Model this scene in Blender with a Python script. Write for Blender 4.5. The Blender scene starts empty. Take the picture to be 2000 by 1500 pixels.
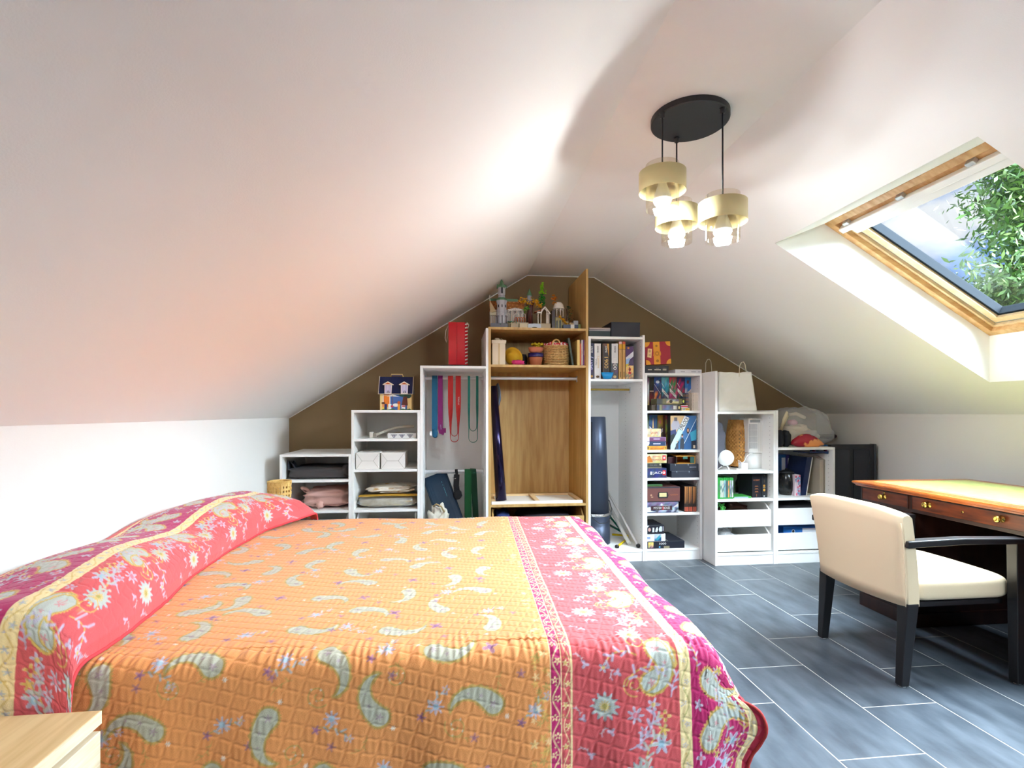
import bpy, bmesh, math, random
import numpy as np
from mathutils import Vector, Matrix, noise

# ------------------------------------------------------------------ camera, world, light, exposure
SC = bpy.context.scene
COL = SC.collection
F, HV, H = 1020.0, 806.0, 1.12
TH = math.radians(6.43)
CT, ST = math.cos(TH), math.sin(TH)
cam = bpy.data.cameras.new('camera'); camo = bpy.data.objects.new('camera', cam); COL.objects.link(camo)
camo.location = (0, 0, H); camo.rotation_euler = (math.pi/2, 0, -TH)
cam.sensor_width = 36; cam.lens = F/2000*36; cam.shift_y = (HV-750)/2000; cam.clip_start = .02; cam.clip_end = 2000
SC.camera = camo
SC.view_settings.view_transform = 'Standard'; SC.view_settings.look = 'None'
SC.view_settings.gamma = 1; SC.view_settings.use_curve_mapping = False
SC.view_settings.exposure = 1.8
SC.cycles.max_bounces = 10; SC.cycles.diffuse_bounces = 7; SC.cycles.glossy_bounces = 4
SC.cycles.transparent_max_bounces = 12; SC.cycles.sample_clamp_indirect = 8
SC.cycles.caustics_reflective = False; SC.cycles.caustics_refractive = False

SKY_STRENGTH = 0.29
W = bpy.data.worlds.new('sky'); SC.world = W; W.use_nodes = True
nt = W.node_tree; nt.nodes.clear()
def wn(t, **k):
    n = nt.nodes.new(t)
    for a, b in k.items(): setattr(n, a, b)
    return n
tc = wn('ShaderNodeTexCoord'); nz = wn('ShaderNodeTexNoise'); nz.inputs['Scale'].default_value = 6.5
nz.inputs['Detail'].default_value = 6; nz.inputs['Roughness'].default_value = .52
mp = wn('ShaderNodeMapping'); mp.inputs['Scale'].default_value = (1, 1, 2.2); mp.inputs['Location'].default_value = (3.1, 2.2, 5.5)
cr = wn('ShaderNodeValToRGB')
cr.color_ramp.elements[0].position = .42; cr.color_ramp.elements[0].color = (.26, .45, .86, 1)
cr.color_ramp.elements[1].position = .58; cr.color_ramp.elements[1].color = (.93, .96, 1, 1)
bg = wn('ShaderNodeBackground'); bg.inputs['Strength'].default_value = SKY_STRENGTH
wo = wn('ShaderNodeOutputWorld')
nt.links.new(tc.outputs['Generated'], mp.inputs['Vector']); nt.links.new(mp.outputs[0], nz.inputs['Vector'])
nt.links.new(nz.outputs['Fac'], cr.inputs['Fac']); nt.links.new(cr.outputs[0], bg.inputs['Color']); nt.links.new(bg.outputs[0], wo.inputs['Surface'])

# hazy sun high on the skylight side of the roof (very soft, no crisp patch)
sun = bpy.data.lights.new('sun', 'SUN'); suno = bpy.data.objects.new('sun', sun); COL.objects.link(suno)
sun.energy = 40.0; sun.angle = math.radians(90); sun.color = (.72, .87, 1.0)
suno.rotation_euler = (math.radians(0), math.radians(37), math.radians(-28))
suno.location = (8, 0, 9)

BULB = 285.0          # emission strength of the pendant bulbs

# ------------------------------------------------------------------ helpers
def wx(u, Y):
    a = (u-1000)/F
    return Y*(a*CT+ST)/(CT-a*ST)
def wz(u, v, Y):
    return H+(HV-v)*(wx(u, Y)*ST+Y*CT)/F
def lin(c):
    return tuple(((x/255)/12.92 if x/255 <= .04045 else ((x/255+.055)/1.055)**2.4) for x in c[:3])+(1.0,)
def sstep(x, a=0., b=1.):
    x = np.clip((x-a)/(b-a), 0, 1); return x*x*(3-2*x)

MATS = {}
def mat(name, rgb=(200,200,200), rough=.5, metal=0., rgb2=None, nscale=8., stretch=(1,1,1), lo=.35, hi=.65, bump=0., bscale=60., bstretch=None,
        vcol=False, emit=None, estr=0., rnd=False, spec=.5, detail=4., sheen=0., trans=0., alpha=1.):
    if name in MATS: return MATS[name]
    m = bpy.data.materials.new(name); m.use_nodes = True; t = m.node_tree; N = t.nodes; L = t.links
    b = N['Principled BSDF']
    b.inputs['Base Color'].default_value = lin(rgb); b.inputs['Roughness'].default_value = rough; b.inputs['Metallic'].default_value = metal
    b.inputs['Specular IOR Level'].default_value = spec
    if sheen: b.inputs['Sheen Weight'].default_value = sheen
    if trans: b.inputs['Transmission Weight'].default_value = trans
    if alpha < 1: b.inputs['Alpha'].default_value = alpha
    tcn = N.new('ShaderNodeTexCoord'); src = tcn.outputs['Object']
    if rnd:
        oi = N.new('ShaderNodeObjectInfo'); ad = N.new('ShaderNodeVectorMath'); ad.operation = 'ADD'
        mu = N.new('ShaderNodeMath'); mu.operation = 'MULTIPLY'; mu.inputs[1].default_value = 37.0
        L.new(oi.outputs['Random'], mu.inputs[0]); L.new(mu.outputs[0], ad.inputs[1]); L.new(src, ad.inputs[0]); src = ad.outputs[0]
    if vcol:
        at = N.new('ShaderNodeAttribute'); at.attribute_name = 'Col'; L.new(at.outputs['Color'], b.inputs['Base Color'])
    if rgb2 is not None:
        ma = N.new('ShaderNodeMapping'); ma.inputs['Scale'].default_value = stretch; L.new(src, ma.inputs['Vector'])
        no = N.new('ShaderNodeTexNoise'); no.inputs['Scale'].default_value = nscale; no.inputs['Detail'].default_value = detail; L.new(ma.outputs[0], no.inputs['Vector'])
        rp = N.new('ShaderNodeValToRGB'); rp.color_ramp.elements[0].position = lo; rp.color_ramp.elements[1].position = hi
        rp.color_ramp.elements[0].color = lin(rgb); rp.color_ramp.elements[1].color = lin(rgb2)
        L.new(no.outputs['Fac'], rp.inputs['Fac']); L.new(rp.outputs[0], b.inputs['Base Color'])
    if bump:
        mb_ = N.new('ShaderNodeMapping'); mb_.inputs['Scale'].default_value = bstretch or (1,1,1); L.new(src, mb_.inputs['Vector'])
        n2 = N.new('ShaderNodeTexNoise'); n2.inputs['Scale'].default_value = bscale; n2.inputs['Detail'].default_value = 3; L.new(mb_.outputs[0], n2.inputs['Vector'])
        bp = N.new('ShaderNodeBump'); bp.inputs['Strength'].default_value = bump; bp.inputs['Distance'].default_value = .01
        L.new(n2.outputs['Fac'], bp.inputs['Height']); L.new(bp.outputs[0], b.inputs['Normal'])
    if emit is not None:
        b.inputs['Emission Color'].default_value = lin(emit); b.inputs['Emission Strength'].default_value = estr
    MATS[name] = m
    return m

def glassmat(name, tint=(1,1,1), refl=.05, rough=.02, gain=.14):
    m = bpy.data.materials.new(name); m.use_nodes = True; t = m.node_tree; t.nodes.clear()
    o = t.nodes.new('ShaderNodeOutputMaterial'); mx = t.nodes.new('ShaderNodeMixShader'); a = t.nodes.new('ShaderNodeBsdfTransparent'); g = t.nodes.new('ShaderNodeBsdfGlossy')
    a.inputs['Color'].default_value = (*tint, 1); g.inputs['Roughness'].default_value = rough
    lw = t.nodes.new('ShaderNodeLayerWeight'); lw.inputs['Blend'].default_value = .25
    mr = t.nodes.new('ShaderNodeMapRange'); mr.inputs['To Min'].default_value = refl; mr.inputs['To Max'].default_value = min(1, refl+gain)
    t.links.new(lw.outputs['Fresnel'], mr.inputs['Value']); t.links.new(mr.outputs[0], mx.inputs[0])
    t.links.new(a.outputs[0], mx.inputs[1]); t.links.new(g.outputs[0], mx.inputs[2]); t.links.new(mx.outputs[0], o.inputs['Surface'])
    MATS[name] = m; return m

ROOTM = {}
def tag(o, label=None, cat=None, group=None, kind=None):
    if label: o['label'] = label
    if cat: o['category'] = cat
    if group: o['group'] = group
    if kind: o['kind'] = kind
    return o
def thing(name, label, cat, loc=(0,0,0), rotz=0., group=None, kind=None):
    o = bpy.data.objects.new(name, None); COL.objects.link(o); o.empty_display_size = .05
    o.location = loc; o.rotation_euler = (0, 0, rotz)
    ROOTM[o.name] = Matrix.Translation(loc) @ Matrix.Rotation(rotz, 4, 'Z')
    return tag(o, label, cat, group, kind)
def root_matrix(p):
    while p.parent is not None: p = p.parent
    return ROOTM[p.name]

class MB:
    def __init__(s): s.v = []; s.f = []; s.c = []; s.sm = []
    def add(s, vs, fs, c=None, sm=False):
        o = len(s.v); s.v.extend([tuple(p) for p in vs])
        for f in fs:
            s.f.append([i+o for i in f]); s.c.append(c); s.sm.append(sm)
        return s
    def box(s, x0, x1, y0, y1, z0, z1, c=None):
        v = [(x0,y0,z0),(x1,y0,z0),(x1,y1,z0),(x0,y1,z0),(x0,y0,z1),(x1,y0,z1),(x1,y1,z1),(x0,y1,z1)]
        return s.add(v, [(0,3,2,1),(4,5,6,7),(0,1,5,4),(1,2,6,5),(2,3,7,6),(3,0,4,7)], c)
    def prism(s, poly, ax, a0, a1, c=None):
        n = len(poly)
        def p3(p, a): return (a,p[0],p[1]) if ax == 'X' else ((p[0],a,p[1]) if ax == 'Y' else (p[0],p[1],a))
        v = [p3(p,a0) for p in poly]+[p3(p,a1) for p in poly]
        return s.add(v, [tuple(range(n)), tuple(range(2*n-1,n-1,-1))]+[(i,i+n,(i+1)%n+n,(i+1)%n) for i in range(n)], c)
    def tube(s, pts, r, n=8, c=None, closed=False, sm=True):
        pts = [Vector(p) for p in pts]; m = len(pts); rr = r if isinstance(r, (list,tuple)) else [r]*m
        vs = []; up = None
        for i, p in enumerate(pts):
            d = (pts[(i+1)%m]-pts[i-1]) if closed else (pts[min(i+1,m-1)]-pts[max(i-1,0)])
            d = d.normalized() if d.length > 1e-9 else Vector((0,0,1))
            if up is None: up = d.orthogonal().normalized()
            up = (up-d*up.dot(d)); up = up.normalized() if up.length > 1e-6 else d.orthogonal().normalized()
            w = d.cross(up)
            for k in range(n):
                a = 2*math.pi*k/n; vs.append(p+(up*math.cos(a)+w*math.sin(a))*rr[i])
        fs = []
        for i in range(m if closed else m-1):
            j = (i+1)%m
            for k in range(n): fs.append((i*n+k, i*n+(k+1)%n, j*n+(k+1)%n, j*n+k))
        s.add(vs, fs, c, sm)
        if not closed:
            o = len(s.v)-len(vs)
            s.f.append([o+k for k in range(n-1,-1,-1)]); s.c.append(c); s.sm.append(False)
            s.f.append([o+(m-1)*n+k for k in range(n)]); s.c.append(c); s.sm.append(False)
        return s
    def lathe(s, prof, cx, cy, n=24, c=None, sm=True, sx=1., sy=1., rot=0., cap=True):
        vs = []; m = len(prof)
        for (r, z) in prof:
            for k in range(n):
                a = 2*math.pi*k/n+rot; vs.append((cx+r*sx*math.cos(a), cy+r*sy*math.sin(a), z))
        fs = [(i*n+k, i*n+(k+1)%n, (i+1)*n+(k+1)%n, (i+1)*n+k) for i in range(m-1) for k in range(n)]
        s.add(vs, fs, c, sm); o = len(s.v)-len(vs)
        if cap:
            if prof[0][0] > 1e-5: s.f.append([o+k for k in range(n-1,-1,-1)]); s.c.append(c); s.sm.append(False)
            if prof[-1][0] > 1e-5: s.f.append([o+(m-1)*n+k for k in range(n)]); s.c.append(c); s.sm.append(False)
        return s
    def grid(s, fn, nu, nv, c=None, sm=True, wrapu=False):
        vs = [fn(i/(nu if wrapu else nu-1), j/(nv-1)) for j in range(nv) for i in range(nu)]
        fs = []
        for j in range(nv-1):
            for i in range(nu if wrapu else nu-1):
                i2 = (i+1)%nu
                fs.append((j*nu+i, j*nu+i2, (j+1)*nu+i2, (j+1)*nu+i))
        return s.add(vs, fs, c, sm)
    def lump(s, x0, x1, y0, y1, z0, z1, e=.45, ez=.6, amp=.12, seed=0, nu=28, nv=16, c=None, freq=2.2):
        cx, cy, cz = (x0+x1)/2, (y0+y1)/2, (z0+z1)/2; rx, ry, rz = (x1-x0)/2, (y1-y0)/2, (z1-z0)/2
        sp = lambda a, p: math.copysign(abs(a)**p, a)
        def fn(u, v):
            th = 2*math.pi*u; ph = (v-.5)*math.pi
            x, y, z = sp(math.cos(ph),ez)*sp(math.cos(th),e), sp(math.cos(ph),ez)*sp(math.sin(th),e), sp(math.sin(ph),ez)
            k = 1+amp*noise.noise(Vector((x*freq+seed*7.3, y*freq, z*freq*1.6)))-amp*.5
            zz = cz+rz*z*k
            return (cx+rx*x*k, cy+ry*y*k, max(z0, zz) if ph < 0 else zz)
        return s.grid(fn, nu, nv, c, True, True)
    def ribbon(s, pts, wv, w, th, c=None):
        pts = [Vector(p) for p in pts]; m = len(pts); vs = []
        for i, p in enumerate(pts):
            d = (pts[min(i+1,m-1)]-pts[max(i-1,0)]).normalized()
            wvec = Vector(wv[i] if isinstance(wv, list) else wv); wvec = (wvec-d*wvec.dot(d)).normalized(); n_ = d.cross(wvec)
            for a, b in ((-1,-1),(1,-1),(1,1),(-1,1)): vs.append(p+wvec*(w/2*a)+n_*(th/2*b))
        fs = [(i*4+k, i*4+(k+1)%4, (i+1)*4+(k+1)%4, (i+1)*4+k) for i in range(m-1) for k in range(4)]
        fs += [(3,2,1,0), (m*4-4,m*4-3,m*4-2,m*4-1)]
        return s.add(vs, fs, c, False)
    def xf(s, M):
        s.v = [tuple(M @ Vector(p)) for p in s.v]; return s
    def rot(s, ang, axis, pivot):
        return s.xf(Matrix.Translation(pivot) @ Matrix.Rotation(ang, 4, axis) @ Matrix.Translation(-Vector(pivot)))
    def build(s, name, m, parent=None, bevel=0., seg=2, label=None, kind=None, recalc=True):
        me = bpy.data.meshes.new(name)
        V = [Vector(p) for p in s.v]
        if parent is not None:
            inv = root_matrix(parent).inverted(); V = [inv @ p for p in V]; loc = None
        else:
            xs, ys, zs = [p.x for p in V], [p.y for p in V], [p.z for p in V]
            loc = Vector(((min(xs)+max(xs))/2, (min(ys)+max(ys))/2, min(zs))); V = [p-loc for p in V]
        me.from_pydata([tuple(p) for p in V], [], s.f)
        if recalc:
            b = bmesh.new(); b.from_mesh(me); bmesh.ops.recalc_face_normals(b, faces=b.faces); b.to_mesh(me); b.free()
        me.polygons.foreach_set('use_smooth', s.sm)
        if any(c is not None for c in s.c):
            a = me.color_attributes.new('Col', 'FLOAT_COLOR', 'CORNER'); buf = []
            for f, c in zip(s.f, s.c):
                if c is None: c = (200,200,200)
                if isinstance(c[0], (list,tuple)): buf.extend([x for q in c for x in lin(q)])
                else: buf.extend(lin(c)*len(f))
            # corner order may be reversed on flipped faces: only matters for per-corner colours (prints skip recalc)
            a.data.foreach_set('color', buf)
        me.materials.append(MATS[m] if isinstance(m, str) else m)
        o = bpy.data.objects.new(name, me); COL.objects.link(o)
        if parent is not None: o.parent = parent
        else: o.location = loc; ROOTM[o.name] = Matrix.Translation(loc)
        if bevel:
            bm_ = o.modifiers.new('bevel', 'BEVEL'); bm_.width = bevel; bm_.segments = seg; bm_.limit_method = 'ANGLE'; bm_.angle_limit = math.radians(40)
        if label: o['label'] = label
        if kind: o['kind'] = kind
        return o

def quad(mb, P, Y, c):        # flat polygon facing -Y at depth Y
    mb.add([(x, Y, z) for x, z in P], [tuple(range(len(P)))], c)
class Face:
    """print on a rectangle in the plane Y (facing the room): unit coordinates a right, b up"""
    def __init__(s, x0, x1, z0, z1, Y): s.x0, s.x1, s.z0, s.z1, s.Y, s.k, s.mb = x0, x1, z0, z1, Y, 1, MB()
    def p(s, a, b): return (s.x0+(s.x1-s.x0)*a, s.z0+(s.z1-s.z0)*b)
    def poly(s, c, pts):
        quad(s.mb, [s.p(a, b) for a, b in pts], s.Y-.00018*s.k, c); s.k += 1; return s
    def rect(s, c, a0, a1, b0, b1): return s.poly(c, [(a0,b0),(a1,b0),(a1,b1),(a0,b1)])
    def disc(s, c, a, b, ra, rb, n=14): return s.poly(c, [(a+ra*math.cos(2*math.pi*i/n), b+rb*math.sin(2*math.pi*i/n)) for i in range(n)])
    def art(s, pal, seed, a0=0., a1=1., b0=0., b1=1., nx=6, nz=8):
        rr = random.Random(seed); g = [[pal[min(len(pal)-1, max(0, int((j/nz)*len(pal)+rr.uniform(-.8,.8))))] for i in range(nx+1)] for j in range(nz+1)]
        g = [[tuple(max(0, min(255, q+rr.randint(-18,18))) for q in c) for c in row] for row in g]
        y = s.Y-.00018*s.k; s.k += 1
        for j in range(nz):
            for i in range(nx):
                P = [s.p(a0+(a1-a0)*ii/nx, b0+(b1-b0)*jj/nz) for ii, jj in ((i,j),(i+1,j),(i+1,j+1),(i,j+1))]
                quad(s.mb, P, y, [g[j][i], g[j][i+1], g[j+1][i+1], g[j+1][i]])
        return s
    def done(s, parent, name='cover_print', m='print', M=None):
        if M is not None: s.mb.xf(M)
        return s.mb.build(name, m, parent, recalc=False)

def text(parent, body, loc, size, m, rot=0., width=None, name='lettering', M=None, align='CENTER', shear=0., face='-Y'):
    cu = bpy.data.curves.new(name, 'FONT'); cu.body = body; cu.size = size; cu.align_x = align; cu.align_y = 'CENTER'; cu.extrude = .0002; cu.shear = shear; cu.resolution_u = 3
    t = bpy.data.objects.new(name, cu); COL.objects.link(t)
    bpy.context.view_layer.update()
    me = bpy.data.meshes.new_from_object(t.evaluated_get(bpy.context.evaluated_depsgraph_get()))
    bpy.data.objects.remove(t); bpy.data.curves.remove(cu)
    sc = 1.
    if width and len(me.vertices):
        xs = [v.co.x for v in me.vertices]; sc = width/max(1e-6, max(xs)-min(xs))
    T = Matrix.Translation(loc) @ (Matrix.Rotation(math.pi/2, 4, 'X') if face == '-Y' else Matrix.Identity(4)) @ Matrix.Rotation(rot, 4, 'Z') @ Matrix.Diagonal((sc,1,1,1))
    if M is not None: T = M @ T
    me.transform(root_matrix(parent).inverted() @ T)
    me.materials.append(MATS[m] if isinstance(m, str) else m); me.name = name
    o = bpy.data.objects.new(name, me); COL.objects.link(o); o.parent = parent
    return o

# ------------------------------------------------------------------ materials
mat('white_wall', (237,234,229), .85, bump=.05, bscale=220)
mat('white_ceiling', (247,246,244), .88, bump=.04, bscale=240)
mat('taupe_wall', (150,126,92), .85, bump=.06, bscale=200)
mat('slate', (56,63,71), .34, rgb2=(98,106,114), nscale=9, stretch=(1.6,.5,1), lo=.3, hi=.75, rnd=True, bump=.05, bscale=40, detail=7)
mat('grout', (196,194,186), .8)
mat('white_board', (243,242,239), .42)
mat('oak_board', (208,172,108), .5, rgb2=(188,148,86), nscale=5, stretch=(6,6,.6), bump=.02)
mat('oak_side', (205,170,108), .5, rgb2=(182,142,82), nscale=5, stretch=(6,6,.6))
mat('pale_oak', (222,190,140), .5, rgb2=(206,170,118), nscale=4, stretch=(14,1,1), detail=6)
mat('pale_oak_edge', (236,222,192), .55, rgb2=(222,204,168), nscale=6, stretch=(12,2,30))
mat('pine', (222,184,130), .45, rgb2=(200,152,96), nscale=4, stretch=(2,10,10))
mat('pine_pale', (232,206,164), .45, rgb2=(220,188,140), nscale=4, stretch=(2,10,10))
mat('alu', (214,218,222), .35, metal=.6)
mat('grey_seal', (150,165,175), .5)
mat('dark_seal', (24,30,36), .8, spec=.15)
mat('chrome', (220,220,222), .18, metal=1.)
mat('brass', (214,180,92), .25, metal=1.)
mat('gold_band', (236,222,168), .42, metal=.45)
mat('black_metal', (34,36,40), .5)
mat('black_plastic', (24,25,28), .4)
mat('black_cloth', (22,22,28), .9, bump=.2)
mat('white_plastic', (238,238,236), .35)
mat('white_paper', (236,234,228), .7, bump=.25, bscale=25)
mat('bulb_glow', (255,246,230), .3, emit=(226,240,255), estr=BULB)
mat('opal', (240,240,236), .35)
mat('print', vcol=True, rough=.42)
mat('matte_color', vcol=True, rough=.8)
mat('gloss_color', vcol=True, rough=.25)
mat('quilt', vcol=True, rough=.75, bump=.12, bscale=500, sheen=.2)
mat('chair_cloth', (232,208,172), .8, bump=.12, bscale=700)
mat('chair_wood', (24,22,24), .4)
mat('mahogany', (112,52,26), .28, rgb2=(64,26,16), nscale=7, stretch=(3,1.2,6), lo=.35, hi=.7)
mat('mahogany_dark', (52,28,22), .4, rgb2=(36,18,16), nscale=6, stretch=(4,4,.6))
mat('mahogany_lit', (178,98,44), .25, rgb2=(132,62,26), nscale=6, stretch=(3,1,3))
mat('green_leather', (158,160,92), .45, rgb2=(136,140,76), nscale=30, bump=.1, bscale=300)
mat('bed_wood', (150,110,66), .5, rgb2=(128,90,50), nscale=4, stretch=(1,8,8))
mat('mattress_cloth', (226,222,214), .9)
for n_, c_ in (('ink_white',(240,238,232)),('ink_black',(24,22,24)),('ink_gold',(228,190,110)),('ink_grey',(120,118,120)),('ink_red',(196,40,44)),('ink_lilac',(200,196,236)),('ink_copper',(176,104,60)),('ink_teal',(80,170,180))):
    mat(n_, c_, .5)
glassmat('pane_glass', (.97,.98,.98), .012, .02, .03)
glassmat('lamp_glass', (.95,.92,.87), .05)
glassmat('clear_plastic', (.96,.96,.97), .06, .15)
_m = MATS['clear_plastic'].node_tree; _d = _m.nodes.new('ShaderNodeBsdfDiffuse'); _d.inputs['Color'].default_value = (.85,.86,.88,1); _x = _m.nodes.new('ShaderNodeMixShader'); _x.inputs[0].default_value = .26
_o = [n for n in _m.nodes if n.type == 'OUTPUT_MATERIAL'][0]; _src = _o.inputs['Surface'].links[0].from_socket
_m.links.new(_src, _x.inputs[1]); _m.links.new(_d.outputs[0], _x.inputs[2]); _m.links.new(_x.outputs[0], _o.inputs['Surface'])

# ------------------------------------------------------------------ the room
YB, YN = 4.42, -2.6                 # gable wall behind the shelves / gable wall behind the camera
XL, XR = -1.324, 3.293              # knee walls
ZL, ZR = 1.08, 1.11                 # their heights
CL, CR, ZC = .628, 1.213, 2.295     # flat strip of ceiling under the ridge
def roofL(x): return ZL+(x-XL)*(ZC-ZL)/(CL-XL)
def roofR(x): return ZR+(XR-x)*(ZC-ZR)/(XR-CR)
st = lambda mb, name, m: tag(mb.build(name, m), kind='structure')

st(MB().box(XL-.12, XL, YN-.1, YB+.1, -.1, ZL+.12), 'wall_left', 'white_wall')
st(MB().box(XR, XR+.12, YN-.1, YB+.1, -.1, ZR+.12), 'wall_right', 'white_wall')
gab = [(XL,-.1),(XR,-.1),(XR,ZR+.02),(CR,ZC+.02),(CL,ZC+.02),(XL,ZL+.02)]
st(MB().prism(gab, 'Y', YB, YB+.1), 'wall_back', 'taupe_wall')
st(MB().prism(gab, 'Y', YN-.1, YN), 'wall_front', 'white_wall')
st(MB().prism([(XL,ZL),(CL,ZC),(CL,ZC+.25),(XL-.12,ZL+.2)], 'Y', YN-.1, YB+.1), 'ceiling_left', 'white_ceiling')
st(MB().box(CL, CR, YN-.1, YB+.1, ZC, ZC+.25), 'ceiling', 'white_ceiling')
# right slope with two roof-window openings (the second, unseen behind the camera, is added for light)
SA, ST_, SB, SBm = (1.697, roofR(1.697)), (1.982, 2.135), (2.977, roofR(2.977)), (2.977, 1.55)
sl = (ST_[1]-SBm[1])/(ST_[0]-SBm[0])
out = lambda x: ST_[1]+(x-ST_[0])*sl+.09
OPEN = [(1.52, 2.60), (-.75, .33)]
full = [(CR,ZC),(XR,ZR),(XR+.12,ZR+.05),(XR+.12,out(XR+.12)),(CR,out(CR))]
mb = MB()
ys = [YN-.1, OPEN[1][0], OPEN[1][1], OPEN[0][0], OPEN[0][1], YB+.1]
for a, b in ((0,1),(2,3),(4,5)): mb.prism(full, 'Y', ys[a], ys[b])
for y0, y1 in OPEN:
    mb.prism([(CR,ZC), SA, ST_, (ST_[0], out(ST_[0])), (CR, out(CR))], 'Y', y0, y1)
    mb.prism([SB, (XR,ZR), (XR+.12,ZR+.05), (XR+.12,out(XR+.12)), (SBm[0], out(SBm[0])), SBm], 'Y', y0, y1)
st(mb, 'ceiling_right', 'white_ceiling')
# pale cut line where the taupe wall meets the ceiling
mb = MB(); e = .004
for (xa, za), (xb, zb) in (((XL,ZL),(CL,ZC)), ((CL,ZC),(CR,ZC)), ((CR,ZC),(XR,ZR))):
    d = Vector((xb-xa, zb-za)).normalized(); n_ = Vector((d.y, -d.x))*.006
    mb.prism([(xa,za),(xb,zb),(xb+n_.x,zb+n_.y),(xa+n_.x,za+n_.y)], 'Y', YB-e, YB)
st(mb, 'trim_1', 'white_board')

def roof_window(n, y0, y1):
    w = thing('window_%d' % n, None, None, ((ST_[0]+SBm[0])/2, (y0+y1)/2, 1.8), kind='structure')
    T = Vector((ST_[0], 0, ST_[1])); e1 = Vector((SBm[0]-ST_[0], 0, SBm[1]-ST_[1])); L = e1.length; e1.normalize(); e3 = Vector((-e1.z, 0, e1.x))
    def lb(mb, a0, a1, ya, yb, n0, n1):
        v = [T+e1*a+e3*nn+Vector((0,y,0)) for nn in (n0,n1) for (a,y) in ((a0,ya),(a1,ya),(a1,yb),(a0,yb))]
        return mb.add(v, [(0,1,2,3),(4,7,6,5),(0,4,5,1),(1,5,6,2),(2,6,7,3),(3,7,4,0)])
    def ring(name, m, ins, wd, n0, n1, top=None):
        a0, a1, ya, yb = ins, L-ins, y0+ins, y1-ins
        if top is not None: a0 = top
        lb(MB(), a0, a0+wd, ya, yb, n0, n1).build(name, m, w, bevel=.002)
        lb(MB(), a1-wd, a1, ya, yb, n0, n1).build(name, m, w, bevel=.002)
        lb(MB(), a0+wd, a1-wd, ya, ya+wd, n0, n1).build(name, m, w, bevel=.002)
        lb(MB(), a0+wd, a1-wd, yb-wd, yb, n0, n1).build(name, m, w, bevel=.002)
    ring('outer_frame', 'pine', .0, .038, -.002, .09)
    ring('frame_step', 'pine_pale', .038, .016, .022, .09)
    ring('grey_gasket', 'grey_seal', .054, .014, .038, .09, .10)
    ring('sash', 'pine_pale', .068, .038, .030, .09, .112)
    ring('black_gasket', 'dark_seal', .106, .014, .044, .09, .15)
    lb(MB(), .158, L-.115, y0+.115, y1-.115, .066, .070).build('pane', 'pane_glass', w)
    lb(MB(), .038, .115, y0+.038, y1-.038, .020, .09).build('head_board', 'pine', w, bevel=.002)
    lb(MB(), .070, .104, y0+.03, y1-.03, -.012, .018).build('ventilation_bar', 'white_plastic', w, bevel=.004)
    lb(MB(), .112, .152, y0+.068, y1-.068, .006, .032).build('top_sash_cover', 'white_plastic', w, bevel=.004)
    for k in range(3):
        yy = y1-.09-k*.33; lb(MB(), .050, .070, yy-.018, yy+.018, -.004, .02).build('bar_bracket', 'alu', w, bevel=.003)
    for yy, q in ((y0+.005, 1), (y1-.005, -1)):
        c = T+e1*(L-.10)+e3*.030+Vector((0, yy+q*.034, 0)); mb = MB(); mb.lathe([(.0001,0),(.008,0),(.008,.003),(.004,.003),(.004,.0012),(.0001,.0012)], 0, 0, 12)
        mb.xf(Matrix.Translation(c) @ Matrix.Rotation(math.pi/2*q, 4, 'X')); mb.build('pin_hole', 'dark_seal', w)
    return w
roof_window(1, *OPEN[0]); roof_window(2, *OPEN[1])  # window 2 is an unseen addition that lets in more daylight

# floor: slate-look tiles laid in offset columns
TWX, TLY, G = .311, .606, .0042
fl = st(MB().box(XL, XR, YN, YB, -.06, -.0006), 'floor', 'grout')
X0T, Y0T = 1.545, 1.822      # a grout crossing found in the photograph
tm = bpy.data.meshes.new('tile')
mbt = MB(); a, b_ = TWX/2-G/2, TLY/2-G/2; k = .0005
mbt.add([(-a,-b_,-.0012),(a,-b_,-.0012),(a,b_,-.0012),(-a,b_,-.0012),(-a,-b_,-k),(a,-b_,-k),(a,b_,-k),(-a,b_,-k),(-a+k,-b_+k,0),(a-k,-b_+k,0),(a-k,b_-k,0),(-a+k,b_-k,0)],
        [(0,1,5,4),(1,2,6,5),(2,3,7,6),(3,0,4,7),(4,5,9,8),(5,6,10,9),(6,7,11,10),(7,4,8,11),(8,9,10,11)])
tm.from_pydata(mbt.v, [], mbt.f); tm.materials.append(MATS['slate'])
finv = ROOTM[fl.name].inverted()
def tile_at(cx, cy, mesh=tm):
    t = bpy.data.objects.new('tile', mesh); COL.objects.link(t); t.parent = fl; t.location = finv @ Vector((cx, cy, 0))
rest = MB()
def cut(x0, x1, y0, y1):
    rest.box(x0, x1, y0, y1, -.0012, 0)
i0 = int(math.floor((XL-X0T)/TWX)); i1 = int(math.ceil((XR-X0T)/TWX))
for i in range(i0, i1):
    cx0 = X0T+i*TWX; off = Y0T+(i%3)*(TLY*.45) if False else Y0T+i*.268
    j0 = int(math.floor((YN-off)/TLY)); j1 = int(math.ceil((YB-off)/TLY))
    for j in range(j0, j1):
        cy0 = off+j*TLY
        xa, xb, ya, yb = max(cx0+G/2, XL), min(cx0+TWX-G/2, XR), max(cy0+G/2, YN), min(cy0+TLY-G/2, YB)
        if xb-xa < .01 or yb-ya < .01: continue
        whole = (xb-xa > TWX-G-.001) and (yb-ya > TLY-G-.001)
        if whole and cx0 > .1 and -.2 < cy0: tile_at(cx0+TWX/2, cy0+TLY/2)
        else: cut(xa, xb, ya, yb)
ro = rest.build('tile_rest', 'slate', fl); ro['kind'] = 'stuff'
mat('skirting', (200,200,198), .5)

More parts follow.
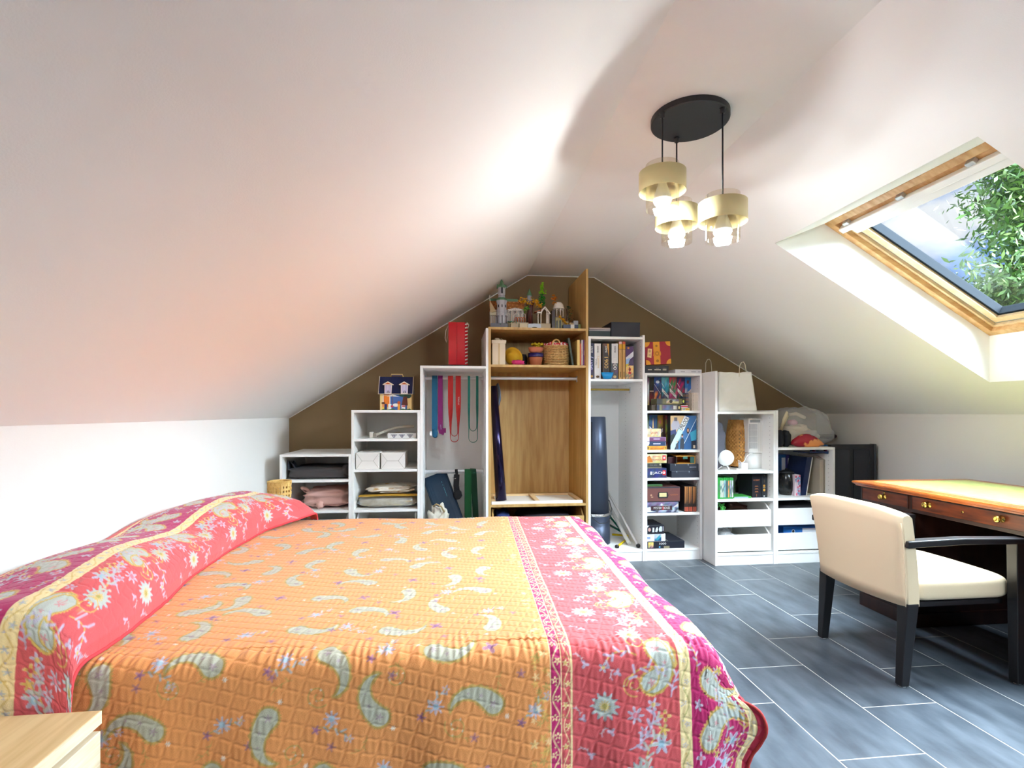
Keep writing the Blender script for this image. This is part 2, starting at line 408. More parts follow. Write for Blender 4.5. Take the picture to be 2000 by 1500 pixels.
# ------------------------------------------------------------------ outside the roof window
mat('hill_green', (30,42,44), .95, rgb2=(40,54,46), nscale=.05, detail=8)
mat('lawn', (50,66,32), .95, rgb2=(62,76,40), nscale=.3)
mat('leaf', vcol=True, rough=.6)
mat('bark', (92,72,54), .9, rgb2=(70,54,40), nscale=10)
st(MB().box(-60, 260, -200, 260, -3.6, -3.5), 'ground', 'lawn')
mb = MB()
def hill(u, v):
    ang = math.radians(-40+u*150); R_ = 150+v*120
    n_ = noise.noise(Vector((u*6, v*2, 3)))*6+noise.noise(Vector((u*60, v*20, 1)))*1.2+noise.noise(Vector((u*190, v*60, 5)))*.9
    h = (28+n_)*math.sin(min(1, v*1.6)*math.pi/2)+(14*math.sin(u*7.2+3.6))*min(1, v*1.6)
    return (R_*math.cos(ang), R_*math.sin(ang), -3.4+h)
mb.grid(hill, 240, 14)
hl = mb.build('wooded_hill', 'hill_green'); tag(hl, 'hazy blue-green wooded hill far outside the roof window', 'hill')

def foliage(name, pts, nper, spread, size, cols, parent, seed, droop=.4):
    g = np.random.default_rng(seed); pts = np.array(pts); n = len(pts)*nper
    c = np.repeat(pts, nper, 0)+g.normal(0, 1, (n,3))*np.array(spread)
    d = g.normal(0, 1, (n,3)); d[:,2] -= droop; d /= np.linalg.norm(d, axis=1)[:,None]
    w = np.cross(d, g.normal(0, 1, (n,3))); w /= np.linalg.norm(w, axis=1)[:,None]
    L_ = size*(.6+.8*g.random((n,1)))
    v = np.stack([c, c+d*L_*.5+w*L_*.15, c+d*L_, c+d*L_*.5-w*L_*.15], 1).reshape(-1,3)
    inv = root_matrix(parent).inverted(); T_ = np.array(inv.translation); v = v+T_
    me = bpy.data.meshes.new(name); me.vertices.add(4*n); me.vertices.foreach_set('co', v.ravel().astype(np.float32))
    me.loops.add(4*n); me.loops.foreach_set('vertex_index', np.arange(4*n, dtype=np.int32)); me.polygons.add(n)
    me.polygons.foreach_set('loop_start', np.arange(0, 4*n, 4, dtype=np.int32)); me.update(calc_edges=True)
    cl = np.array([lin(q) for q in cols]); cc = np.repeat(cl[g.integers(0, len(cols), n)], 4, 0)
    at = me.color_attributes.new('Col', 'FLOAT_COLOR', 'CORNER'); at.data.foreach_set('color', cc.ravel().astype(np.float32))
    me.materials.append(MATS['leaf']); o = bpy.data.objects.new(name, me); COL.objects.link(o); o.parent = parent
    return o
def tree(name, label, base, top, crown, nbr, nper, size, cols, seed, spread, group=None):
    rr = random.Random(seed); t = thing(name, label, 'tree', base, group=group); b = Vector(base); tp = Vector(top)
    tr = MB(); tr.tube([b, b.lerp(tp,.4)+Vector((.05,.04,0)), b.lerp(tp,.8), tp], [.12,.09,.05,.015], 8); cl = []
    for i in range(nbr):
        s_ = rr.uniform(.22, 1.0); p = b.lerp(tp, s_); a = rr.uniform(0, 6.28); r = crown*(1.15-s_*.75)*rr.uniform(.35, 1)
        q = p+Vector((math.cos(a)*r, math.sin(a)*r, r*rr.uniform(.0,.5))); tr.tube([p, p.lerp(q,.5)+Vector((0,0,.06)), q], [.025,.016,.006], 5)
        for k_ in range(4): cl.append(tuple(p.lerp(q, .4+.2*k_)))
    tr.build('trunk', 'bark', t); f = foliage('foliage', cl, nper, spread, size, cols, t, seed); f['kind'] = 'stuff'
    return t
GR = [(52,84,24),(68,100,34),(84,112,48),(46,70,30),(100,120,62)]
tree('bamboo_tree', 'tall tree with narrow pointed leaves close outside the roof window', (10.6,8.4,-3.5), (10.5,8.35,6.6), 2.0, 120, 60, .15, GR, 3, (.20,.20,.16))
GY = [(66,80,34),(80,92,46),(52,72,30),(90,98,56)]
def dirp(u, v, t): 
    a, up = (u-1000)/F, (HV-v)/F
    return Vector((a*CT+ST, CT-a*ST, up))*t+Vector((0,0,H))
for k_, (u_, v_, t_, lab) in enumerate(((1905,585,29,'yellow-green bushy tree below the hill, left of the pointed-leaf tree'),(1945,560,22,'pale green bushy tree behind the pointed-leaf tree'),(2010,545,15,'olive bushy tree standing at the foot of the slope'),(1850,612,36,'low yellow-green tree at the edge of the roof window view'))):
    tp = dirp(u_, v_, t_); tree('bushy_tree', lab, (tp.x, tp.y, -3.5), tuple(tp), 2.2, 60, 60, .26, GY, 20+k_, (.34,.34,.28))

# ------------------------------------------------------------------ shelving units against the gable wall
YF, YD = 3.80, 4.385
T_ = .018
def unit(label, x0, x1, yf, yb, ztop, shelves, m='white_board', lt=None, rt=None, cat='shelf unit', name='shelf_unit', back='white_board', zplinth=.07, bottom=True, topm=None):
    u = thing(name, label, cat, ((x0+x1)/2, (yf+yb)/2, 0))
    MB().box(x0, x0+T_, yf, yb, 0, lt or ztop).build('side_panel', m, u, bevel=.0012)
    MB().box(x1-T_, x1, yf, yb, 0, rt or ztop).build('side_panel', m, u, bevel=.0012)
    MB().box(x0+T_, x1-T_, yf, yb-.008, ztop-T_, ztop).build('top_panel', m, u, bevel=.0012)
    for z in shelves: MB().box(x0+T_, x1-T_, yf+.004, yb-.01, z-T_, z).build('shelf', m, u, bevel=.0012)
    if bottom: MB().box(x0+T_, x1-T_, yf+.004, yb-.01, zplinth, zplinth+T_).build('bottom_panel', m, u, bevel=.0012)
    MB().box(x0+T_, x1-T_, yf+.008, yf+.024, 0, zplinth).build('plinth', m, u)
    MB().box(x0+T_, x1-T_, yb-.008, yb, .0, ztop).build('back_panel', back, u)
    return u
def pin_holes(u, x, yf, yb, z0, z1, step=.032, side=1):
    mb = MB()
    for yy in (yf+.045, yb-.06):
        z = z0
        while z < z1:
            mb.box(min(x, x-side*.0006), max(x, x-side*.0006), yy-.0022, yy+.0022, z-.0022, z+.0022); z += step
    o = mb.build('pin_holes', 'ink_grey', u); o['kind'] = 'stuff'
UX = lambda u: wx(u, YF)
UZ = lambda u, v: wz(u, v, YF)
X1a, X1b, X2b, X3b, X4b, X5b, X6b = UX(546), UX(686), UX(820.5), UX(954), UX(1149.3), UX(1259.8), UX(1371.5)
z1 = {'top': UZ(615,887.5), 'a': UZ(615,937.5), 'b': UZ(640,997.5)}
U1 = unit('lowest white shelf unit, in the corner by the left wall', X1a, X1b-.001, YF, YD, z1['top'], [z1['a'], z1['b'], .24])
z2 = {'top': UZ(752,801), 'a': UZ(752,857), 'b': UZ(752,917), 'c': UZ(752,995.5)}
U2 = unit('white shelf unit with the blue-roofed toy house on top', X1b, X2b-.001, YF, YD, z2['top'], [z2['a'], z2['b'], z2['c'], .24])
z3 = {'top': UZ(885,714.5)}
U3 = unit('white wardrobe frame with exercise bands hanging from its rail', X2b, X3b-.001, YF, YD, z3['top'], [], rt=UZ(951,640.5), cat='wardrobe', name='wardrobe_frame')
z4 = {'top': UZ(1050,640), 'a': UZ(1050,712.5), 'b': UZ(1050,985)}
U4 = unit('oak wardrobe frame with one tall side panel and a toy castle on top', X3b, X4b-.001, YF, YD, z4['top'], [z4['a'], z4['b']], m='oak_board', rt=UZ(1146,525), cat='wardrobe', name='wardrobe_frame', back='oak_side')
z5 = {'top': UZ(1200,657.5), 'a': UZ(1200,740)}
U5 = unit('white wardrobe frame holding the dark tower fan', X4b, X5b-.001, YF, YD, z5['top'], [z5['a']], rt=UZ(1256,654.5), cat='wardrobe', name='wardrobe_frame')
z6 = {'top': UZ(1315,728.8), 'a': UZ(1315,802), 'b': UZ(1315,879), 'c': UZ(1315,933.5), 'd': UZ(1315,1002), 'e': .07+T_}
U6 = unit('white bookcase packed with board games and puzzles', X5b, X6b, YF, YD-.16, z6['top'], [z6['a'], z6['b'], z6['c'], z6['d']], cat='bookcase', name='bookcase')
YG = 3.62
GXu = lambda u: wx(u, YG); GZ = lambda u, v: wz(u, v, YG)
X7a, X7b, X8b = GXu(1397), GXu(1515.5), GXu(1631)
z7 = {'top': GZ(1455,804), 'a': GZ(1455,920.5), 'b': GZ(1455,975)}
U7 = unit('white drawer unit with one tall side and a white paper bag on top', X7a, X7b-.001, YG, YG+.60, z7['top'], [z7['a'], z7['b']], lt=GZ(1400,724.5), cat='drawer unit', name='drawer_unit')
z8 = {'top': GZ(1575,874), 'a': GZ(1575,972)}
U8 = unit('low white drawer unit beside the black television', X7b, X8b, YG, YG+.60, z8['top'], [z8['a']], lt=GZ(1518,801.5), cat='drawer unit', name='drawer_unit')
for u_, x_, z_, yf_, sd in ((U5, X5b-.001-T_, z5['top'], YF, 1), (U6, X6b-T_, z6['top'], YF, 1), (U7, X7b-.001-T_, z7['top'], YG, 1), (U8, X8b-T_, z8['top'], YG, 1)):
    pin_holes(u_, x_, yf_, yf_+.45, .12, z_-.03, side=sd)
# clothes rails
def rail(u, x0, x1, y, z, m, r=.012, sz=1.6):
    mb = MB(); n = 14
    mb.grid(lambda a, b: (x0+(x1-x0)*b, y+r*.62*math.cos(2*math.pi*a), z+r*sz*.62*math.sin(2*math.pi*a)), n, 2, wrapu=True); mb.build('clothes_rail', m, u)
    for x, s in ((x0, 1), (x1, -1)): MB().box(min(x,x+s*.006), max(x,x+s*.006), y-.014, y+.014, z-.028, z+.022).build('rail_bracket', 'alu', u, bevel=.003)
YR = 4.08
rail(U3, X2b+T_, X3b-.001-T_, YR, wz(885,739,YR), 'alu'); rail(U3, X2b+T_, X3b-.001-T_, YR+.02, wz(885,921,YR+.02), 'alu', .015)
rail(U4, X3b+T_, X4b-.001-T_, YR, wz(1040,739,YR), 'alu', .014)
rail(U5, X4b+T_, X5b-.001-T_, YR, wz(1195,761,YR), 'brass', .012, 1.1)
def drawer(u, x0, x1, yf, yb, zb, zf, zs, m='white_board', back=True):
    d = MB().box(x0+.012, x1-.012, yf+.016, yb, zb+.012, zb+.022).build('drawer', m, u)
    MB().box(x0, x1, yf, yf+.016, zb, zf).build('drawer_front', m, d, bevel=.001)
    for xa, xb in ((x0, x0+.012), (x1-.012, x1)):
        MB().prism([(yf+.016,zb),(yb,zb),(yb,zs),(yf+.07,zs),(yf+.016,zf+.004)], 'X', xa, xb).build('drawer_side', m, d, bevel=.001)
    MB().box(x0+.012, x1-.012, yb-.012, yb, zb+.022, zs).build('drawer_back', m, d)
    return d
dz = lambda u, v: wz(u, v, YG+.02)
drawer(U7, X7a+.022, X7b-.03, YG+.012, YG+.55, dz(1455,1028.5), dz(1455,996), dz(1455,986))
drawer(U7, X7a+.022, X7b-.03, YG+.012, YG+.55, dz(1455,1076), dz(1455,1044), dz(1455,1033))
drawer(U8, X7b+.026, X8b-.03, YG+.012, YG+.55, dz(1575,1024), dz(1575,992), dz(1575,982))
drawer(U8, X7b+.026, X8b-.03, YG+.012, YG+.55, dz(1575,1072), dz(1575,1040), dz(1575,1030))
MB().box(wx(1602,YG+.01), wx(1606,YG+.01), YG+.0112, YG+.012, dz(1604,1048.6), dz(1604,1047)).build('chipped_mark', 'ink_black', U8)
# drawers hidden low behind the bed, only their rims show
drawer(U1, X1a+.03, X1b-.03, YF+.012, YD-.05, .245, UZ(640,1018), UZ(640,1008))
drawer(U2, X1b+.03, X2b-.03, YF+.012, YD-.05, .245, UZ(752,1022), UZ(752,1006))
drawer(U4, X3b+.03, X4b-.03, YF+.012, YD-.05, .20, UZ(1050,1010), UZ(1050,997), 'oak_board')

# ------------------------------------------------------------------ pendant lamp
LX, LY = .935, 1.985
lp = thing('pendant_lamp', 'three-light pendant lamp with gold bands round clear glass on a black disc', 'lamp', (LX, LY, ZC))
mb = MB(); mb.lathe([(.0001,ZC-.024),(.146,ZC-.024),(.150,ZC-.021),(.150,ZC),(.0001,ZC)], LX, LY, 64, sm=False); mb.build('ceiling_disc', 'black_metal', lp)
for (px, py, zb) in ((.799,1.93,1.955), (.931,2.098,1.885), (1.013,1.874,1.825)):
    zd = ZC-.024
    cord = MB(); cord.tube([(px,py,zb+.075),(px,py,zd)], .0032, 8); co = cord.build('cord', 'black_metal', lp)
    MB().lathe([(.0001,zd-.018),(.009,zd-.018),(.009,zd-.004),(.012,zd),(.0001,zd)], px, py, 16).build('cord_grip', 'black_metal', lp)
    gl = MB().lathe([(.062,zb-.055),(.062,zb+.118),(.0605,zb+.118),(.0605,zb-.055)], px, py, 48, cap=False).build('glass_shade', 'lamp_glass', lp)
    bd = MB().lathe([(.088,zb+.012),(.088,zb+.088),(.0872,zb+.088),(.0872,zb+.012)], px, py, 56, cap=False).build('gold_ring', 'gold_band', lp)
    MB().lathe([(.0001,zb+.088),(.008,zb+.088),(.022,zb+.080),(.024,zb+.074),(.024,zb+.066),(.0001,zb+.066)], px, py, 24).build('lamp_cap', 'black_metal', lp)
    sp = MB()
    for k in range(3):
        a = k*2.094+.4; sp.tube([(px+.02*math.cos(a),py+.02*math.sin(a),zb+.072),(px+.087*math.cos(a),py+.087*math.sin(a),zb+.072)], .0014, 6)
    sp.build('ring_spokes', 'brass', lp)
    MB().lathe([(.0001,zb+.066),(.015,zb+.066),(.017,zb+.040),(.027,zb+.010),(.034,zb-.010),(.0332,zb-.020),(.0001,zb-.020)], px, py, 24).build('bulb_base', 'opal', lp)
    prof = [(.0328,zb-.0205)]+[(.034*math.sin(a), zb-.012-.034*math.cos(a)) for a in [math.pi*.41-(math.pi*.41)*i/11 for i in range(11)]]+[(.0004, zb-.046)]
    MB().lathe(prof, px, py, 24, cap=False).build('bulb', 'bulb_glow', lp)

# ------------------------------------------------------------------ desk
DXa, DXb, DYa, DYb = 2.352, 3.075, 1.555, 2.822
DZ = .722
dk = thing('writing_desk', 'antique mahogany pedestal desk with a green leather top', 'desk', ((DXa+DXb)/2, (DYa+DYb)/2, 0))
mb = MB(); prof = [(0,DZ-.028),(-.004,DZ-.020),(-.012,DZ-.016),(-.016,DZ-.009),(-.013,DZ-.002),(0,DZ)]
for o_, z in prof: mb.v += [(DXa+o_, DYa+o_, z), (DXb-o_, DYa+o_, z), (DXb-o_, DYb-o_, z), (DXa+o_, DYb-o_, z)]
for k in range(len(prof)-1):
    for i in range(4): mb.f.append([k*4+i, k*4+(i+1)%4, (k+1)*4+(i+1)%4, (k+1)*4+i]); mb.c.append(None); mb.sm.append(False)
mb.f += [[3,2,1,0], [(len(prof)-1)*4+i for i in range(4)]]; mb.c += [None,None]; mb.sm += [False,False]
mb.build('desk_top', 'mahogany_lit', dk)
lt_ = MB().box(DXa+.06, DXb-.06, DYa+.06, DYb-.06, DZ-.0005, DZ+.0008).build('leather_inset', 'green_leather', dk)
mb = MB(); q = .08
for (xa,xb,ya,yb) in ((DXa+q,DXb-q,DYa+q,DYa+q+.006),(DXa+q,DXb-q,DYb-q-.006,DYb-q),(DXa+q,DXa+q+.006,DYa+q,DYb-q),(DXb-q-.006,DXb-q,DYa+q,DYb-q)): mb.box(xa,xb,ya,yb,DZ+.0006,DZ+.0011)
mb.build('gilt_line', 'brass', lt_)
fx = DXa+.018
PD = ((2.468, DYb-.02), (DYa+.02, 1.908))
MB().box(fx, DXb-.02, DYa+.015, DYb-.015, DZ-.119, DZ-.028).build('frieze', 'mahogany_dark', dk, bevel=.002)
def desk_drawer(y0, y1, z0, z1, m, knobs, lock):
    d = MB().box(fx-.006, fx, y0, y1, z0, z1).build('drawer_front', m, dk, bevel=.002)
    mb = MB()
    for (a,b,c,e_) in ((y0,y1,z0,z0+.004),(y0,y1,z1-.004,z1),(y0,y0+.004,z0,z1),(y1-.004,y1,z0,z1)): mb.box(fx-.0085, fx-.005, a, b, c, e_)
    mb.build('cock_bead', 'mahogany_dark', d)
    for (y, z) in knobs:
        k_ = MB(); k_.lathe([(.0001,0),(.016,0),(.016,.002),(.007,.004),(.007,.016),(.0145,.020),(.016,.025),(.011,.030),(.007,.0305),(.005,.029),(.0001,.029)], 0, 0, 24)
        k_.xf(Matrix.Translation((fx-.006, y, z)) @ Matrix.Rotation(-math.pi/2, 4, 'Y')); k_.build('knob', 'brass', d)
    for (y, z) in lock:
        l_ = MB(); l_.lathe([(.0001,0),(.006,0),(.006,.0012),(.0001,.0012)], 0, 0, 16); l_.xf(Matrix.Translation((fx-.006, y, z)) @ Matrix.Rotation(-math.pi/2, 4, 'Y')); l_.build('keyhole_plate', 'brass', d)
        MB().box(fx-.0078, fx-.0070, y-.0012, y+.0012, z-.005, z+.002).build('keyhole', 'ink_black', d)
za, zb_ = DZ-.104, DZ-.034
desk_drawer(1.915, 2.461, za, zb_, 'mahogany', ((2.363,.659),(2.013,.659)), ((2.188,.657),))
desk_drawer(2.480, DYb-.03, za, zb_, 'mahogany', ((2.635,.655),), ((2.635,.676),))
desk_drawer(DYa+.03, 1.896, za, zb_, 'mahogany', ((1.735,.655),), ())
for (ya, yb) in PD:
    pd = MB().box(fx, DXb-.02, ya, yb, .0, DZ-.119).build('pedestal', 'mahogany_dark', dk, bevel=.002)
    MB().box(fx-.008, DXb-.012, ya-.008, yb+.008, .0, .075).build('plinth_moulding', 'mahogany_dark', pd, bevel=.004)
    for z0, z1_ in ((.09,.255),(.262,.425),(.432,.595)):
        desk_drawer(ya+.015, yb-.015, z0, z1_, 'mahogany', (((ya+yb)/2-.075,(z0+z1_)/2),((ya+yb)/2+.075,(z0+z1_)/2)), ())
MB().box(DXb-.06, DXb-.045, PD[1][1], PD[0][0], .28, DZ-.119).build('modesty_panel', 'mahogany_dark', dk)

# ------------------------------------------------------------------ armchair at the desk
ch = thing('armchair', 'cream upholstered armchair with black wooden legs and arms at the desk', 'chair', (2.08, 2.17, 0))
cy0, cy1 = 1.905, 2.435; cm = (cy0+cy1)/2; hw = (cy1-cy0)/2
def back_pt(w, h, side):
    # w -1..1 across, h 0..1 up, side 0 outer (towards the bed) / 1 inner
    z = .335+h*.40-.028*abs(w)**3*h
    fl_ = .045*h**1.5
    bow = .045*(1-w*w)
    x = 1.815-fl_-bow*.75+(.075-.012*h if side else 0)
    y = cm+w*(hw-.012+.022*h)
    return (x, y, z)
nw, nh = 25, 13; mb = MB()
loop = []
def shell(a, b):   # a around (closed section outer->inner), b across w
    w = b*2-1; n = a*2
    if n < 1: return back_pt(w, n, 0)
    return back_pt(w, 2-n, 1)
sec = []
for i in range(9): sec.append((i/8*.97, 0))
sec += [(.995, .18), (1.004, .5), (.995, .82)]
for i in range(9): sec.append((.97-i/8*.97, 1))
m_ = len(sec)
for b in range(nw):
    w = b/(nw-1)*2-1; edge = max(0, (abs(w)-.9)/.1); 
    for (h, s_) in sec:
        p0, p1 = Vector(back_pt(w, h, 0)), Vector(back_pt(w, h, 1)); k_ = s_+(.5-s_)*edge**2*.35
        mb.v.append(tuple(p0.lerp(p1, k_)))
for b in range(nw-1):
    for i in range(m_): mb.f.append([b*m_+i, b*m_+(i+1)%m_, (b+1)*m_+(i+1)%m_, (b+1)*m_+i]); mb.c.append(None); mb.sm.append(True)
for b in (0, nw-1): mb.f.append([b*m_+i for i in range(m_)]); mb.c.append(None); mb.sm.append(False)
bk = mb.build('backrest', 'chair_cloth', ch)
for sgn in (-1,):
    sm_ = MB(); sm_.tube([Vector(back_pt(sgn*.985, h/12, 0))+Vector((.003, sgn*.002, 0)) for h in range(12)], .0022, 6); sm_.build('seam', 'chair_cloth', bk)
# seat cushion
mb = MB()
def seat(u, v):
    # rounded slab
    th = 2*math.pi*u; sp = lambda a, p: math.copysign(abs(a)**p, a)
    ph = (v-.5)*math.pi
    x, y, z = sp(math.cos(ph),.25)*sp(math.cos(th),.18), sp(math.cos(ph),.25)*sp(math.sin(th),.18), sp(math.sin(ph),.5)
    zz = .3875+.0525*z+(.018*(1-x*x)*(1-y*y) if z > 0 else 0)
    return (2.105+.225*x, cm+(hw-.03)*y, zz)
mb.grid(seat, 64, 20, None, True, True); st_ = mb.build('seat', 'chair_cloth', ch)
def leg(x0, y0, z0, x1, y1, z1_, r0, r1, name='leg'):
    mb = MB(); mb.add([(x0-r0,y0-r0,z0),(x0+r0,y0-r0,z0),(x0+r0,y0+r0,z0),(x0-r0,y0+r0,z0),(x1-r1,y1-r1,z1_),(x1+r1,y1-r1,z1_),(x1+r1,y1+r1,z1_),(x1-r1,y1+r1,z1_)],
        [(0,3,2,1),(4,5,6,7),(0,1,5,4),(1,2,6,5),(2,3,7,6),(3,0,4,7)]); return mb.build(name, 'chair_wood', ch, bevel=.003)
leg(1.825, 1.945, .006, 1.848, cy0+.035, .345, .017, .026); leg(1.825, 2.405, .006, 1.848, cy1-.035, .345, .017, .026)
leg(2.318, 1.912, .006, 2.312, cy0+.006, .585, .019, .022); leg(2.318, 2.428, .006, 2.312, cy1-.006, .585, .019, .022)
for yy in (cy0+.006, cy1-.006):
    s_ = -1 if yy < cm else 1
    mb = MB(); mb.prism([(1.80,.578),(1.80,.606),(2.05,.612),(2.336,.604),(2.336,.580),(2.05,.586)], 'Y', yy-.024, yy+.024); mb.build('armrest', 'chair_wood', ch, bevel=.005)
MB().box(1.87, 2.30, cy0+.05, cy1-.05, .318, .337).build('seat_frame', 'chair_wood', ch)
for (x, y) in ((1.825,1.945),(1.825,2.405),(2.318,1.912),(2.318,2.428)): MB().lathe([(.0001,0),(.013,0),(.013,.006),(.0001,.006)], x, y, 12).build('glide', 'alu', ch)

# ------------------------------------------------------------------ nightstands
def nightstand(label, xa, xb, ya, yb, h):
    n = thing('nightstand', label, 'nightstand', ((xa+xb)/2, (ya+yb)/2, 0))
    MB().box(xa, xb, ya, yb, h-.028, h).build('top', 'pale_oak', n, bevel=.0015)
    MB().box(xb-.0005, xb+.0012, ya, yb, h-.028, h-.0008).build('edge_band', 'pale_oak_edge', n)
    MB().box(xa, xb-.022, ya+.004, ya+.022, 0, h-.028).build('side_panel', 'pale_oak', n)
    MB().box(xa, xb-.022, yb-.022, yb-.004, 0, h-.028).build('side_panel', 'pale_oak', n)
    MB().box(xa, xa+.01, ya+.022, yb-.022, 0, h-.028).build('back_panel', 'pale_oak', n)
    MB().box(xa+.01, xb-.03, ya+.022, yb-.022, .05, .066).build('base_panel', 'pale_oak', n)
    hh = (h-.028-.022-.05)/2
    for k in range(2):
        z0 = .045+k*(hh+.012)
        d = MB().box(xb-.020, xb, ya+.002, yb-.002, z0, z0+hh).build('drawer_front', 'pale_oak_edge', n, bevel=.001)
        MB().box(xb-.32, xb-.022, ya+.03, yb-.03, z0+.01, z0+hh-.03).build('drawer_box', 'pale_oak', d)
    MB().box(xb-.05, xb-.03, ya+.022, yb-.022, h-.06, h-.028).build('front_rail', 'pale_oak', n)
    return n
ns = nightstand('pale oak nightstand with a flat top beside the bed', -1.31, -.752, .78, 1.215, .48)
nightstand('low pale nightstand hidden behind the pillows, under the rattan shade', -1.31, -.99, 3.03, 3.43, .44)

# ------------------------------------------------------------------ bed and quilt
BR = math.radians(-2.25); BC, BS = math.cos(BR), math.sin(BR); BO = (0., 1.312)
def bl(lx, ly, z): return (BO[0]+lx*BC-ly*BS, BO[1]+lx*BS+ly*BC, z)
bedM = Matrix.Translation((BO[0], BO[1], 0)) @ Matrix.Rotation(BR, 4, 'Z')
bed = thing('double_bed', 'double bed under the quilt, only its brown wooden base showing', 'bed', tuple(bedM.translation))
def bbox(x0, x1, y0, y1, z0, z1): return MB().box(x0, x1, y0, y1, z0, z1).xf(bedM)
bbox(-1.20, .585, .03, 1.55, .14, .29).build('bed_base', 'bed_wood', bed, bevel=.004)
mt = bbox(-1.19, .575, .035, 1.545, .29, .515).build('mattress', 'mattress_cloth', bed, bevel=.04, seg=3)
for (x, y) in ((-1.12,.12),(-1.12,1.44),(.50,.12),(.50,1.44)): bbox(x-.03, x+.03, y-.03, y+.03, 0, .14).build('leg', 'bed_wood', bed, bevel=.004)

QC = dict(orange=(228,148,82), coral=(212,84,86), magenta=(182,14,92), pale=(184,187,176), gold=(214,176,86), cream=(240,214,156), mauve=(146,96,136),
          blue=(150,184,198), olive=(160,150,70), rose=(214,110,120), red=(186,26,58), lilac=(186,176,196), white=(222,218,208), plum=(120,70,120))
QL = {k: np.array(lin(v)[:3]) for k, v in QC.items()}
class Painter:
    def __init__(s, S, T):
        s.S, s.T = S, T; s.img = np.zeros((len(T), len(S), 3), np.float64); s.rg = np.random.default_rng(5)
    def band(s, a, b, col, c2=None, fn=None):
        m = (s.S >= a) & (s.S < b); s.img[:, m] = QL[col]
    def win(s, cs, ct, r):
        i0, i1 = np.searchsorted(s.S, [cs-r, cs+r]); j0, j1 = np.searchsorted(s.T, [ct-r, ct+r])
        if i1-i0 < 2 or j1-j0 < 2: return None
        X, Y = np.meshgrid(s.S[i0:i1]-cs, s.T[j0:j1]-ct); return (slice(j0,j1), slice(i0,i1)), X, Y
    def put(s, w, d, col, aa=.0012, op=1.):
        a = np.clip(.5-d/aa*.5, 0, 1)*op; sl = s.img[w]; sl[...] = sl*(1-a[...,None])+QL[col]*a[...,None]
    @staticmethod
    def rotxy(X, Y, ang, flip):
        c, n = math.cos(ang), math.sin(ang); x, y = X*c+Y*n, -X*n+Y*c
        return x, (-y if flip else y)
    def stroke(s, pts, r, col, op=1.):
        pts = np.array(pts); c = pts.mean(0); R_ = np.abs(pts-c).max()+r*3; w = s.win(c[0], c[1], R_)
        if w is None: return
        k, X, Y = w; X, Y = X+c[0], Y+c[1]; d = np.full(X.shape, 9.)
        for a, b in zip(pts[:-1], pts[1:]):
            e = b-a; l2 = (e*e).sum()+1e-12; t = np.clip(((X-a[0])*e[0]+(Y-a[1])*e[1])/l2, 0, 1); d = np.minimum(d, np.hypot(X-a[0]-t*e[0], Y-a[1]-t*e[1]))
        s.put(k, d-r, col, op=op)
    def paisley(s, cs, ct, r, ang, flip=False, body='pale', fringe='gold', spots='mauve', curl='gold', op=1.):
        w = s.win(cs, ct, r*5.2)
        if w is None: return
        k, X, Y = w; x, y = s.rotxy(X, Y, ang, flip); d = np.full(x.shape, 9.)
        px, py, an = 0., 0., 0.; sp = []
        for i in range(26):
            t = i/25; rr = r*.80*(1-t)**.82+.0006; d = np.minimum(d, np.hypot(x-px, y-py)-rr); sp.append((px, py, rr))
            an = 2.3*t**1.5; px += math.cos(an)*r*.18; py += math.sin(an)*r*.18
        th = np.arctan2(y, x); s.put(k, d-r*.17-r*.06*np.sin(th*26+d*300), fringe, op=op*.85)
        s.put(k, d-r*.03, 'olive', op=op*.7); s.put(k, d+r*.04, body, op=op)
        for q, (a, f) in enumerate(((0,1.),(7,.8),(13,.6))):
            cx, cy, rr = sp[a]; rho = np.hypot(x-cx, y-cy); ph = np.arctan2(y-cy, x-cx); s.put(k, rho-rr*.42*f*(.65+.35*np.cos(5*ph)), spots, op=op*.65)
        # curl in the hook of the tail
        hx, hy = sp[-1][0]*.52, sp[-1][1]*1.0+r*.55; R0 = r*.95
        c_, n_ = math.cos(ang), math.sin(ang)
        pts = []
        for i in range(34):
            t = i/33; a_ = .3+t*9.5; rad = R0*(1-t*.85); lx, ly = hx+rad*math.cos(a_), hy+rad*math.sin(a_)
            if flip: ly = -ly
            pts.append((cs+lx*c_-ly*n_, ct+lx*n_+ly*c_))
        s.stroke(pts, r*.05, curl, op*.9)
        g = random.Random(int(cs*1e4)+int(ct*1e3))
        for q in range(5):
            p_ = pts[6+q*5]; s.flower(p_[0]+g.uniform(-.004,.004), p_[1]+g.uniform(-.004,.004), r*.10, 4, 'white', None, op*.8)
    def flower(s, cs, ct, r, n, col, centre=None, op=1., ang=0., dep=.32):
        w = s.win(cs, ct, r*1.5)
        if w is None: return
        k, X, Y = w; rho = np.hypot(X, Y); ph = np.arctan2(Y, X)+ang
        d = rho-r*(1-dep+dep*np.cos(n*ph)); s.put(k, d, col, op=op)
        if r > .012: s.put(k, np.abs(d+r*.06)-r*.03, 'white' if col != 'white' else 'olive', op=op*.5)
        if centre: s.put(k, rho-r*.34, centre, op=op)
    def dahlia(s, cs, ct, r, col='pale', c2='gold', op=1.):
        w = s.win(cs, ct, r*1.3)
        if w is None: return
        k, X, Y = w; rho = np.hypot(X, Y); ph = np.arctan2(Y, X)
        for f, cc, off, oo in ((1.,'blue',0,.9),(.9,col,0,1),(.72,'blue',.27,.7),(.66,col,.27,1),(.42,c2,0,.8),(.2,'olive',0,.8)):
            s.put(k, rho-r*f*(.78+.22*np.cos(12*(ph+off))), cc, op=op*oo)
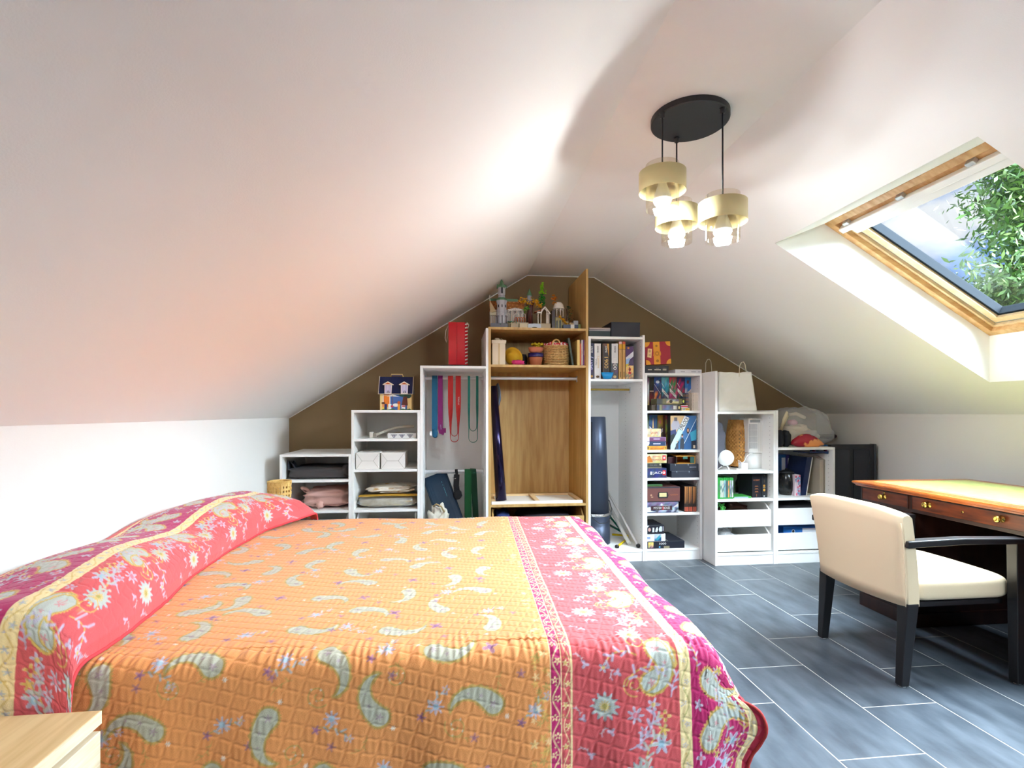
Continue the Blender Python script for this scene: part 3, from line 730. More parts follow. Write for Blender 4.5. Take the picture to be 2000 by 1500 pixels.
    def sprig(s, cs, ct, L, ang, col='lilac', leaf='lilac', n=4, op=1., bend=1.2, r=.0016, fl=None):
        pts = []; x, y, a = cs, ct, ang
        for i in range(13):
            pts.append((x, y)); x += math.cos(a)*L/12; y += math.sin(a)*L/12; a += bend/12
        s.stroke(pts, r, col, op)
        for i in range(n):
            p = pts[2+int(i*10/n)]; sd = 1 if i % 2 else -1; a_ = ang+bend*(i/n)+sd*.9; q = (p[0]+math.cos(a_)*L*.16, p[1]+math.sin(a_)*L*.16)
            s.stroke([p, q], L*.028, leaf, op)
        if fl: s.flower(pts[-1][0], pts[-1][1], L*.13, 5, fl, 'gold', op)
    def scroll(s, a, b, bg, cols, period=.05, op=1., seed=1, dens=1.):
        g = random.Random(seed); s.band(a, b, bg); c = (a+b)/2; h = (b-a)/2; t = s.T[0]
        sgn = 1
        while t < s.T[-1]:
            pts = [(c+sgn*h*.62*math.sin(i/8*math.pi), t+period*i/8) for i in range(9)]; s.stroke(pts, h*.09, cols[0], op)
            s.flower(c-sgn*h*.25, t+period*.5, h*.52*dens, 5, cols[1 % len(cols)], cols[-1], op, g.uniform(0,3)); 
            for q in range(3): s.flower(c+g.uniform(-.8,.8)*h, t+g.uniform(0,period), h*.2, 3, cols[q % len(cols)], None, op, g.uniform(0,3))
            t += period; sgn = -sgn
    def weave(s):
        j = 1+.05*(s.rg.random(s.img.shape[:2])-.5)+.035*np.sin(s.T*900)[:,None]*np.sin(s.S*760)[None]
        s.img *= j[...,None]; np.clip(s.img, 0, 1, s.img)
def paint_orange(P, s0, s1, seed=11):
    g = random.Random(seed); t = P.T[0]-.05; row = 0
    while t < P.T[-1]+.1:
        x = s0-.1+(row % 2)*.125
        i = 0
        while x < s1:
            jx, jt = x+g.uniform(-.02,.02), t+g.uniform(-.02,.02); a = g.choice((-.5, .3, 2.4, -2.2, 1.2, -1.2))
            if x < s1-.02:
                P.paisley(jx, jt, .029, a, g.random() < .5, 'pale', 'olive', 'mauve', 'olive', .72)
                P.flower(jx-math.cos(a)*.043, jt-math.sin(a)*.043, .0065, 6, 'white', None, .8)
            fx_, ft = x+.125+g.uniform(-.02,.02), t+g.uniform(-.03,.03)
            if fx_ < s1:
                k = g.random()
                if k < .45: P.flower(fx_, ft, .021, 4, 'mauve', 'plum', .75, g.uniform(0,3))
                else:
                    P.sprig(fx_-.03, ft-.02, .08, g.uniform(-.5,1.2), 'olive', 'blue', 5, .7, g.uniform(-1.5,1.5), .0012, 'lilac'); P.flower(fx_, ft, .020, 8, 'lilac', 'blue', .8); P.flower(fx_-.035, ft-.025, .012, 5, 'mauve', 'plum', .7)
            P.sprig(x+g.uniform(-.05,.1), t+.09, .06, g.uniform(0,6.28), 'olive', 'olive', 3, .45, g.uniform(-2,2), .0009)
            P.flower(x+g.uniform(-.06,.1), t+.08+g.uniform(-.02,.02), .012, 5, 'mauve', 'plum', .5, g.uniform(0,3))
            x += .25; i += 1
        t += .135; row += 1
def paint_coral(P, s0, s1, d, seed, per=.36, ph=0.):
    """coral border from s0 (inner edge) to s1 (outer edge); d=+1 when s grows outwards"""
    w = abs(s1-s0); at = lambda f: s0+d*w*f; t = P.T[0]-.2+ph; k = 0
    while t < P.T[-1]+.2:
        P.dahlia(at(.30), t, .036); P.dahlia(at(.62), t+.20, .036)
        P.paisley(at(.74), t+.055, .032, (0.6 if d > 0 else 2.54), False, 'pale', 'gold', 'rose', 'gold'); P.paisley(at(.80), t+.135, .030, (-1.0 if d > 0 else 4.14), True, 'pale', 'gold', 'rose', 'gold')
        P.sprig(at(.52), t+.26, .13, (.4 if d > 0 else 2.7), 'lilac', 'lilac', 6, .9, 1.4*d, .0018, 'lilac'); P.sprig(at(.50), t+.05, .11, 1.2, 'gold', 'lilac', 5, .9, -1.8*d, .0018, 'lilac')
        P.flower(at(.82), t+.27, .026, 6, 'lilac', 'blue', .95); P.flower(at(.86), t+.335, .016, 4, 'gold', 'red', .9); P.flower(at(.58), t+.34, .022, 7, 'lilac', 'rose', .9); P.sprig(at(.86), t+.25, .10, 1.6, 'lilac', 'pale', 5, .9, .6, .0015)
        P.sprig(at(.70), t+.20, .12, 1.9, 'gold', 'pale', 7, .9, -1.5*d, .0018, 'gold'); P.sprig(at(.92), t+.02, .09, 1.5, 'lilac', 'lilac', 6, .9, -.8, .0016, 'lilac'); P.sprig(at(.60), t+.12, .10, 2.6, 'gold', 'lilac', 6, .9, 1.9*d, .0016, 'lilac'); P.flower(at(.94), t+.19, .013, 5, 'lilac', 'rose', .9); P.flower(at(.66), t+.30, .016, 6, 'lilac', 'rose', .9)
        for (f, o) in ((.12,.1),(.18,.24),(.42,.08),(.10,.33),(.36,.30)):
            P.flower(at(f), t+o, .011, 3, 'lilac', None, .85, k*1.1+f*9); P.sprig(at(f)-.008, t+o+.008, .03, .7+f*7, 'lilac', 'white', 3, .8, 2, .0011)
        t += per; k += 1
def paint_magenta(P, s0, s1, d, seed, per=.30, ph=0.):
    w = abs(s1-s0); at = lambda f: s0+d*w*f; t = P.T[0]-.2+ph; k = 0
    while t < P.T[-1]+.2:
        P.paisley(at(.30), t+.02, .036, (1.1 if d > 0 else 2.0), True, 'pale', 'gold', 'rose', 'gold'); P.paisley(at(.34), t+.16, .036, (-.5 if d > 0 else 3.6), False, 'pale', 'gold', 'rose', 'gold')
        P.dahlia(at(.80), t+.10, .040); P.flower(at(.70), t+.245, .030, 7, 'lilac', 'blue', .95); P.flower(at(.74), t+.305, .027, 6, 'lilac', 'blue', .9)
        P.sprig(at(.30), t+.25, .09, (.2 if d > 0 else 2.9), 'lilac', 'lilac', 6, .95, 1.2, .002, 'gold'); P.sprig(at(.60), t+.02, .11, 1.2, 'lilac', 'pale', 6, .9, .9*d, .002, 'lilac')
        P.flower(at(.14), t+.275, .016, 4, 'lilac', 'rose', .9); P.flower(at(.12), t+.10, .015, 5, 'lilac', None, .9); P.flower(at(.45), t+.28, .013, 5, 'gold', 'olive', .95); P.flower(at(.88), t+.21, .012, 4, 'lilac', None, .9)
        P.sprig(at(.55), t+.10, .10, 1.0, 'lilac', 'pale', 6, .9, 1.5*d, .0018, 'lilac'); P.sprig(at(.92), t+.02, .09, 1.7, 'lilac', 'gold', 6, .9, -.9, .0016, 'lilac'); P.flower(at(.55), t+.20, .014, 5, 'gold', 'olive', .95); P.sprig(at(.10), t+.18, .07, 1.4, 'gold', 'lilac', 5, .9, .9, .0015)
        P.sprig(at(.85), t+.20, .08, 2.4, 'gold', 'lilac', 4, .9, -1.6*d, .0016)
        t += per; k += 1
def stitches(S, T):
    """grooves of the scalloped hand quilting (negative heights)"""
    X, Y = np.meshgrid(S, T); a = X*.88+Y*.47; b = -X*.47+Y*.88; q, A, L_ = .024, .0085, .052
    k = np.round(b/q); d = np.full(X.shape, 9.)
    for o in (-1, 0, 1):
        kk = k+o; sg = np.where(kk % 2 == 0, 1., -1.); w = 2*np.pi/L_
        c = kk*q+sg*A*np.cos(a*w); sl_ = A*w*np.sin(a*w); d = np.minimum(d, np.abs(b-c)/np.sqrt(1+sl_**2))
    return -.0019*np.exp(-(d/.0030)**2)+.0006*np.sin(X*410)*np.sin(Y*37+X*9)
def cloth(name, POS, IMG, parent):
    nt_, ns_ = POS.shape[:2]; inv = np.array(root_matrix(parent).inverted()); V = POS.reshape(-1,3) @ inv[:3,:3].T+inv[:3,3]
    idx = np.arange(nt_*ns_, dtype=np.int32).reshape(nt_, ns_); Q = np.stack([idx[:-1,:-1], idx[:-1,1:], idx[1:,1:], idx[1:,:-1]], -1).reshape(-1,4)
    me = bpy.data.meshes.new(name); me.vertices.add(len(V)); me.vertices.foreach_set('co', V.astype(np.float32).ravel())
    n = len(Q); me.loops.add(4*n); me.loops.foreach_set('vertex_index', Q.ravel()); me.polygons.add(n); me.polygons.foreach_set('loop_start', np.arange(0, 4*n, 4, dtype=np.int32))
    me.polygons.foreach_set('use_smooth', np.ones(n, bool)); me.update(calc_edges=True)
    at = me.color_attributes.new('Col', 'FLOAT_COLOR', 'POINT'); c = np.ones((nt_*ns_, 4), np.float32); c[:,:3] = IMG.reshape(-1,3); at.data.foreach_set('color', c.ravel())
    me.materials.append(MATS['quilt']); o = bpy.data.objects.new(name, me); COL.objects.link(o); o.parent = parent
    return o
def arc(over, rmax, amax):
    """integrate a fall-off whose slope eases to amax over rmax; returns (horizontal, drop) lookups"""
    g = np.linspace(0, .6, 1201); a = amax*sstep(g/rmax); dx = np.cumsum(np.cos(a))*(g[1]-g[0]); dz = np.cumsum(np.sin(a))*(g[1]-g[0])
    o = np.clip(over, 0, .6); return np.interp(o, g, dx), np.interp(o, g, dz)

quilt = thing('patchwork_quilt', 'orange quilted bedspread with pink and magenta paisley borders over the bed', 'quilt', (BO[0], BO[1], 0))
ZQ = .548
S = np.arange(-1.06, .815, .0024)
T = np.concatenate([np.arange(-.40, .12, .0021), np.arange(.12, .7, .0028), np.arange(.7, 1.70, .0038)])
P = Painter(S, T); P.band(-2, 2, 'orange'); paint_orange(P, -1.06, .20)
g = random.Random(3); 
for t in np.arange(T[0], T[-1], .018):       # gold flower haze at the edge of the orange field
    for q in range(2): P.flower(.205+g.uniform(-.012,.03), t+g.uniform(0,.018), g.uniform(.006,.012), 5, g.choice(('cream','gold','olive')), None, .55, g.uniform(0,3))
P.scroll(.236, .264, 'magenta', ('cream','cream','magenta'), .044, 1., 2, 1.25); P.scroll(.264, .288, 'coral', ('cream','cream','gold'), .05, 1., 4, 1.35)
for a in (.236, .263, .2875): P.band(a-.0012, a+.0014, 'cream')
P.band(.289, .552, 'coral'); paint_coral(P, .289, .552, 1, 5, ph=.06)
P.scroll(.552, .580, 'cream', ('olive','lilac','gold'), .05, .75, 6)
P.band(.580, .765, 'magenta'); paint_magenta(P, .580, .765, 1, 8, ph=.02)
P.scroll(.765, .790, 'cream', ('pale','lilac','gold'), .05, .7, 9); P.band(.790, 2, 'red'); P.weave()
SS, TT = np.meshgrid(S, T)
FE = .585
so = SS-FE; xf_, zf_ = arc(so, .13, math.radians(66)); nx_, nz_ = arc(-TT, .10, math.radians(87)); fo = TT-1.535; fx2, fz2 = arc(fo, .09, math.radians(82))
near = TT < 0; far = fo > 0; cw = sstep(-TT, .0, .20)*(so > 0)
hang = np.clip(nz_/.3, 0, 1.4)
lx = np.where(so > 0, FE+xf_*(1-cw)+so*.70*cw, SS)
ly = np.where(near, -nx_, np.where(far, 1.535+fx2, TT))
lz = ZQ-np.where(so > 0, zf_*(1-cw)+.10*so*cw, 0)-np.where(near, nz_*(1-.10*cw*np.clip(so/.2,0,1)), 0)-np.where(far, fz2, 0)
fold = hang*(.010*np.sin(SS*13+.6)+.006*np.sin(SS*29+2))+cw*np.clip(so,0,1)*(.06*np.sin(TT*22)+.05)
ly = ly-fold; lx = lx+cw*np.clip(so,0,1)*.10*np.sin(TT*24+1.0)
lx = lx+np.where(so > .05, .008*np.sin(TT*11), 0)
nz2 = np.array([[noise.noise(Vector((a*3.1, b*3.1, 0))) for a in S[::16]] for b in T[::16]])
ii, jj = np.arange(len(S))/16., np.arange(len(T))/16.
nzf = np.array([np.interp(ii, np.arange(nz2.shape[1]), r) for r in nz2]); nzf = np.array([np.interp(jj, np.arange(nzf.shape[0]), nzf[:,k]) for k in range(nzf.shape[1])]).T
lz = lz+nzf*.008*(~near); ly = ly+nzf*.008*near
st2 = stitches(S, T); wr = .0014*np.exp(-((TT+.02)/.05)**2)*np.sin(SS*250+4*np.sin(SS*31)+TT*20)
hh = st2+wr
up = np.where(near, np.cos(np.clip(-TT/.10,0,1)*1.5), 1.); lz = lz+hh*up; ly = ly-hh*np.where(near, np.sin(np.clip(-TT/.10,0,1)*1.5), 0)
POS = np.stack([BO[0]+lx*BC-ly*BS, BO[1]+lx*BS+ly*BC, lz], -1)
cloth('quilt_field', POS, P.img, quilt)
hem = MB(); hem.tube([tuple(POS[0,i]) for i in range(0, len(S), 6)], .004, 6); hem.build('near_hem', mat('hem_red', (186,60,56), .8), quilt)
hem = MB(); hem.tube([tuple(POS[j,-1]) for j in range(0, len(T), 6)], .004, 6); hem.build('foot_hem', 'hem_red', quilt)

# the turned-up end of the quilt lying over the pillows
pr = np.array([(-.893,.552),(-.884,.59),(-.892,.632),(-.925,.668),(-.975,.690),(-1.03,.702),(-1.09,.704),(-1.16,.694),(-1.24,.672),(-1.312,.645)])
dd = np.concatenate([[0], np.cumsum(np.hypot(*np.diff(pr, axis=0).T))]); PL = dd[-1]
S2 = np.arange(0, PL, .0025); T2 = np.concatenate([np.arange(-.40, .10, .0022), np.arange(.10, .7, .003), np.arange(.7, 1.66, .0042)])
P2 = Painter(S2, T2); P2.band(-1, 2, 'coral'); paint_coral(P2, .0, .215, 1, 15, .36, .10)
P2.scroll(.215, .249, 'cream', ('gold','pale','lilac'), .05, .8, 16); P2.band(.249, .462, 'magenta'); paint_magenta(P2, .249, .462, 1, 18, .30, .15); P2.scroll(.462, .485, 'cream', ('pale','gold','gold'), .05, .6, 19); P2.weave()
SS, TT = np.meshgrid(S2, T2)
px = np.interp(SS, dd, pr[:,0]); pz = np.interp(SS, dd, pr[:,1])
# two pillows side by side: a shallow valley between them, higher at the far end
bul = np.clip((pz-.552)/.14, 0, 1)
pz = pz+bul*(.016*np.sin((TT-.1)*2*math.pi/.80)+.022*sstep(TT, .9, 1.5)-.012*np.exp(-((TT-.80)/.10)**2))
n2 = np.array([[noise.noise(Vector((a*7, b*4, 9))) for a in S2[::8]] for b in T2[::12]])
ii, jj = np.arange(len(S2))/8., np.arange(len(T2))/12.
n2 = np.array([np.interp(ii, np.arange(n2.shape[1]), r) for r in n2]); n2 = np.array([np.interp(jj, np.arange(n2.shape[0]), n2[:,k]) for k in range(n2.shape[1])]).T
pz = pz+n2*.010*bul; px = px+n2*.012+.012*np.sin(TT*5)+.065*(1-sstep(TT, .0, .6))
# near end hangs over the side of the bed in front of the quilt
nx_, nz_ = arc(-TT, .10, math.radians(88)); fo = TT-1.50; fx2, fz2 = arc(fo, .10, math.radians(70)); near = TT < 0; far = fo > 0
py = 1.322+np.where(near, -nx_-.016, np.where(far, 1.50+fx2, TT)); hang = np.clip(nz_/.3, 0, 1.3)
pz = pz-np.where(near, nz_, 0)-np.where(far, fz2*.9, 0)
px = px+np.where(near, hang*(.02+.03*np.sin(SS*9+.4))*(1-SS/PL)-.02*hang, 0)
py = py-hang*(.012*np.sin(SS*16+1)+.010)
# far corner flap falls forward over the bed
fw = sstep(TT, 1.28, 1.52)*(1-np.clip(SS/.20, 0, 1))**1.3
px = px+fw*.16; pz = pz+fw*.035
h2 = stitches(S2, T2)*.9; nrm = np.where(near, 0, 1); pz = pz+h2*nrm+.006; py = py-h2*(1-nrm)
px = np.maximum(px, XL+.006)
POS2 = np.stack([px, py, pz], -1)
cloth('pillow_turnover', POS2, P2.img, quilt)
hem = MB(); hem.tube([tuple(POS2[j,0]) for j in range(0, len(T2), 5)], .005, 6); hem.build('turnover_hem', mat('hem_coral', (214,64,70), .8), quilt)
pl = thing('pillow', 'plump pillows hidden under the turned-up quilt end by the wall', 'pillow', (-1.1, 2.05, ZQ))
MB().lump(-1.30, -.93, 1.40, 2.08, ZQ+.005, ZQ+.105, .5, .7, .03, 2).build('pillow_case', 'mattress_cloth', pl)
MB().lump(-1.30, -.93, 2.10, 2.78, ZQ+.005, ZQ+.115, .5, .7, .03, 3).build('pillow_case', 'mattress_cloth', pl)

# ------------------------------------------------------------------ things on the shelves
def ext(u0, u1, vt, zb, yf, d):
    return (wx(u0,yf), wx(u1,yf), yf, yf+d, zb, wz((u0+u1)/2, vt, yf))
def carton(name, label, cat, e, c, fr=None, group=None, m='print', bevel=.0012, M=None):
    x0,x1,y0,y1,z0,z1_ = e
    t = thing(name, label, cat, ((x0+x1)/2, (y0+y1)/2, z0), group=group)
    mb = MB().box(*e, c=c)
    if M is not None: mb.xf(M)
    mb.build('box', m, t, bevel=bevel)
    if fr:
        f = Face(x0, x1, z0, z1_, y0); fr(f, t)
        if f.mb.v: f.done(t, M=M)
    return t
def vtext(t, s_, e, fz, size, m, width=None, dx=0., shear=0.):      # spine text reading downwards
    x0,x1,y0,y1,z0,z1_ = e; text(t, s_, ((x0+x1)/2+dx, y0-.0014, z0+(z1_-z0)*fz), size, m, -math.pi/2, width, shear=shear)
def htext(t, s_, e, fx_, fz, size, m, width=None, rot=0., k=.0014):
    x0,x1,y0,y1,z0,z1_ = e; text(t, s_, (x0+(x1-x0)*fx_, y0-k, z0+(z1_-z0)*fz), size, m, rot, width)

# ---- lowest unit
cb = thing('folded_bag', 'dark charcoal folded garment bag on the upper shelf of the lowest unit', 'bag', ((X1a+X1b)/2, 4.03, z1['a']))
MB().lump(X1a+.026, X1b-.026, 3.83, 4.25, z1['a'], wz(615,914,3.83), .3, .35, .08, 4, 56, 22, (64,60,60)).build('folded_body', 'matte_color', cb)
fl_ = MB(); fl_.ribbon([(wx(566,3.9),3.92,wz(560,920,3.9)),(wx(563,3.9),3.93,wz(560,903,3.9)),(wx(570,3.9),3.94,wz(560,905,3.9)),(wx(574,3.9),3.95,wz(560,914,3.9)),(wx(620,3.9),3.96,wz(600,916,3.9)),(wx(660,3.9),3.96,wz(640,915,3.9))], (0,1,0), .09, .012, (40,46,56)); fl_.build('carry_strap', 'matte_color', cb)
MB().lump(wx(664,3.83), X1b-.024, 3.832, 4.0, z1['a']+.01, wz(670,908,3.83), .6, .7, .25, 9, 30, 16, (70,66,66)).build('gathered_end', 'matte_color', cb)
pk = thing('folded_blanket', 'pale pink waffle blanket folded on the low shelf by the wall', 'blanket', (wx(632,3.9), 4.0, z1['b']))
mat('pink_waffle', (212,168,156), .9, bump=.5, bscale=260)
MB().lump(wx(582,3.85), X1b-.022, 3.85, 4.3, z1['b'], wz(632,958,3.85), .4, .5, .22, 6, 60, 26).build('blanket_fold', 'pink_waffle', pk)
MB().lump(wx(612,3.83), wx(632,3.83), 3.828, 3.95, z1['b'], wz(622,980,3.83), .8, .8, .3, 8, 20, 12).build('tucked_corner', 'pink_waffle', pk)
kn = MB(); kn.tube([(wx(598,3.95),3.95,wz(598,960,3.95)),(wx(592,3.95),3.93,wz(598,952,3.95)),(wx(600,3.95),3.92,wz(598,953,3.95)),(wx(606,3.95),3.95,wz(606,962,3.95))], [.012,.014,.012,.01], 8); kn.build('knot', 'pink_waffle', pk)
# rattan shade beside it
rt = thing('rattan_lamp', 'pale woven rattan cylinder lamp behind the pillows', 'lamp', (wx(546,3.2), 3.2, .44))
rx, rz0, rz1 = wx(546,3.2), .445, wz(546,940,3.2); rr_ = (wx(568,3.2)-wx(524,3.2))/2
mat('cane', (226,188,112), .6, rgb2=(206,162,84), nscale=60)
mb = MB(); na, nz_ = 44, 22
for j in range(nz_):
    for i in range(na):
        hole = (i % 2 == 1 and j % 2 == 1 and 1 < j < nz_-2)
        a0, a1 = 2*math.pi*i/na, 2*math.pi*(i+1)/na; za_, zb2 = rz0+(rz1-rz0)*j/nz_, rz0+(rz1-rz0)*(j+1)/nz_
        if not hole: mb.add([(rx+rr_*math.cos(a0),3.2+rr_*math.sin(a0),za_),(rx+rr_*math.cos(a1),3.2+rr_*math.sin(a1),za_),(rx+rr_*math.cos(a1),3.2+rr_*math.sin(a1),zb2),(rx+rr_*math.cos(a0),3.2+rr_*math.sin(a0),zb2)], [(0,1,2,3)])
o = mb.build('woven_shade', 'cane', rt); sd = o.modifiers.new('th', 'SOLIDIFY'); sd.thickness = .003
for z in (rz0, rz1): MB().tube([(rx+rr_*math.cos(a*.1963), 3.2+rr_*math.sin(a*.1963), z) for a in range(32)], .004, 8, closed=True).build('rim', 'cane', rt)
MB().lathe([(.0001,.44),(.04,.44),(.04,.448),(.012,.46),(.012,.50),(.0001,.50)], rx, 3.2, 20).build('lamp_foot', 'cane', rt)

# ---- second unit
hs = thing('toy_house', 'toy house with a navy roof, two dormers and a carrying handle', 'toy', (wx(772,3.88), 3.96, z2['top']))
hx0, hx1, hz0, hz1 = wx(741,3.88), wx(805,3.88), z2['top'], wz(772,735,3.88); hw_ = hx1-hx0; hh_ = hz1-hz0
zr = hz0+hh_*.50
MB().box(hx0+hw_*.02, hx1-hw_*.02, 3.88, 4.05, hz0, zr+.01, (234,206,140)).build('walls', 'matte_color', hs)
mb = MB(); mb.prism([(3.865,zr-.004),(4.065,zr-.004),(4.00,hz1),(3.93,hz1)], 'X', hx0-.004, hx1+.004, (26,38,84)); rf = mb.build('roof', 'gloss_color', hs)
mb = MB()
for k in range(30): mb.prism([(3.8635,zr-.002),(3.867,zr-.002),(3.932,hz1),(3.9285,hz1)], 'X', hx0+hw_*(k+.5)/30-.0006, hx0+hw_*(k+.5)/30+.0006, (20,30,70))
mb.build('roof_ribs', 'gloss_color', rf)
mb = MB()
for (xa, xb) in ((hx0-.007,hx0-.003),(hx1+.003,hx1+.007)): mb.prism([(3.861,zr-.008),(3.868,zr-.008),(3.936,hz1+.003),(3.929,hz1+.003)], 'X', xa, xb, (206,196,178))
mb.box(hx0-.006, hx1+.006, 3.862, 3.868, zr-.008, zr-.004, (226,214,186)); mb.build('roof_edging', 'matte_color', hs)
hd = MB(); hc = (hx0+hx1)/2; hd.tube([(hc-hw_*.20,3.96,hz1-.004),(hc-hw_*.17,3.96,hz1+.018),(hc+hw_*.17,3.96,hz1+.018),(hc+hw_*.20,3.96,hz1-.004)], .006, 8, (236,206,140)); hd.build('handle_posts', 'matte_color', hs)
MB().box(hc-hw_*.16, hc+hw_*.16, 3.945, 3.975, hz1+.004, hz1+.016, (110,104,124)).build('handle_grip', 'matte_color', hs, bevel=.004)
for q in (.27, .765):
    cx = hx0+hw_*q; zb = zr+hh_*.04; zt_ = hz0+hh_*.76; w2 = hw_*.105
    dm = MB().box(cx-w2, cx+w2, 3.862, 3.93, zr-hh_*.02, zt_, (216,206,206)).build('dormer', 'matte_color', hs)
    MB().prism([(cx-w2*1.5,zt_),(cx,zt_+hh_*.085),(cx+w2*1.5,zt_),(cx+w2*1.5,zt_-.004),(cx-w2*1.5,zt_-.004)], 'Y', 3.856, 3.93, (240,226,204)).build('dormer_roof', 'matte_color', dm)
    f = Face(cx-w2*.82, cx+w2*.82, zb-hh_*.03, zt_-.003, 3.862); f.rect((196,186,216),0,1,0,1); f.poly((60,56,90),[(.25,0),(.5,.42),(.48,0)]).poly((60,56,90),[(.56,0),(.6,.38),(.82,0)]).rect((236,230,236),.47,.53,0,1); f.done(dm, 'curtained_window')
    MB().prism([(cx-w2*.9,zt_),(cx,zt_+hh_*.055),(cx+w2*.9,zt_)], 'Y', 3.8548, 3.856, (190,92,50)).build('gable_panel', 'matte_color', dm)
f = Face(hx0+hw_*.02, hx1-hw_*.02, hz0, zr, 3.88)
f.rect((66,104,168),.32,.86,.0,1).rect((176,76,40),.10,.31,.88,1).rect((230,126,36),.11,.31,.20,.85).rect((236,226,220),.09,.115,.2,.9).rect((236,226,220),.30,.325,.0,.9).rect((38,50,104),.12,.22,0,.36)
f.disc((44,92,78),.78,.98,.20,.22).disc((30,70,60),.88,.86,.12,.16).poly((96,44,34),[(.68,.28),(.74,.8),(.86,.8),(.88,.28)]).poly((238,236,228),[(.20,.82),(.40,.93),(.62,.80)]).rect((130,84,66),.395,.41,.05,.86)
f.disc((240,238,232),.50,.30,.10,.10).rect((240,238,232),.26,.36,.0,.36).rect((204,60,70),.34,.42,.18,.28).rect((240,238,232),.68,.80,.05,.30).rect((204,60,70),.70,.80,.20,.28).rect((236,160,50),.56,.64,0,.36).disc((190,86,40),.60,.44,.05,.10).rect((232,150,90),.07,.14,.16,.36).disc((96,46,28),.105,.42,.06,.05).rect((236,206,60),.08,.135,0,.18)
f.poly((60,110,60),[(.04,0),(.10,.08),(.2,.02),(.42,.1),(.5,0)]).poly((60,110,60),[(.6,0),(.72,.10),(.85,.04),(.95,.1),(1,0)]); f.done(hs, 'painted_scene')

gh = thing('plastic_hoop', 'grey curved plastic hoop with a white end cap on the shelf', 'hoop', (wx(770,3.9), 4.0, z2['a']))
pts = [(wx(735,3.95),3.95,z2['a']+.022)]+[(wx(740+k*7.5,3.95), 3.95+.02*k**.5, z2['a']+.03+.052*math.sin(min(1,k/7)*math.pi/2)) for k in range(10)]
mb = MB(); mb.ribbon(pts, (0,1,0), .05, .018, (178,170,154)); mb.build('hoop_arm', 'matte_color', gh, bevel=.004)
MB().box(wx(722,3.95), wx(729,3.95), 3.93, 3.98, z2['a'], z2['a']+.044, (214,208,196)).build('end_cap', 'matte_color', gh, bevel=.005)
MB().box(wx(729,3.95), wx(737,3.95), 3.935, 3.975, z2['a']+.004, z2['a']+.036, (150,142,130)).build('clamp', 'matte_color', gh, bevel=.003)
yc = MB().lump(wx(752,3.98), wx(790,3.98), 4.06, 4.16, z2['a'], wz(770,845,4.0), .7, .8, .3, 5, 26, 14, (190,140,50)).build('yellow_cloth', 'matte_color'); tag(yc, 'crumpled mustard yellow cloth tucked behind the white tin', 'cloth')
def fr(f, t):
    for a in (.22, .5, .78): f.disc((70,72,92),a,.45,.05,.30).disc((214,214,214),a,.45,.02,.16).rect((70,72,92),a-.11,a+.11,.60,.72)
carton('tin_box', 'white tin with dark ornamental motifs on the hoop shelf', 'tin', ext(757,813,846,z2['a'],3.84,.09), (216,216,214), fr, m='gloss_color', bevel=.004)
for k, (a, b) in enumerate(((695,741),(744,790))):
    e = ext(a, b, 884, z2['b'], 3.83, .30); x0,x1,y0,y1,z0,z1_ = e
    t = carton('paper_parcel', ('white paper-wrapped parcel next to the cabinet side panel' if k == 0 else 'white paper-wrapped parcel at the middle of the shelf'), 'parcel', e, (232,228,222), None, 'white paper-wrapped parcels', 'matte_color', .004)
    mb = MB(); cxm, czm = (x0+x1)/2, (z0+z1_)/2; d_ = (x1-x0)*.24
    for p, q in (((x0,z0),(cxm-d_,czm)),((x0,z1_),(cxm-d_,czm)),((x1,z0),(cxm+d_,czm)),((x1,z1_),(cxm+d_,czm)),((cxm-d_,czm),(cxm+d_,czm))): mb.tube([(p[0],y0-.0003,p[1]),(q[0],y0-.0003,q[1])], .0009, 4, (150,140,128))
    mb.build('fold_creases', 'matte_color', t)
bd = thing('folded_bedding', 'beige patterned cushion in a clear wrapper on the lower shelf', 'bedding', (wx(752,3.9), 4.0, z2['c']))
mat('beige_print', (196,182,146), .85, rgb2=(168,156,116), nscale=40, bump=.2, bscale=120)
MB().lump(wx(694,3.84), wx(815,3.84), 3.84, 4.30, z2['c'], wz(752,972,3.84), .35, .6, .08, 7, 60, 24).build('cushion', 'beige_print', bd)
MB().lump(wx(692,3.835), wx(816.5,3.835), 3.832, 4.31, z2['c'], wz(752,970.5,3.84), .30, .5, .10, 17, 40, 18).build('clear_wrapper', 'clear_plastic', bd)
b2 = thing('floral_linen', 'white and mustard floral linen folded on the wrapped cushion', 'bedding', (wx(757,3.9), 4.0, wz(752,971,3.84)))
mat('floral_cloth', (232,222,206), .85, rgb2=(196,150,80), nscale=16, lo=.56, hi=.70)
zl_ = wz(752,970,3.84)
MB().lump(wx(704,3.87), wx(812,3.87), 3.87, 4.25, zl_, wz(757,951,3.87), .5, .9, .28, 12, 60, 24).build('linen_fold', 'floral_cloth', b2)
MB().ribbon([(wx(701,3.86),3.865,zl_+.004),(wx(757,3.86),3.86,zl_+.010),(wx(815,3.86),3.866,zl_+.006)], (0,1,0), .05, .008, (186,140,30)).build('mustard_edge', 'matte_color', b2)

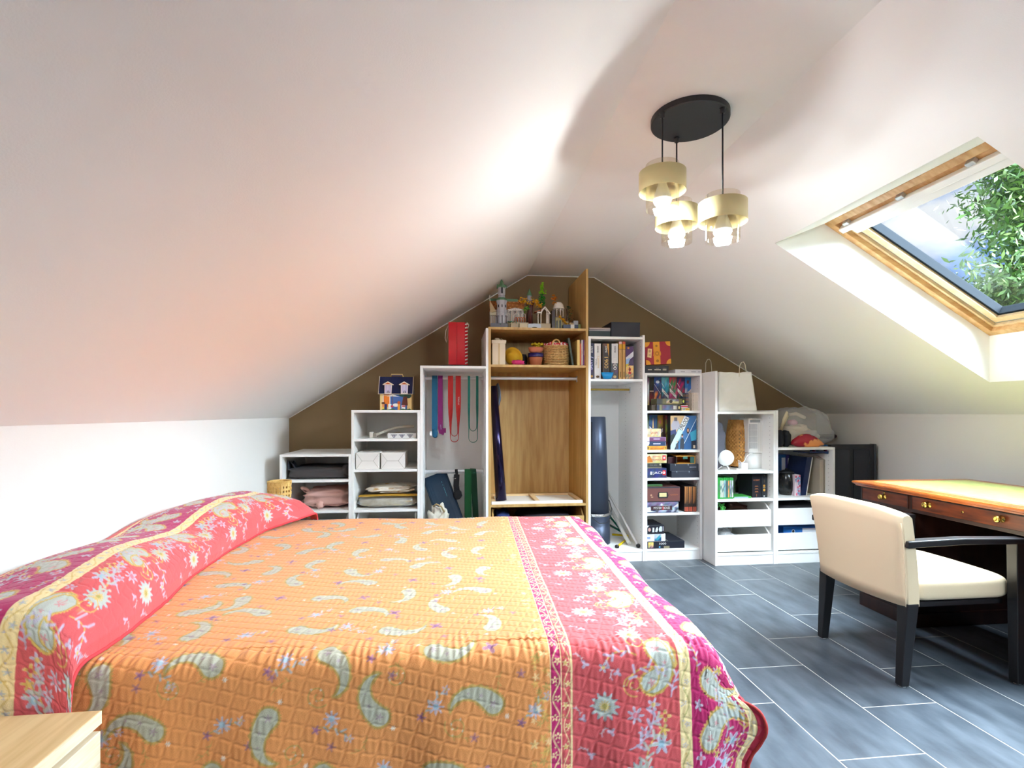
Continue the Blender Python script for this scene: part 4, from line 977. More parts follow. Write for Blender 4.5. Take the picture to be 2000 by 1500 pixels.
# ---- wardrobe with the bands
dh = MB(); dh.lathe([(.0001,z3['top']),(.21,z3['top']),(.215,z3['top']+.004),(.15,z3['top']+.016),(.0001,z3['top']+.022)], wx(889,4.02), 4.02, 40, (54,28,24)); o = dh.build('round_tray', 'gloss_color'); tag(o, 'dark brown round tray under the red gift bag', 'tray')
zb = z3['top']+.0225
gb = thing('gift_bag', 'glossy red paper gift bag with striped side and string handles', 'bag', (wx(895,3.98), 4.02, zb))
gx0, gx1, gzt = wx(876,3.95), wx(908,3.95), wz(893,629,3.95); ga = .035
mb = MB(); mb.add([(gx0,3.95,zb),(gx1,3.95,zb),(gx1,4.06,zb),(gx0,4.06,zb),(gx0,3.955,gzt),(gx1-.002,3.955,gzt),(gx1-.002,4.055,gzt),(gx0,4.055,gzt)], [(0,3,2,1),(0,1,5,4),(2,3,7,6),(3,0,4,7)], (206,22,38)); mb.add([(gx1,3.95,zb),(gx1+.022,4.0,zb),(gx1+.022,4.0,gzt-.004),(gx1-.002,3.955,gzt)], [(0,1,2,3)], (206,22,38)); mb.add([(gx1+.022,4.0,zb),(gx1,4.06,zb),(gx1-.002,4.055,gzt),(gx1+.022,4.0,gzt-.004)], [(0,1,2,3)], (206,22,38))
mb.build('bag_body', mat('gloss_red', (206,20,36), .12), gb)
mb = MB()
for k in range(12):
    z = zb+(gzt-zb)*(k+.2)/12; mb.add([(gx1+.0012,3.9502,z),(gx1+.0225,3.9985,z+.012),(gx1+.0225,3.9985,z+.021),(gx1+.0012,3.9502,z+.009)], [(0,1,2,3)], (240,232,226))
mb.build('white_stripes', 'matte_color', gb)
MB().box(gx0+(gx1-gx0)*.50, gx0+(gx1-gx0)*.515, 3.9485, 3.9492, zb, gzt, (150,8,24)).build('fold_line', 'matte_color', gb)
MB().tube([(gx0-.001,3.99,gzt-.02),(gx0-.020,3.98,gzt-.06),(gx0-.026,3.97,gzt-.12),(gx0-.016,3.98,gzt-.15),(gx0-.006,4.0,gzt-.10),(gx0-.001,4.01,gzt-.02)], .0022, 6, (222,216,206)).build('string_handle', 'matte_color', gb)
MB().tube([(gx1+.004,3.97,gzt-.012),(gx1+.018,3.95,gzt-.002),(gx1+.030,3.955,gzt-.02),(gx1+.024,3.97,gzt-.04),(gx1+.012,3.985,gzt-.02)], .0022, 6, (222,216,206)).build('string_handle', 'matte_color', gb)

zrail = wz(885,739,YR)+.0125
def loop_band(name, label, uL, uR, vb, w, c, vb2=None, yo=0., th=.004):
    t = thing(name, label, 'exercise band', (wx((uL+uR)/2,YR), YR, wz((uL+uR)/2,vb,YR)), group=None)
    xl, xr = wx(uL,YR-.016), wx(uR,YR-.016); zb_ = wz((uL+uR)/2, vb, YR-.02); R_ = (xr-xl)/2*1.05; xm = (xl+xr)/2
    for side, zb2, y in ((0, zb_, YR-.024+yo), (1, wz((uL+uR)/2, vb2 or vb-14, YR-.02), YR-.012+yo)):
        pts, wv = [], []; n = 12; sc_ = 1. if side == 0 else .82
        for i in range(n+1):
            f = i/n; pts.append((xl+(xm-R_*sc_-xl)*f**2, y, zrail+(zb2+R_-zrail)*f)); wv.append((1-f, f**2, 0))
        for i in range(1, 12):
            a = math.pi+math.pi*i/12; pts.append((xm+R_*sc_*math.cos(a), y, zb2+R_+R_*math.sin(a))); wv.append((0,1,0))
        for i in range(n+1):
            f = 1-i/n; pts.append((xr+(xm+R_*sc_-xr)*f**2, y, zrail+(zb2+R_-zrail)*f)); wv.append((1-f+.001, f**2, 0))
        MB().ribbon(pts, wv, w*(1 if side == 0 else .9), th, c).build('band_loop', 'matte_color', t)
    for x in (xl, xr): MB().ribbon([(x,YR-.024+yo,zrail-.02),(x,YR-.014,zrail+.0042),(x,YR+.004,zrail+.0052),(x,YR+.014,zrail-.01)], (1,0,0), w, th, c).build('rail_wrap', 'matte_color', t)
    return t
rb = loop_band('exercise_band', 'red resistance band looped over the wardrobe rail', 880, 895, 863, .040, (190,40,38), 852)
text(rb, 'TRDX', (wx(895.5,YR-.03), YR-.034, wz(895,783,YR)), .016, 'ink_white', -math.pi/2, .065)
loop_band('exercise_band', 'teal narrow resistance band looped over the wardrobe rail', 916, 932, 864, .018, (22,122,108), 842)
def strip_band(name, label, u, vb, w, c, tail, lett=None):
    t = thing(name, label, 'exercise band', (wx(u,YR), YR, wz(u,vb,YR))); x = wx(u,YR-.02)
    zb_ = wz(u, vb, YR)
    MB().ribbon([(x,YR+.020,zb_+.05),(x,YR+.018,zrail-.015),(x,YR+.006,zrail+.006),(x,YR-.010,zrail+.006),(x,YR-.022,zrail-.015),(x,YR-.026,zb_+.10),(x+tail*.02,YR-.028,zb_+.045),(x+tail*.16,YR-.03,zb_+.010),(x+tail,YR-.03,zb_+.002)], [(1,0,0)]*6+[(1,0,.25*abs(tail)/.03 if abs(tail) > .02 else .05)]*3, w, .003, c).build('band_strip', 'matte_color', t)
    return t
bb = strip_band('exercise_band', 'dark blue fabric band with a knotted white end', 849, 852, .042, (14,84,118), .006)
MB().lump(wx(843,YR-.03), wx(856,YR-.03), YR-.045, YR-.015, wz(849,856,YR), wz(849,836,YR), .8, .8, .3, 3, 20, 12, (14,84,118)).build('knot', 'matte_color', bb)
MB().box(wx(839.5,YR-.035), wx(843.5,YR-.035), YR-.040, YR-.036, wz(841,850,YR), wz(841,842,YR), (226,226,226)).build('label_tag', 'matte_color', bb)
pb = strip_band('exercise_band', 'purple fabric band with a small square end', 860, 846, .036, (118,14,92), .03)
MB().box(wx(864,YR-.035), wx(871,YR-.035), YR-.038, YR-.034, wz(867,845,YR), wz(867,836,YR), (118,14,92)).build('square_end', 'matte_color', pb)
text(pb, 'RING', (wx(861,YR-.03), YR-.0325, wz(861,834,YR)), .012, 'ink_lilac', -math.pi/2+.15, .035)

zf3 = .07+T_
nm = thing('exercise_mat', 'navy ribbed exercise mat leaning rolled inside the wardrobe', 'mat', (wx(862,4.0), 4.1, zf3))
mat('navy_foam', (18,44,66), .6)
A_, B_ = Vector((wx(848,4.05), 4.15, wz(848,930,4.1))), Vector((wx(896,4.0), 4.02, zf3+.035))
ax = (A_-B_).normalized(); sdv = Vector((ax.z, 0, -ax.x)).normalized(); nv = ax.cross(sdv).normalized()
mb = MB(); n = 40
def matfn(a, b):
    th = 2*math.pi*a; sp = lambda q, p: math.copysign(abs(q)**p, q); w_, d_ = .095, .05
    ca, sa = sp(math.cos(th),.55), sp(math.sin(th),.55); rip = 1+.012*math.sin(th*24)
    return tuple(B_.lerp(A_, b)+sdv*ca*w_*rip+nv*sa*d_*rip)
mb.grid(matfn, 120, 4, None, True, True); o_ = len(mb.v)-480
for r_ in (0, 3): mb.f.append([o_+r_*120+i for i in range(120)]); mb.c.append(None); mb.sm.append(False)
mb.build('rolled_mat', 'navy_foam', nm)
mpos = B_.lerp(A_, .80)+sdv*.045-nv*.001; mpos.y = min((B_.lerp(A_,.80)).y-.056, 4.0)
text(nm, '- - ------', tuple(mpos), .022, 'ink_teal', math.atan2(-(A_.z-B_.z), -(A_.x-B_.x)), .12)
zr2 = wz(885,921,YR+.02)
bs = thing('black_strap', 'black padded strap with a steel hook hanging from the lower rail', 'strap', (wx(893,YR), YR, wz(893,975,YR)))
MB().ribbon([(wx(891.5,YR),YR+.02,zr2+.016),(wx(891,YR),YR-.005,zr2+.018),(wx(892,YR),YR-.012,zr2-.01),(wx(892,YR),YR-.016,zr2-.10)], (1,0,0), .022, .006, (20,20,24)).build('hanging_loop', 'matte_color', bs)
MB().ribbon([(wx(892,YR),YR-.02,wz(892,926,YR)),(wx(891,YR),YR-.022,wz(892,948,YR)),(wx(893,YR),YR-.022,wz(892,962,YR))], (1,0,0), .044, .016, (22,22,26)).build('padded_strap', 'matte_color', bs, bevel=.003)
MB().lump(wx(885,YR-.03), wx(903,YR-.03), YR-.050, YR-.012, wz(893,975,YR), wz(893,955,YR), .9, .9, .15, 5, 26, 16, (24,22,26)).build('padded_pouch', 'matte_color', bs)
MB().tube([(wx(888,YR)+.012*math.cos(a), YR-.036, wz(890,931,YR)+.012*math.sin(a)) for a in [math.pi*.9+i*.35 for i in range(9)]], .0022, 6).build('steel_hook', 'chrome', bs)
gr = thing('exercise_band', 'wide green resistance band hanging from the lower rail', 'exercise band', (wx(919,YR), YR, zf3+.12))
xg = wx(914,YR)
MB().ribbon([(xg,YR+.045,zf3+.2),(xg,YR+.04,zr2-.01),(xg,YR+.024,zr2+.018),(xg,YR+.008,zr2+.016),(xg,YR-.004,zr2-.01),(xg+.004,YR-.006,zf3+.14)], (1,0,0), .052, .004, (20,92,48)).build('band_front', 'matte_color', gr)
xg2 = wx(924,YR); MB().ribbon([(xg2,YR+.020,zr2+.020),(xg2,YR+.006,zr2+.017),(xg2+.004,YR,zr2-.02),(xg2+.024,YR+.01,zf3+.14)], (1,0,-.05), .046, .004, (10,66,44)).build('band_side', 'matte_color', gr)
tb = thing('canvas_bag', 'crumpled cream canvas bag on the wardrobe floor beside the mat', 'bag', (wx(850,3.9), 3.9, zf3))
mb = MB(); mb.lump(wx(830,3.86), wx(880,3.86), 3.84, 4.0, zf3, wz(850,984,3.86), .6, .7, .42, 21, 44, 26, (206,198,182), 3.2); mb.build('bag_cloth', 'matte_color', tb)
MB().tube([(wx(846,3.85),3.88,wz(846,990,3.86)),(wx(852,3.85),3.85,wz(852,984,3.86)),(wx(862,3.85),3.85,wz(862,989,3.86)),(wx(868,3.85),3.86,wz(868,1000,3.86))], .006, 8, (160,140,96)).build('bag_strap', 'matte_color', tb)

# ---- oak wardrobe, middle shelf
za4 = z4['a']; Y4 = 3.84
cbx = thing('card_box', 'plain cream box with a tall lid on the oak shelf', 'box', (wx(975,Y4), Y4+.15, za4))
e = ext(961.5, 987, 668, za4, Y4+.003, .30); MB().box(*e, c=(226,212,188)).build('box', 'matte_color', cbx, bevel=.001)
e2 = ext(960.5, 988.5, 664, wz(975,670.5,Y4), Y4, .306); MB().box(*e2, c=(232,220,198)).build('lid', 'matte_color', cbx, bevel=.001)
MB().box((e[0]+e[1])/2-.004, (e[0]+e[1])/2+.008, Y4+.0015, Y4+.003, za4, e[5], (206,184,142)).build('ribbon_strip', 'matte_color', cbx)
zt_ = e2[5]; ms = thing('toy_mouse', 'small ivory toy mouse lying on the cream box', 'toy', (wx(973,3.9), 3.92, zt_))
MB().lump(wx(965,3.9), wx(977,3.9), 3.89, 3.94, zt_, zt_+.026, .9, .9, .1, 3, 24, 14, (206,194,168)).build('mouse_body', 'matte_color', ms)
MB().tube([(wx(976,3.9),3.915,zt_+.012),(wx(980,3.9),3.91,zt_+.018),(wx(984,3.9),3.90,zt_+.006)], [.004,.003,.0015], 6, (206,194,168)).build('mouse_tail', 'matte_color', ms)
yh = thing('yellow_hat', 'bright yellow felt hat leaning on its side', 'hat', (wx(1002,3.9), 3.95, za4))
mb = MB(); mb.lathe([(.0001,.045),(.035,.043),(.042,.036),(.046,.0),(.060,-.006),(.078,-.004),(.078,-.008),(.058,-.011),(.044,-.005),(.0001,-.002)], 0, 0, 36, (222,176,40)); mb.xf(Matrix.Translation((wx(1003,3.95), 3.97, za4+.074)) @ Matrix.Rotation(math.radians(-62), 4, 'X') @ Matrix.Rotation(math.radians(34), 4, 'Y') @ Matrix.Rotation(math.pi, 4, 'X')); 
zmin = min(p[2] for p in mb.v); mb.xf(Matrix.Translation((0,0,za4+.001-zmin))); mb.build('felt_hat', 'matte_color', yh)
o = MB().lump(wx(1017,3.98), wx(1033,3.98), 4.0, 4.14, za4, wz(1025,688,3.98), .7, .7, .2, 7, 26, 16, (40,36,40)).build('dark_pouch', 'matte_color'); tag(o, 'small black cloth pouch behind the clay pots', 'pouch')
o = MB().lump(wx(998,3.85), wx(1026,3.85), 3.835, 3.875, za4, wz(1012,702.5,3.85), .8, .7, .5, 9, 36, 18, (214,54,116), 3.5).build('pink_scarf', 'matte_color'); tag(o, 'crumpled hot pink scarf in front of the yellow hat', 'scarf')
px_, py_ = wx(1046.5,3.93), 3.93; zp = za4
pt = thing('clay_pot', 'terracotta pot with a navy rim under the clay bowl', 'pot', (px_, py_, zp))
zA, zB, zC_, zD = wz(1046,706,3.93), wz(1046,698,3.93), wz(1046,690.5,3.93), wz(1046,679,3.93)
MB().lathe([(.0001,zp),(.040,zp),(.052,zB-.004),(.052,zB),(.0001,zB)], px_, py_, 32, (196,116,80)).build('pot_body', 'matte_color', pt)
MB().lathe([(.0001,zB),(.058,zB),(.060,zB+.004),(.060,zC_),(.0001,zC_)], px_, py_, 32, (34,30,96)).build('navy_rim', 'gloss_color', pt)
bw = MB().lathe([(.0001,zC_),(.036,zC_),(.054,zC_+.020),(.058,zD),(.053,zD),(.048,zC_+.02),(.0001,zC_+.012)], px_, py_, 32, (206,124,92)).build('clay_bowl', 'matte_color'); tag(bw, 'terracotta bowl stacked on the navy-rimmed pot', 'bowl')
yf_ = thing('yellow_flower', 'crumpled yellow cloth flower in the clay bowl', 'flower', (px_, py_, zC_+.013))
for k in range(7):
    a = k*.9; mb = MB(); mb.grid(lambda u, v: (px_+.012+(.006+.045*v)*math.cos(a+(u-.5)*1.3), py_+(.006+.040*v)*math.sin(a+(u-.5)*1.3), zC_+.030+.046*math.sin(v*2.3)+.006*math.sin(u*12+k)), 8, 6, (214,196,40)); mb.build('petal', 'matte_color', yf_)
MB().tube([(px_-.005,py_,zC_+.013),(px_+.008,py_,zC_+.035)], .006, 6, (150,140,40)).build('flower_stem', 'matte_color', yf_)
# wicker basket
bx_, by_ = wx(1087,3.94), 3.95; bz0, bz1 = za4, wz(1087,676,3.9)
bk_ = thing('wicker_basket', 'oval wicker basket lined with red checked cloth, with hoop handles', 'basket', (bx_, by_, bz0))
mat('wicker', (220,184,124), .6, rgb2=(190,146,84), nscale=90)
ra, rb_ = (wx(1115,3.95)-wx(1059,3.95))/2*.92, .085
nst = 40
for j in range(13):
    z = bz0+.004+(bz1-bz0-.004)*j/12; k_ = .86+.14*j/12
    MB().tube([(bx_+ra*k_*(1+.02*math.cos(i*math.pi+j*math.pi))*math.cos(i*2*math.pi/nst), by_+rb_*k_*(1+.03*math.cos(i*math.pi+j*math.pi))*math.sin(i*2*math.pi/nst), z) for i in range(nst)], .0055 if j < 12 else .008, 6, closed=True).build('wicker_strand', 'wicker', bk_)
mb = MB()
for i in range(nst//2):
    a = i*4*math.pi/nst; mb.tube([(bx_+ra*.86*math.cos(a), by_+rb_*.86*math.sin(a), bz0), (bx_+ra*math.cos(a), by_+rb_*math.sin(a), bz1)], .003, 5)
mb.build('uprights', 'wicker', bk_)
MB().lathe([(.0001,bz0+.002),(ra*.84,bz0+.002),(ra*.84,bz0+.006),(.0001,bz0+.006)], bx_, by_, 32, sy=rb_/ra).build('basket_base', 'wicker', bk_)
mb = MB(); mb.grid(lambda u, v: (bx_+(ra*(1.04-.10*v))*math.cos(2*math.pi*u), by_+(rb_*(1.06-.10*v))*math.sin(2*math.pi*u), bz1+.004+(.020*v if v < .5 else .02)*(1+.25*math.sin(u*40))), 60, 4, None, True, True)
mb.build('cloth_lining', mat('red_check', (196,36,54), .8, rgb2=(236,220,220), nscale=70, lo=.5, hi=.56), bk_)
for s_ in (-1, 1): MB().tube([(bx_+s_*ra*.15+ra*.30*math.cos(a)*1., by_+s_*rb_*.9, bz1+.045*math.sin(a)) for a in [math.pi*i/12 for i in range(13)]], .007, 7).build('hoop_handle', 'wicker', bk_)
# books on the oak shelf
def book(label, u0, u1, vt, yf, d, c, lean=0., group='books on the oak shelf', sp=None):
    e = ext(u0, u1, vt, za4, yf, d); x0,x1,y0,y1,z0,z1_ = e; t = thing('book', label, 'book', ((x0+x1)/2,(y0+y1)/2,z0), group=group)
    mb = MB(); mb.box(x0, x0+.0022, y0, y1, z0, z1_, c); mb.box(x1-.0022, x1, y0, y1, z0, z1_, c); mb.box(x0+.0022, x1-.0022, y0, y0+.0022, z0, z1_, c)
    pg = MB().box(x0+.0022, x1-.0022, y0+.0022, y1-.003, z0+.003, z1_-.003, (232,226,208))
    if lean: 
        for q in (mb, pg): q.rot(lean, 'Y', (x1,y0,z0))
        dzz = za4+.0005-min(p[2] for p in mb.v+pg.v)
        for q in (mb, pg): q.xf(Matrix.Translation((0,0,dzz)))
    mb.build('cover', 'print', t); pg.build('pages', 'print', t)
    return t, e
t, e = book('dark green book leaning against the other books', 1117.5, 1121, 660, 3.86, .15, (40,56,40), math.radians(-9))
t, e = book('pale yellow book standing beside the leaning green one', 1127.5, 1132.5, 664, 3.85, .17, (236,206,120))
t, e = book('thin orange book on the oak shelf', 1133, 1135.2, 671, 3.85, .17, (230,96,40))
t, e = book('thin white and red book on the oak shelf', 1135.6, 1138.2, 664, 3.85, .17, (228,220,216)); vtext(t, 'JARDIN', e, .5, .007, 'ink_red')
t, e = book('purple book at the end beside the oak panel', 1138.6, 1142.4, 664, 3.85, .17, (112,50,120)); vtext(t, 'EN FAMILLE', e, .5, .007, 'ink_white')
# lower compartment
zb4 = z4['b']
cv = thing('stretched_canvas', 'white artist canvas lying face down showing its wooden stretcher bars', 'canvas', (wx(1050,3.9), 4.0, zb4))
cx0, cx1 = X3b+T_+.006, wx(1138,3.83)
MB().box(cx0, cx1, 3.825, 4.19, zb4, zb4+.006, (232,228,220)).build('canvas', 'matte_color', cv)
for (a,b,c,d) in ((cx0,cx1,3.825,3.84),(cx0,cx1,4.17,4.19),(cx0,cx0+.035,3.84,4.17),(cx1-.035,cx1,3.84,4.17),((cx0+cx1)/2-.015,(cx0+cx1)/2+.02,3.84,4.17)): MB().box(a, b, c, d, zb4+.006, zb4+.021, (222,190,140) if c > 3.83 else (236,232,224)).build('stretcher_bar', 'matte_color', cv, bevel=.001)
rl = thing('foil_roll', 'shiny dark purple roll of wrapping leaning in the oak wardrobe', 'roll', (wx(980,3.95), 3.95, zb4+.007))
mat('purple_foil', (40,34,66), .14, metal=.75)
Pb, Pt = Vector((wx(979,3.92), 3.93, zb4+.0075)), Vector((wx(965,4.02), 4.06, wz(964,754,4.0)))
Pt.x = max(Pt.x, X3b+T_+.030)
MB().tube([Pb+Vector((0,0,.004)), Pb.lerp(Pt,.5), Pt], [.042,.036,.027], 28).build('rolled_sheet', 'purple_foil', rl)
o = MB(); o.grid(lambda u, v: (wx(966+8*u+4*math.sin(v*5),4.2), 4.22+.03*math.sin(u*3+v*6), wz(970,757+v*78-u*10,4.2)), 8, 18, (110,128,150)); o = o.build('plastic_sleeve', 'gloss_color'); sd = o.modifiers.new('th','SOLIDIFY'); sd.thickness = .004; tag(o, 'blue-grey plastic sleeve hanging behind the purple roll', 'sleeve')
o = MB().lump(X3b+.05, wx(1000,3.86), 3.86, 4.1, .222, wz(985,999,3.86), .5, .6, .2, 3, 24, 14, (40,56,110)).build('blue_fabric', 'matte_color'); tag(o, 'folded navy fabric inside the oak drawer', 'fabric')
o = MB().lump(wx(1010,3.86), X4b-.07, 3.86, 4.2, .222, wz(1080,1001,3.86), .4, .6, .2, 8, 24, 14, (44,38,48)).build('dark_fabric', 'matte_color'); tag(o, 'folded dark grey fabric inside the oak drawer', 'fabric')

# ---- toy castle on top of the oak wardrobe (small plastic-brick model, built generically)
zt4 = z4['top']; Yt = 3.96
cx_ = lambda u, y=Yt: wx(u, y); cz_ = lambda u, v, y=Yt: wz(u, v, y)
TS = (176,178,186); TD = (104,104,112); TG = (92,132,98); TO = (190,118,56); TW = (228,218,206); TT_ = (170,146,100)
ca = thing('toy_castle', 'plastic brick toy castle with a grey tower, green spires and yellow tree', 'toy', (cx_(1015), Yt, zt4))
bmb = MB()
for (u0,u1,vt,y0,y1,c) in ((957,992,634,3.90,4.10,TD),(990,1012,631,3.90,4.12,TT_),(1002,1032,630,3.95,4.14,TT_),(1031,1056,634,3.97,4.14,(150,150,150)),(1050,1074,633,3.93,4.12,TT_),(1012,1028,635,3.88,3.95,(188,164,116)),(995,1006,635,3.87,3.93,TT_)): bmb.box(cx_(u0), cx_(u1), y0, y1, zt4, cz_((u0+u1)/2, vt), c)
bmb.build('base_plates', 'gloss_color', ca, bevel=.001)
tx, ty = cx_(979.5), 3.95; pxm = cx_(990)-cx_(980)     # metres per ~10 px
r = lambda p: pxm*p/10
tw = MB(); Z = lambda v: cz_(979, v)
tw.lathe([(r(11.2),zt4+.0),(r(11),Z(622)),(r(10),Z(614)),(r(10.4),Z(612)),(r(9.6),Z(611)),(r(9.6),Z(594)),(r(11),Z(590)),(r(11),Z(587))], tx, ty, 8, TS, False, rot=.39)
tower = tw.build('tower', 'gloss_color', ca)
mb = MB()
for k in range(8):
    a = k*math.pi/4; mb.box(-.0045, .0045, -.004, .004, zt4+.003, Z(615), TD if k % 2 else TW) if False else None
    c, s_ = math.cos(a), math.sin(a); M = Matrix.Translation((tx,ty,0)) @ Matrix.Rotation(a, 4, 'Z')
    q = MB(); q.box(r(9.6), r(11.6), -r(1.5), r(1.5), zt4+.002, Z(618), TD); q.prism([(-r(2.6),Z(623)),(-r(2.6),Z(633)),(r(2.6),Z(633)),(r(2.6),Z(623)),(0,Z(616))], 'X', r(10.2), r(10.9), (206,206,210)); q.box(r(9.0), r(9.75), -r(.9), r(.9), Z(602), Z(597), (40,40,46)); q.xf(M); mb.v, off = mb.v+q.v, len(mb.v); mb.f += [[i+off for i in f] for f in q.f]; mb.c += q.c; mb.sm += q.sm
mb.build('tower_arches', 'gloss_color', tower)
MB().lathe([(r(11.3),Z(588)),(r(11.3),Z(586)),(r(7.4),Z(582.5)),(r(.1),Z(582.5))], tx, ty, 8, TG, False, rot=.39).build('tower_collar', 'gloss_color', tower)
up_ = MB().lathe([(r(6.8),Z(583)),(r(6.8),Z(579)),(r(6.2),Z(578)),(r(7.4),Z(576)),(r(7.2),Z(566)),(r(9.6),Z(562)),(r(.1),Z(561))], tx, ty, 8, TS, False, rot=.39).build('tower_room', 'gloss_color', ca)
MB().box(tx-r(1.6), tx+r(1.6), ty-r(8.6), ty-r(6), Z(575), Z(564), (34,34,42)).build('dark_window', 'gloss_color', up_)
MB().lathe([(r(10),Z(563)),(r(8),Z(559)),(r(4.2),Z(555)),(r(2.6),Z(550)),(r(.2),Z(546))], tx, ty, 8, TG, False, rot=.39).build('tower_spire', 'gloss_color', ca)
mb = MB()
for k in range(4):
    a = k*math.pi/2+.2; q = MB().prism([(-r(4),Z(564)),(r(4),Z(564)),(0,Z(556.5))], 'X', r(6), r(9.4), TG); q.xf(Matrix.Translation((tx,ty,0)) @ Matrix.Rotation(a, 4, 'Z')); off = len(mb.v); mb.v += q.v; mb.f += [[i+off for i in f] for f in q.f]; mb.c += q.c; mb.sm += q.sm
mb.build('spire_gables', 'gloss_color', ca)
# hall with orange roof and green ridge behind the tower
y0, y1 = 4.02, 4.14
MB().box(cx_(957,4.06), cx_(1022,4.06), y0+.02, y1-.02, zt4, cz_(990,604,4.06), (206,200,196)).build('hall_walls', 'gloss_color', ca)
hr = MB().prism([(y0-.005,cz_(990,606,4.06)),(y1+.01,cz_(990,606,4.06)),((y0+y1)/2,cz_(990,586,4.06))], 'X', cx_(956,4.06), cx_(1024,4.06), TO).build('hall_roof', 'gloss_color', ca)
mb = MB()
for k in range(16):
    for j in range(3):
        f = (j+.5)/3; mb.box(cx_(957,4.06)+.0158*k*1.05+(j%2)*.006, cx_(957,4.06)+.0158*k*1.05+.010+(j%2)*.006, y0-.006+.06*f-.003, y0+.06*f, cz_(990,606,4.06)+.076*f-.004, cz_(990,606,4.06)+.076*f+.004, (206,134,70) if (k+j)%2 else (160,92,44))
mb.build('roof_shingles', 'gloss_color', hr)
MB().box(cx_(956,4.06), cx_(1012,4.06), (y0+y1)/2-.008, (y0+y1)/2+.008, cz_(990,588,4.06), cz_(990,583,4.06), TG).build('roof_ridge', 'gloss_color', hr)
mb = MB()
for u in (958, 962, 966):
    mb.tube([(cx_(u,3.93),3.925,zt4),(cx_(u,3.93),3.925,cz_(u,616,3.93))], .003, 6, (190,176,150))
mb.box(cx_(956.5,3.93), cx_(969,3.93), 3.915, 3.94, cz_(962,616,3.93), cz_(962,611,3.93), (176,166,140)); mb.prism([(cx_(957,3.93),cz_(962,611,3.93)),(cx_(969,3.93),cz_(962,609,3.93)),(cx_(957,3.93),cz_(962,588,3.93))], 'Y', 3.92, 3.935, (176,150,110)); mb.tube([(cx_(957),3.928,cz_(957,590)),(cx_(955.5),3.928,cz_(957,583)),(cx_(956),3.928,cz_(957,578))], .003, 6, (190,186,170)); mb.build('side_porch', 'gloss_color', ca)
def arch(mb, u0, u1, vb, vt, y, c, t=.004, n=10):
    xa, xb = cx_(u0,y), cx_(u1,y); R_ = (xb-xa)/2; zb_, zt_ = cz_(u0,vb,y), cz_(u0,vt,y)
    mb.tube([(xa,y,zb_)]+[((xa+xb)/2-R_*math.cos(math.pi*i/n), y, zt_-R_+R_*math.sin(math.pi*i/n)) for i in range(n+1)]+[(xb,y,zb_)], t, 6, c)
mb = MB()
for a, b, v in ((992,1002,606),(999,1012,602),(1009,1021,604),(1003,1015,612),(990,996,612),(1019,1026,612)): arch(mb, a, b, 630, v, 3.985, TW, .0028)
for k in range(9): arch(mb, 992+k*3.3, 995+k*3.3, 608, 601.5+abs(k-4)*.6, 3.985, TW, .0018, 6)
mb.box(cx_(992,3.98), cx_(1022,3.98), 3.98, 3.99, cz_(1000,606,3.98), cz_(1000,604,3.98), TW); mb.build('white_arcade', 'gloss_color', ca)
mb = MB()
for u in (1006, 1011, 1016, 1021): arch(mb, u, u+4.5, 629, 620, 3.955, (196,96,44), .003, 6)
mb.build('orange_railing', 'gloss_color', ca)
tr = MB()
for k in range(7):
    a = k*.9; tr.tube([(cx_(1036)+.016*math.cos(a), 4.0+.014*math.sin(a), zt4), (cx_(1037)+.012*math.cos(a+.5), 4.0+.012*math.sin(a+.5), cz_(1037,598)), (cx_(1036)+.030*math.cos(a+.8), 4.0+.025*math.sin(a+.8), cz_(1036,590))], [.010,.009,.005], 6, (92,48,40))
tr.build('tree_trunk', 'gloss_color', ca)
def leaflets(label, clusters, n, c, parent, size, seed, name='leaf_cluster'):
    g = random.Random(seed); mb = MB()
    for (u, v, y, ru, rv) in clusters:
        for k in range(n):
            x, z, yy = cx_(u+g.gauss(0,ru), y), cz_(u, v+g.gauss(0,rv), y), y+g.gauss(0,.012); s_ = size*g.uniform(.6,1.1); col = g.choice(c)
            M = Matrix.Translation((x,yy,z)) @ Matrix.Rotation(g.uniform(0,6), 4, 'Z') @ Matrix.Rotation(g.uniform(-1,1), 4, 'X')
            o = len(mb.v); mb.v += [tuple(M @ Vector(p)) for p in ((-s_,-s_*.5,0),(0,-s_*.2,s_*.4),(s_,-s_*.5,0),(s_*.4,s_*.6,0),(-s_*.4,s_*.6,0),(0,0,-s_*.4))]
            for f in ((0,1,4),(1,2,3),(1,3,4),(0,5,2),(2,5,3),(3,5,4),(4,5,0),(0,2,1)): mb.f.append([o+i for i in f]); mb.c.append(col); mb.sm.append(False)
    return mb.build(name, 'gloss_color', parent)
leaflets('', [(1018,588,3.97,3,2.5),(1024,587,3.99,3,3),(1033,592,3.97,3.5,2.5),(1043,587,3.98,3.5,2.5),(1049,591,3.97,2.5,2.5),(1055,598,3.96,2,2.5)], 22, [(226,170,30),(206,146,24),(236,196,60)], ca, .010, 4)
leaflets('', [(1025,606,3.95,3,3),(1031,602,3.95,2,2)], 16, [(80,150,50),(110,176,60)], ca, .009, 6, 'green_leaves')
leaflets('', [(983,633,3.91,5,1.5),(998,629,3.89,4,2),(1003,631,3.89,3,2)], 12, [(20,96,60),(30,120,76)], ca, .008, 8, 'shrub_leaves')
st4 = MB().lathe([(r(4.4),cz_(1034,588,4.07)),(r(4.4),cz_(1034,580,4.07)),(r(5.6),cz_(1034,577,4.07)),(r(.1),cz_(1034,577,4.07))], cx_(1034,4.07), 4.07, 8, TS, False).build('small_turret', 'gloss_color', ca)
MB().box(cx_(1034,4.07)-r(4), cx_(1034,4.07)+r(4), 4.055, 4.085, zt4, cz_(1034,588,4.07), (130,124,122)).build('turret_base', 'gloss_color', ca)
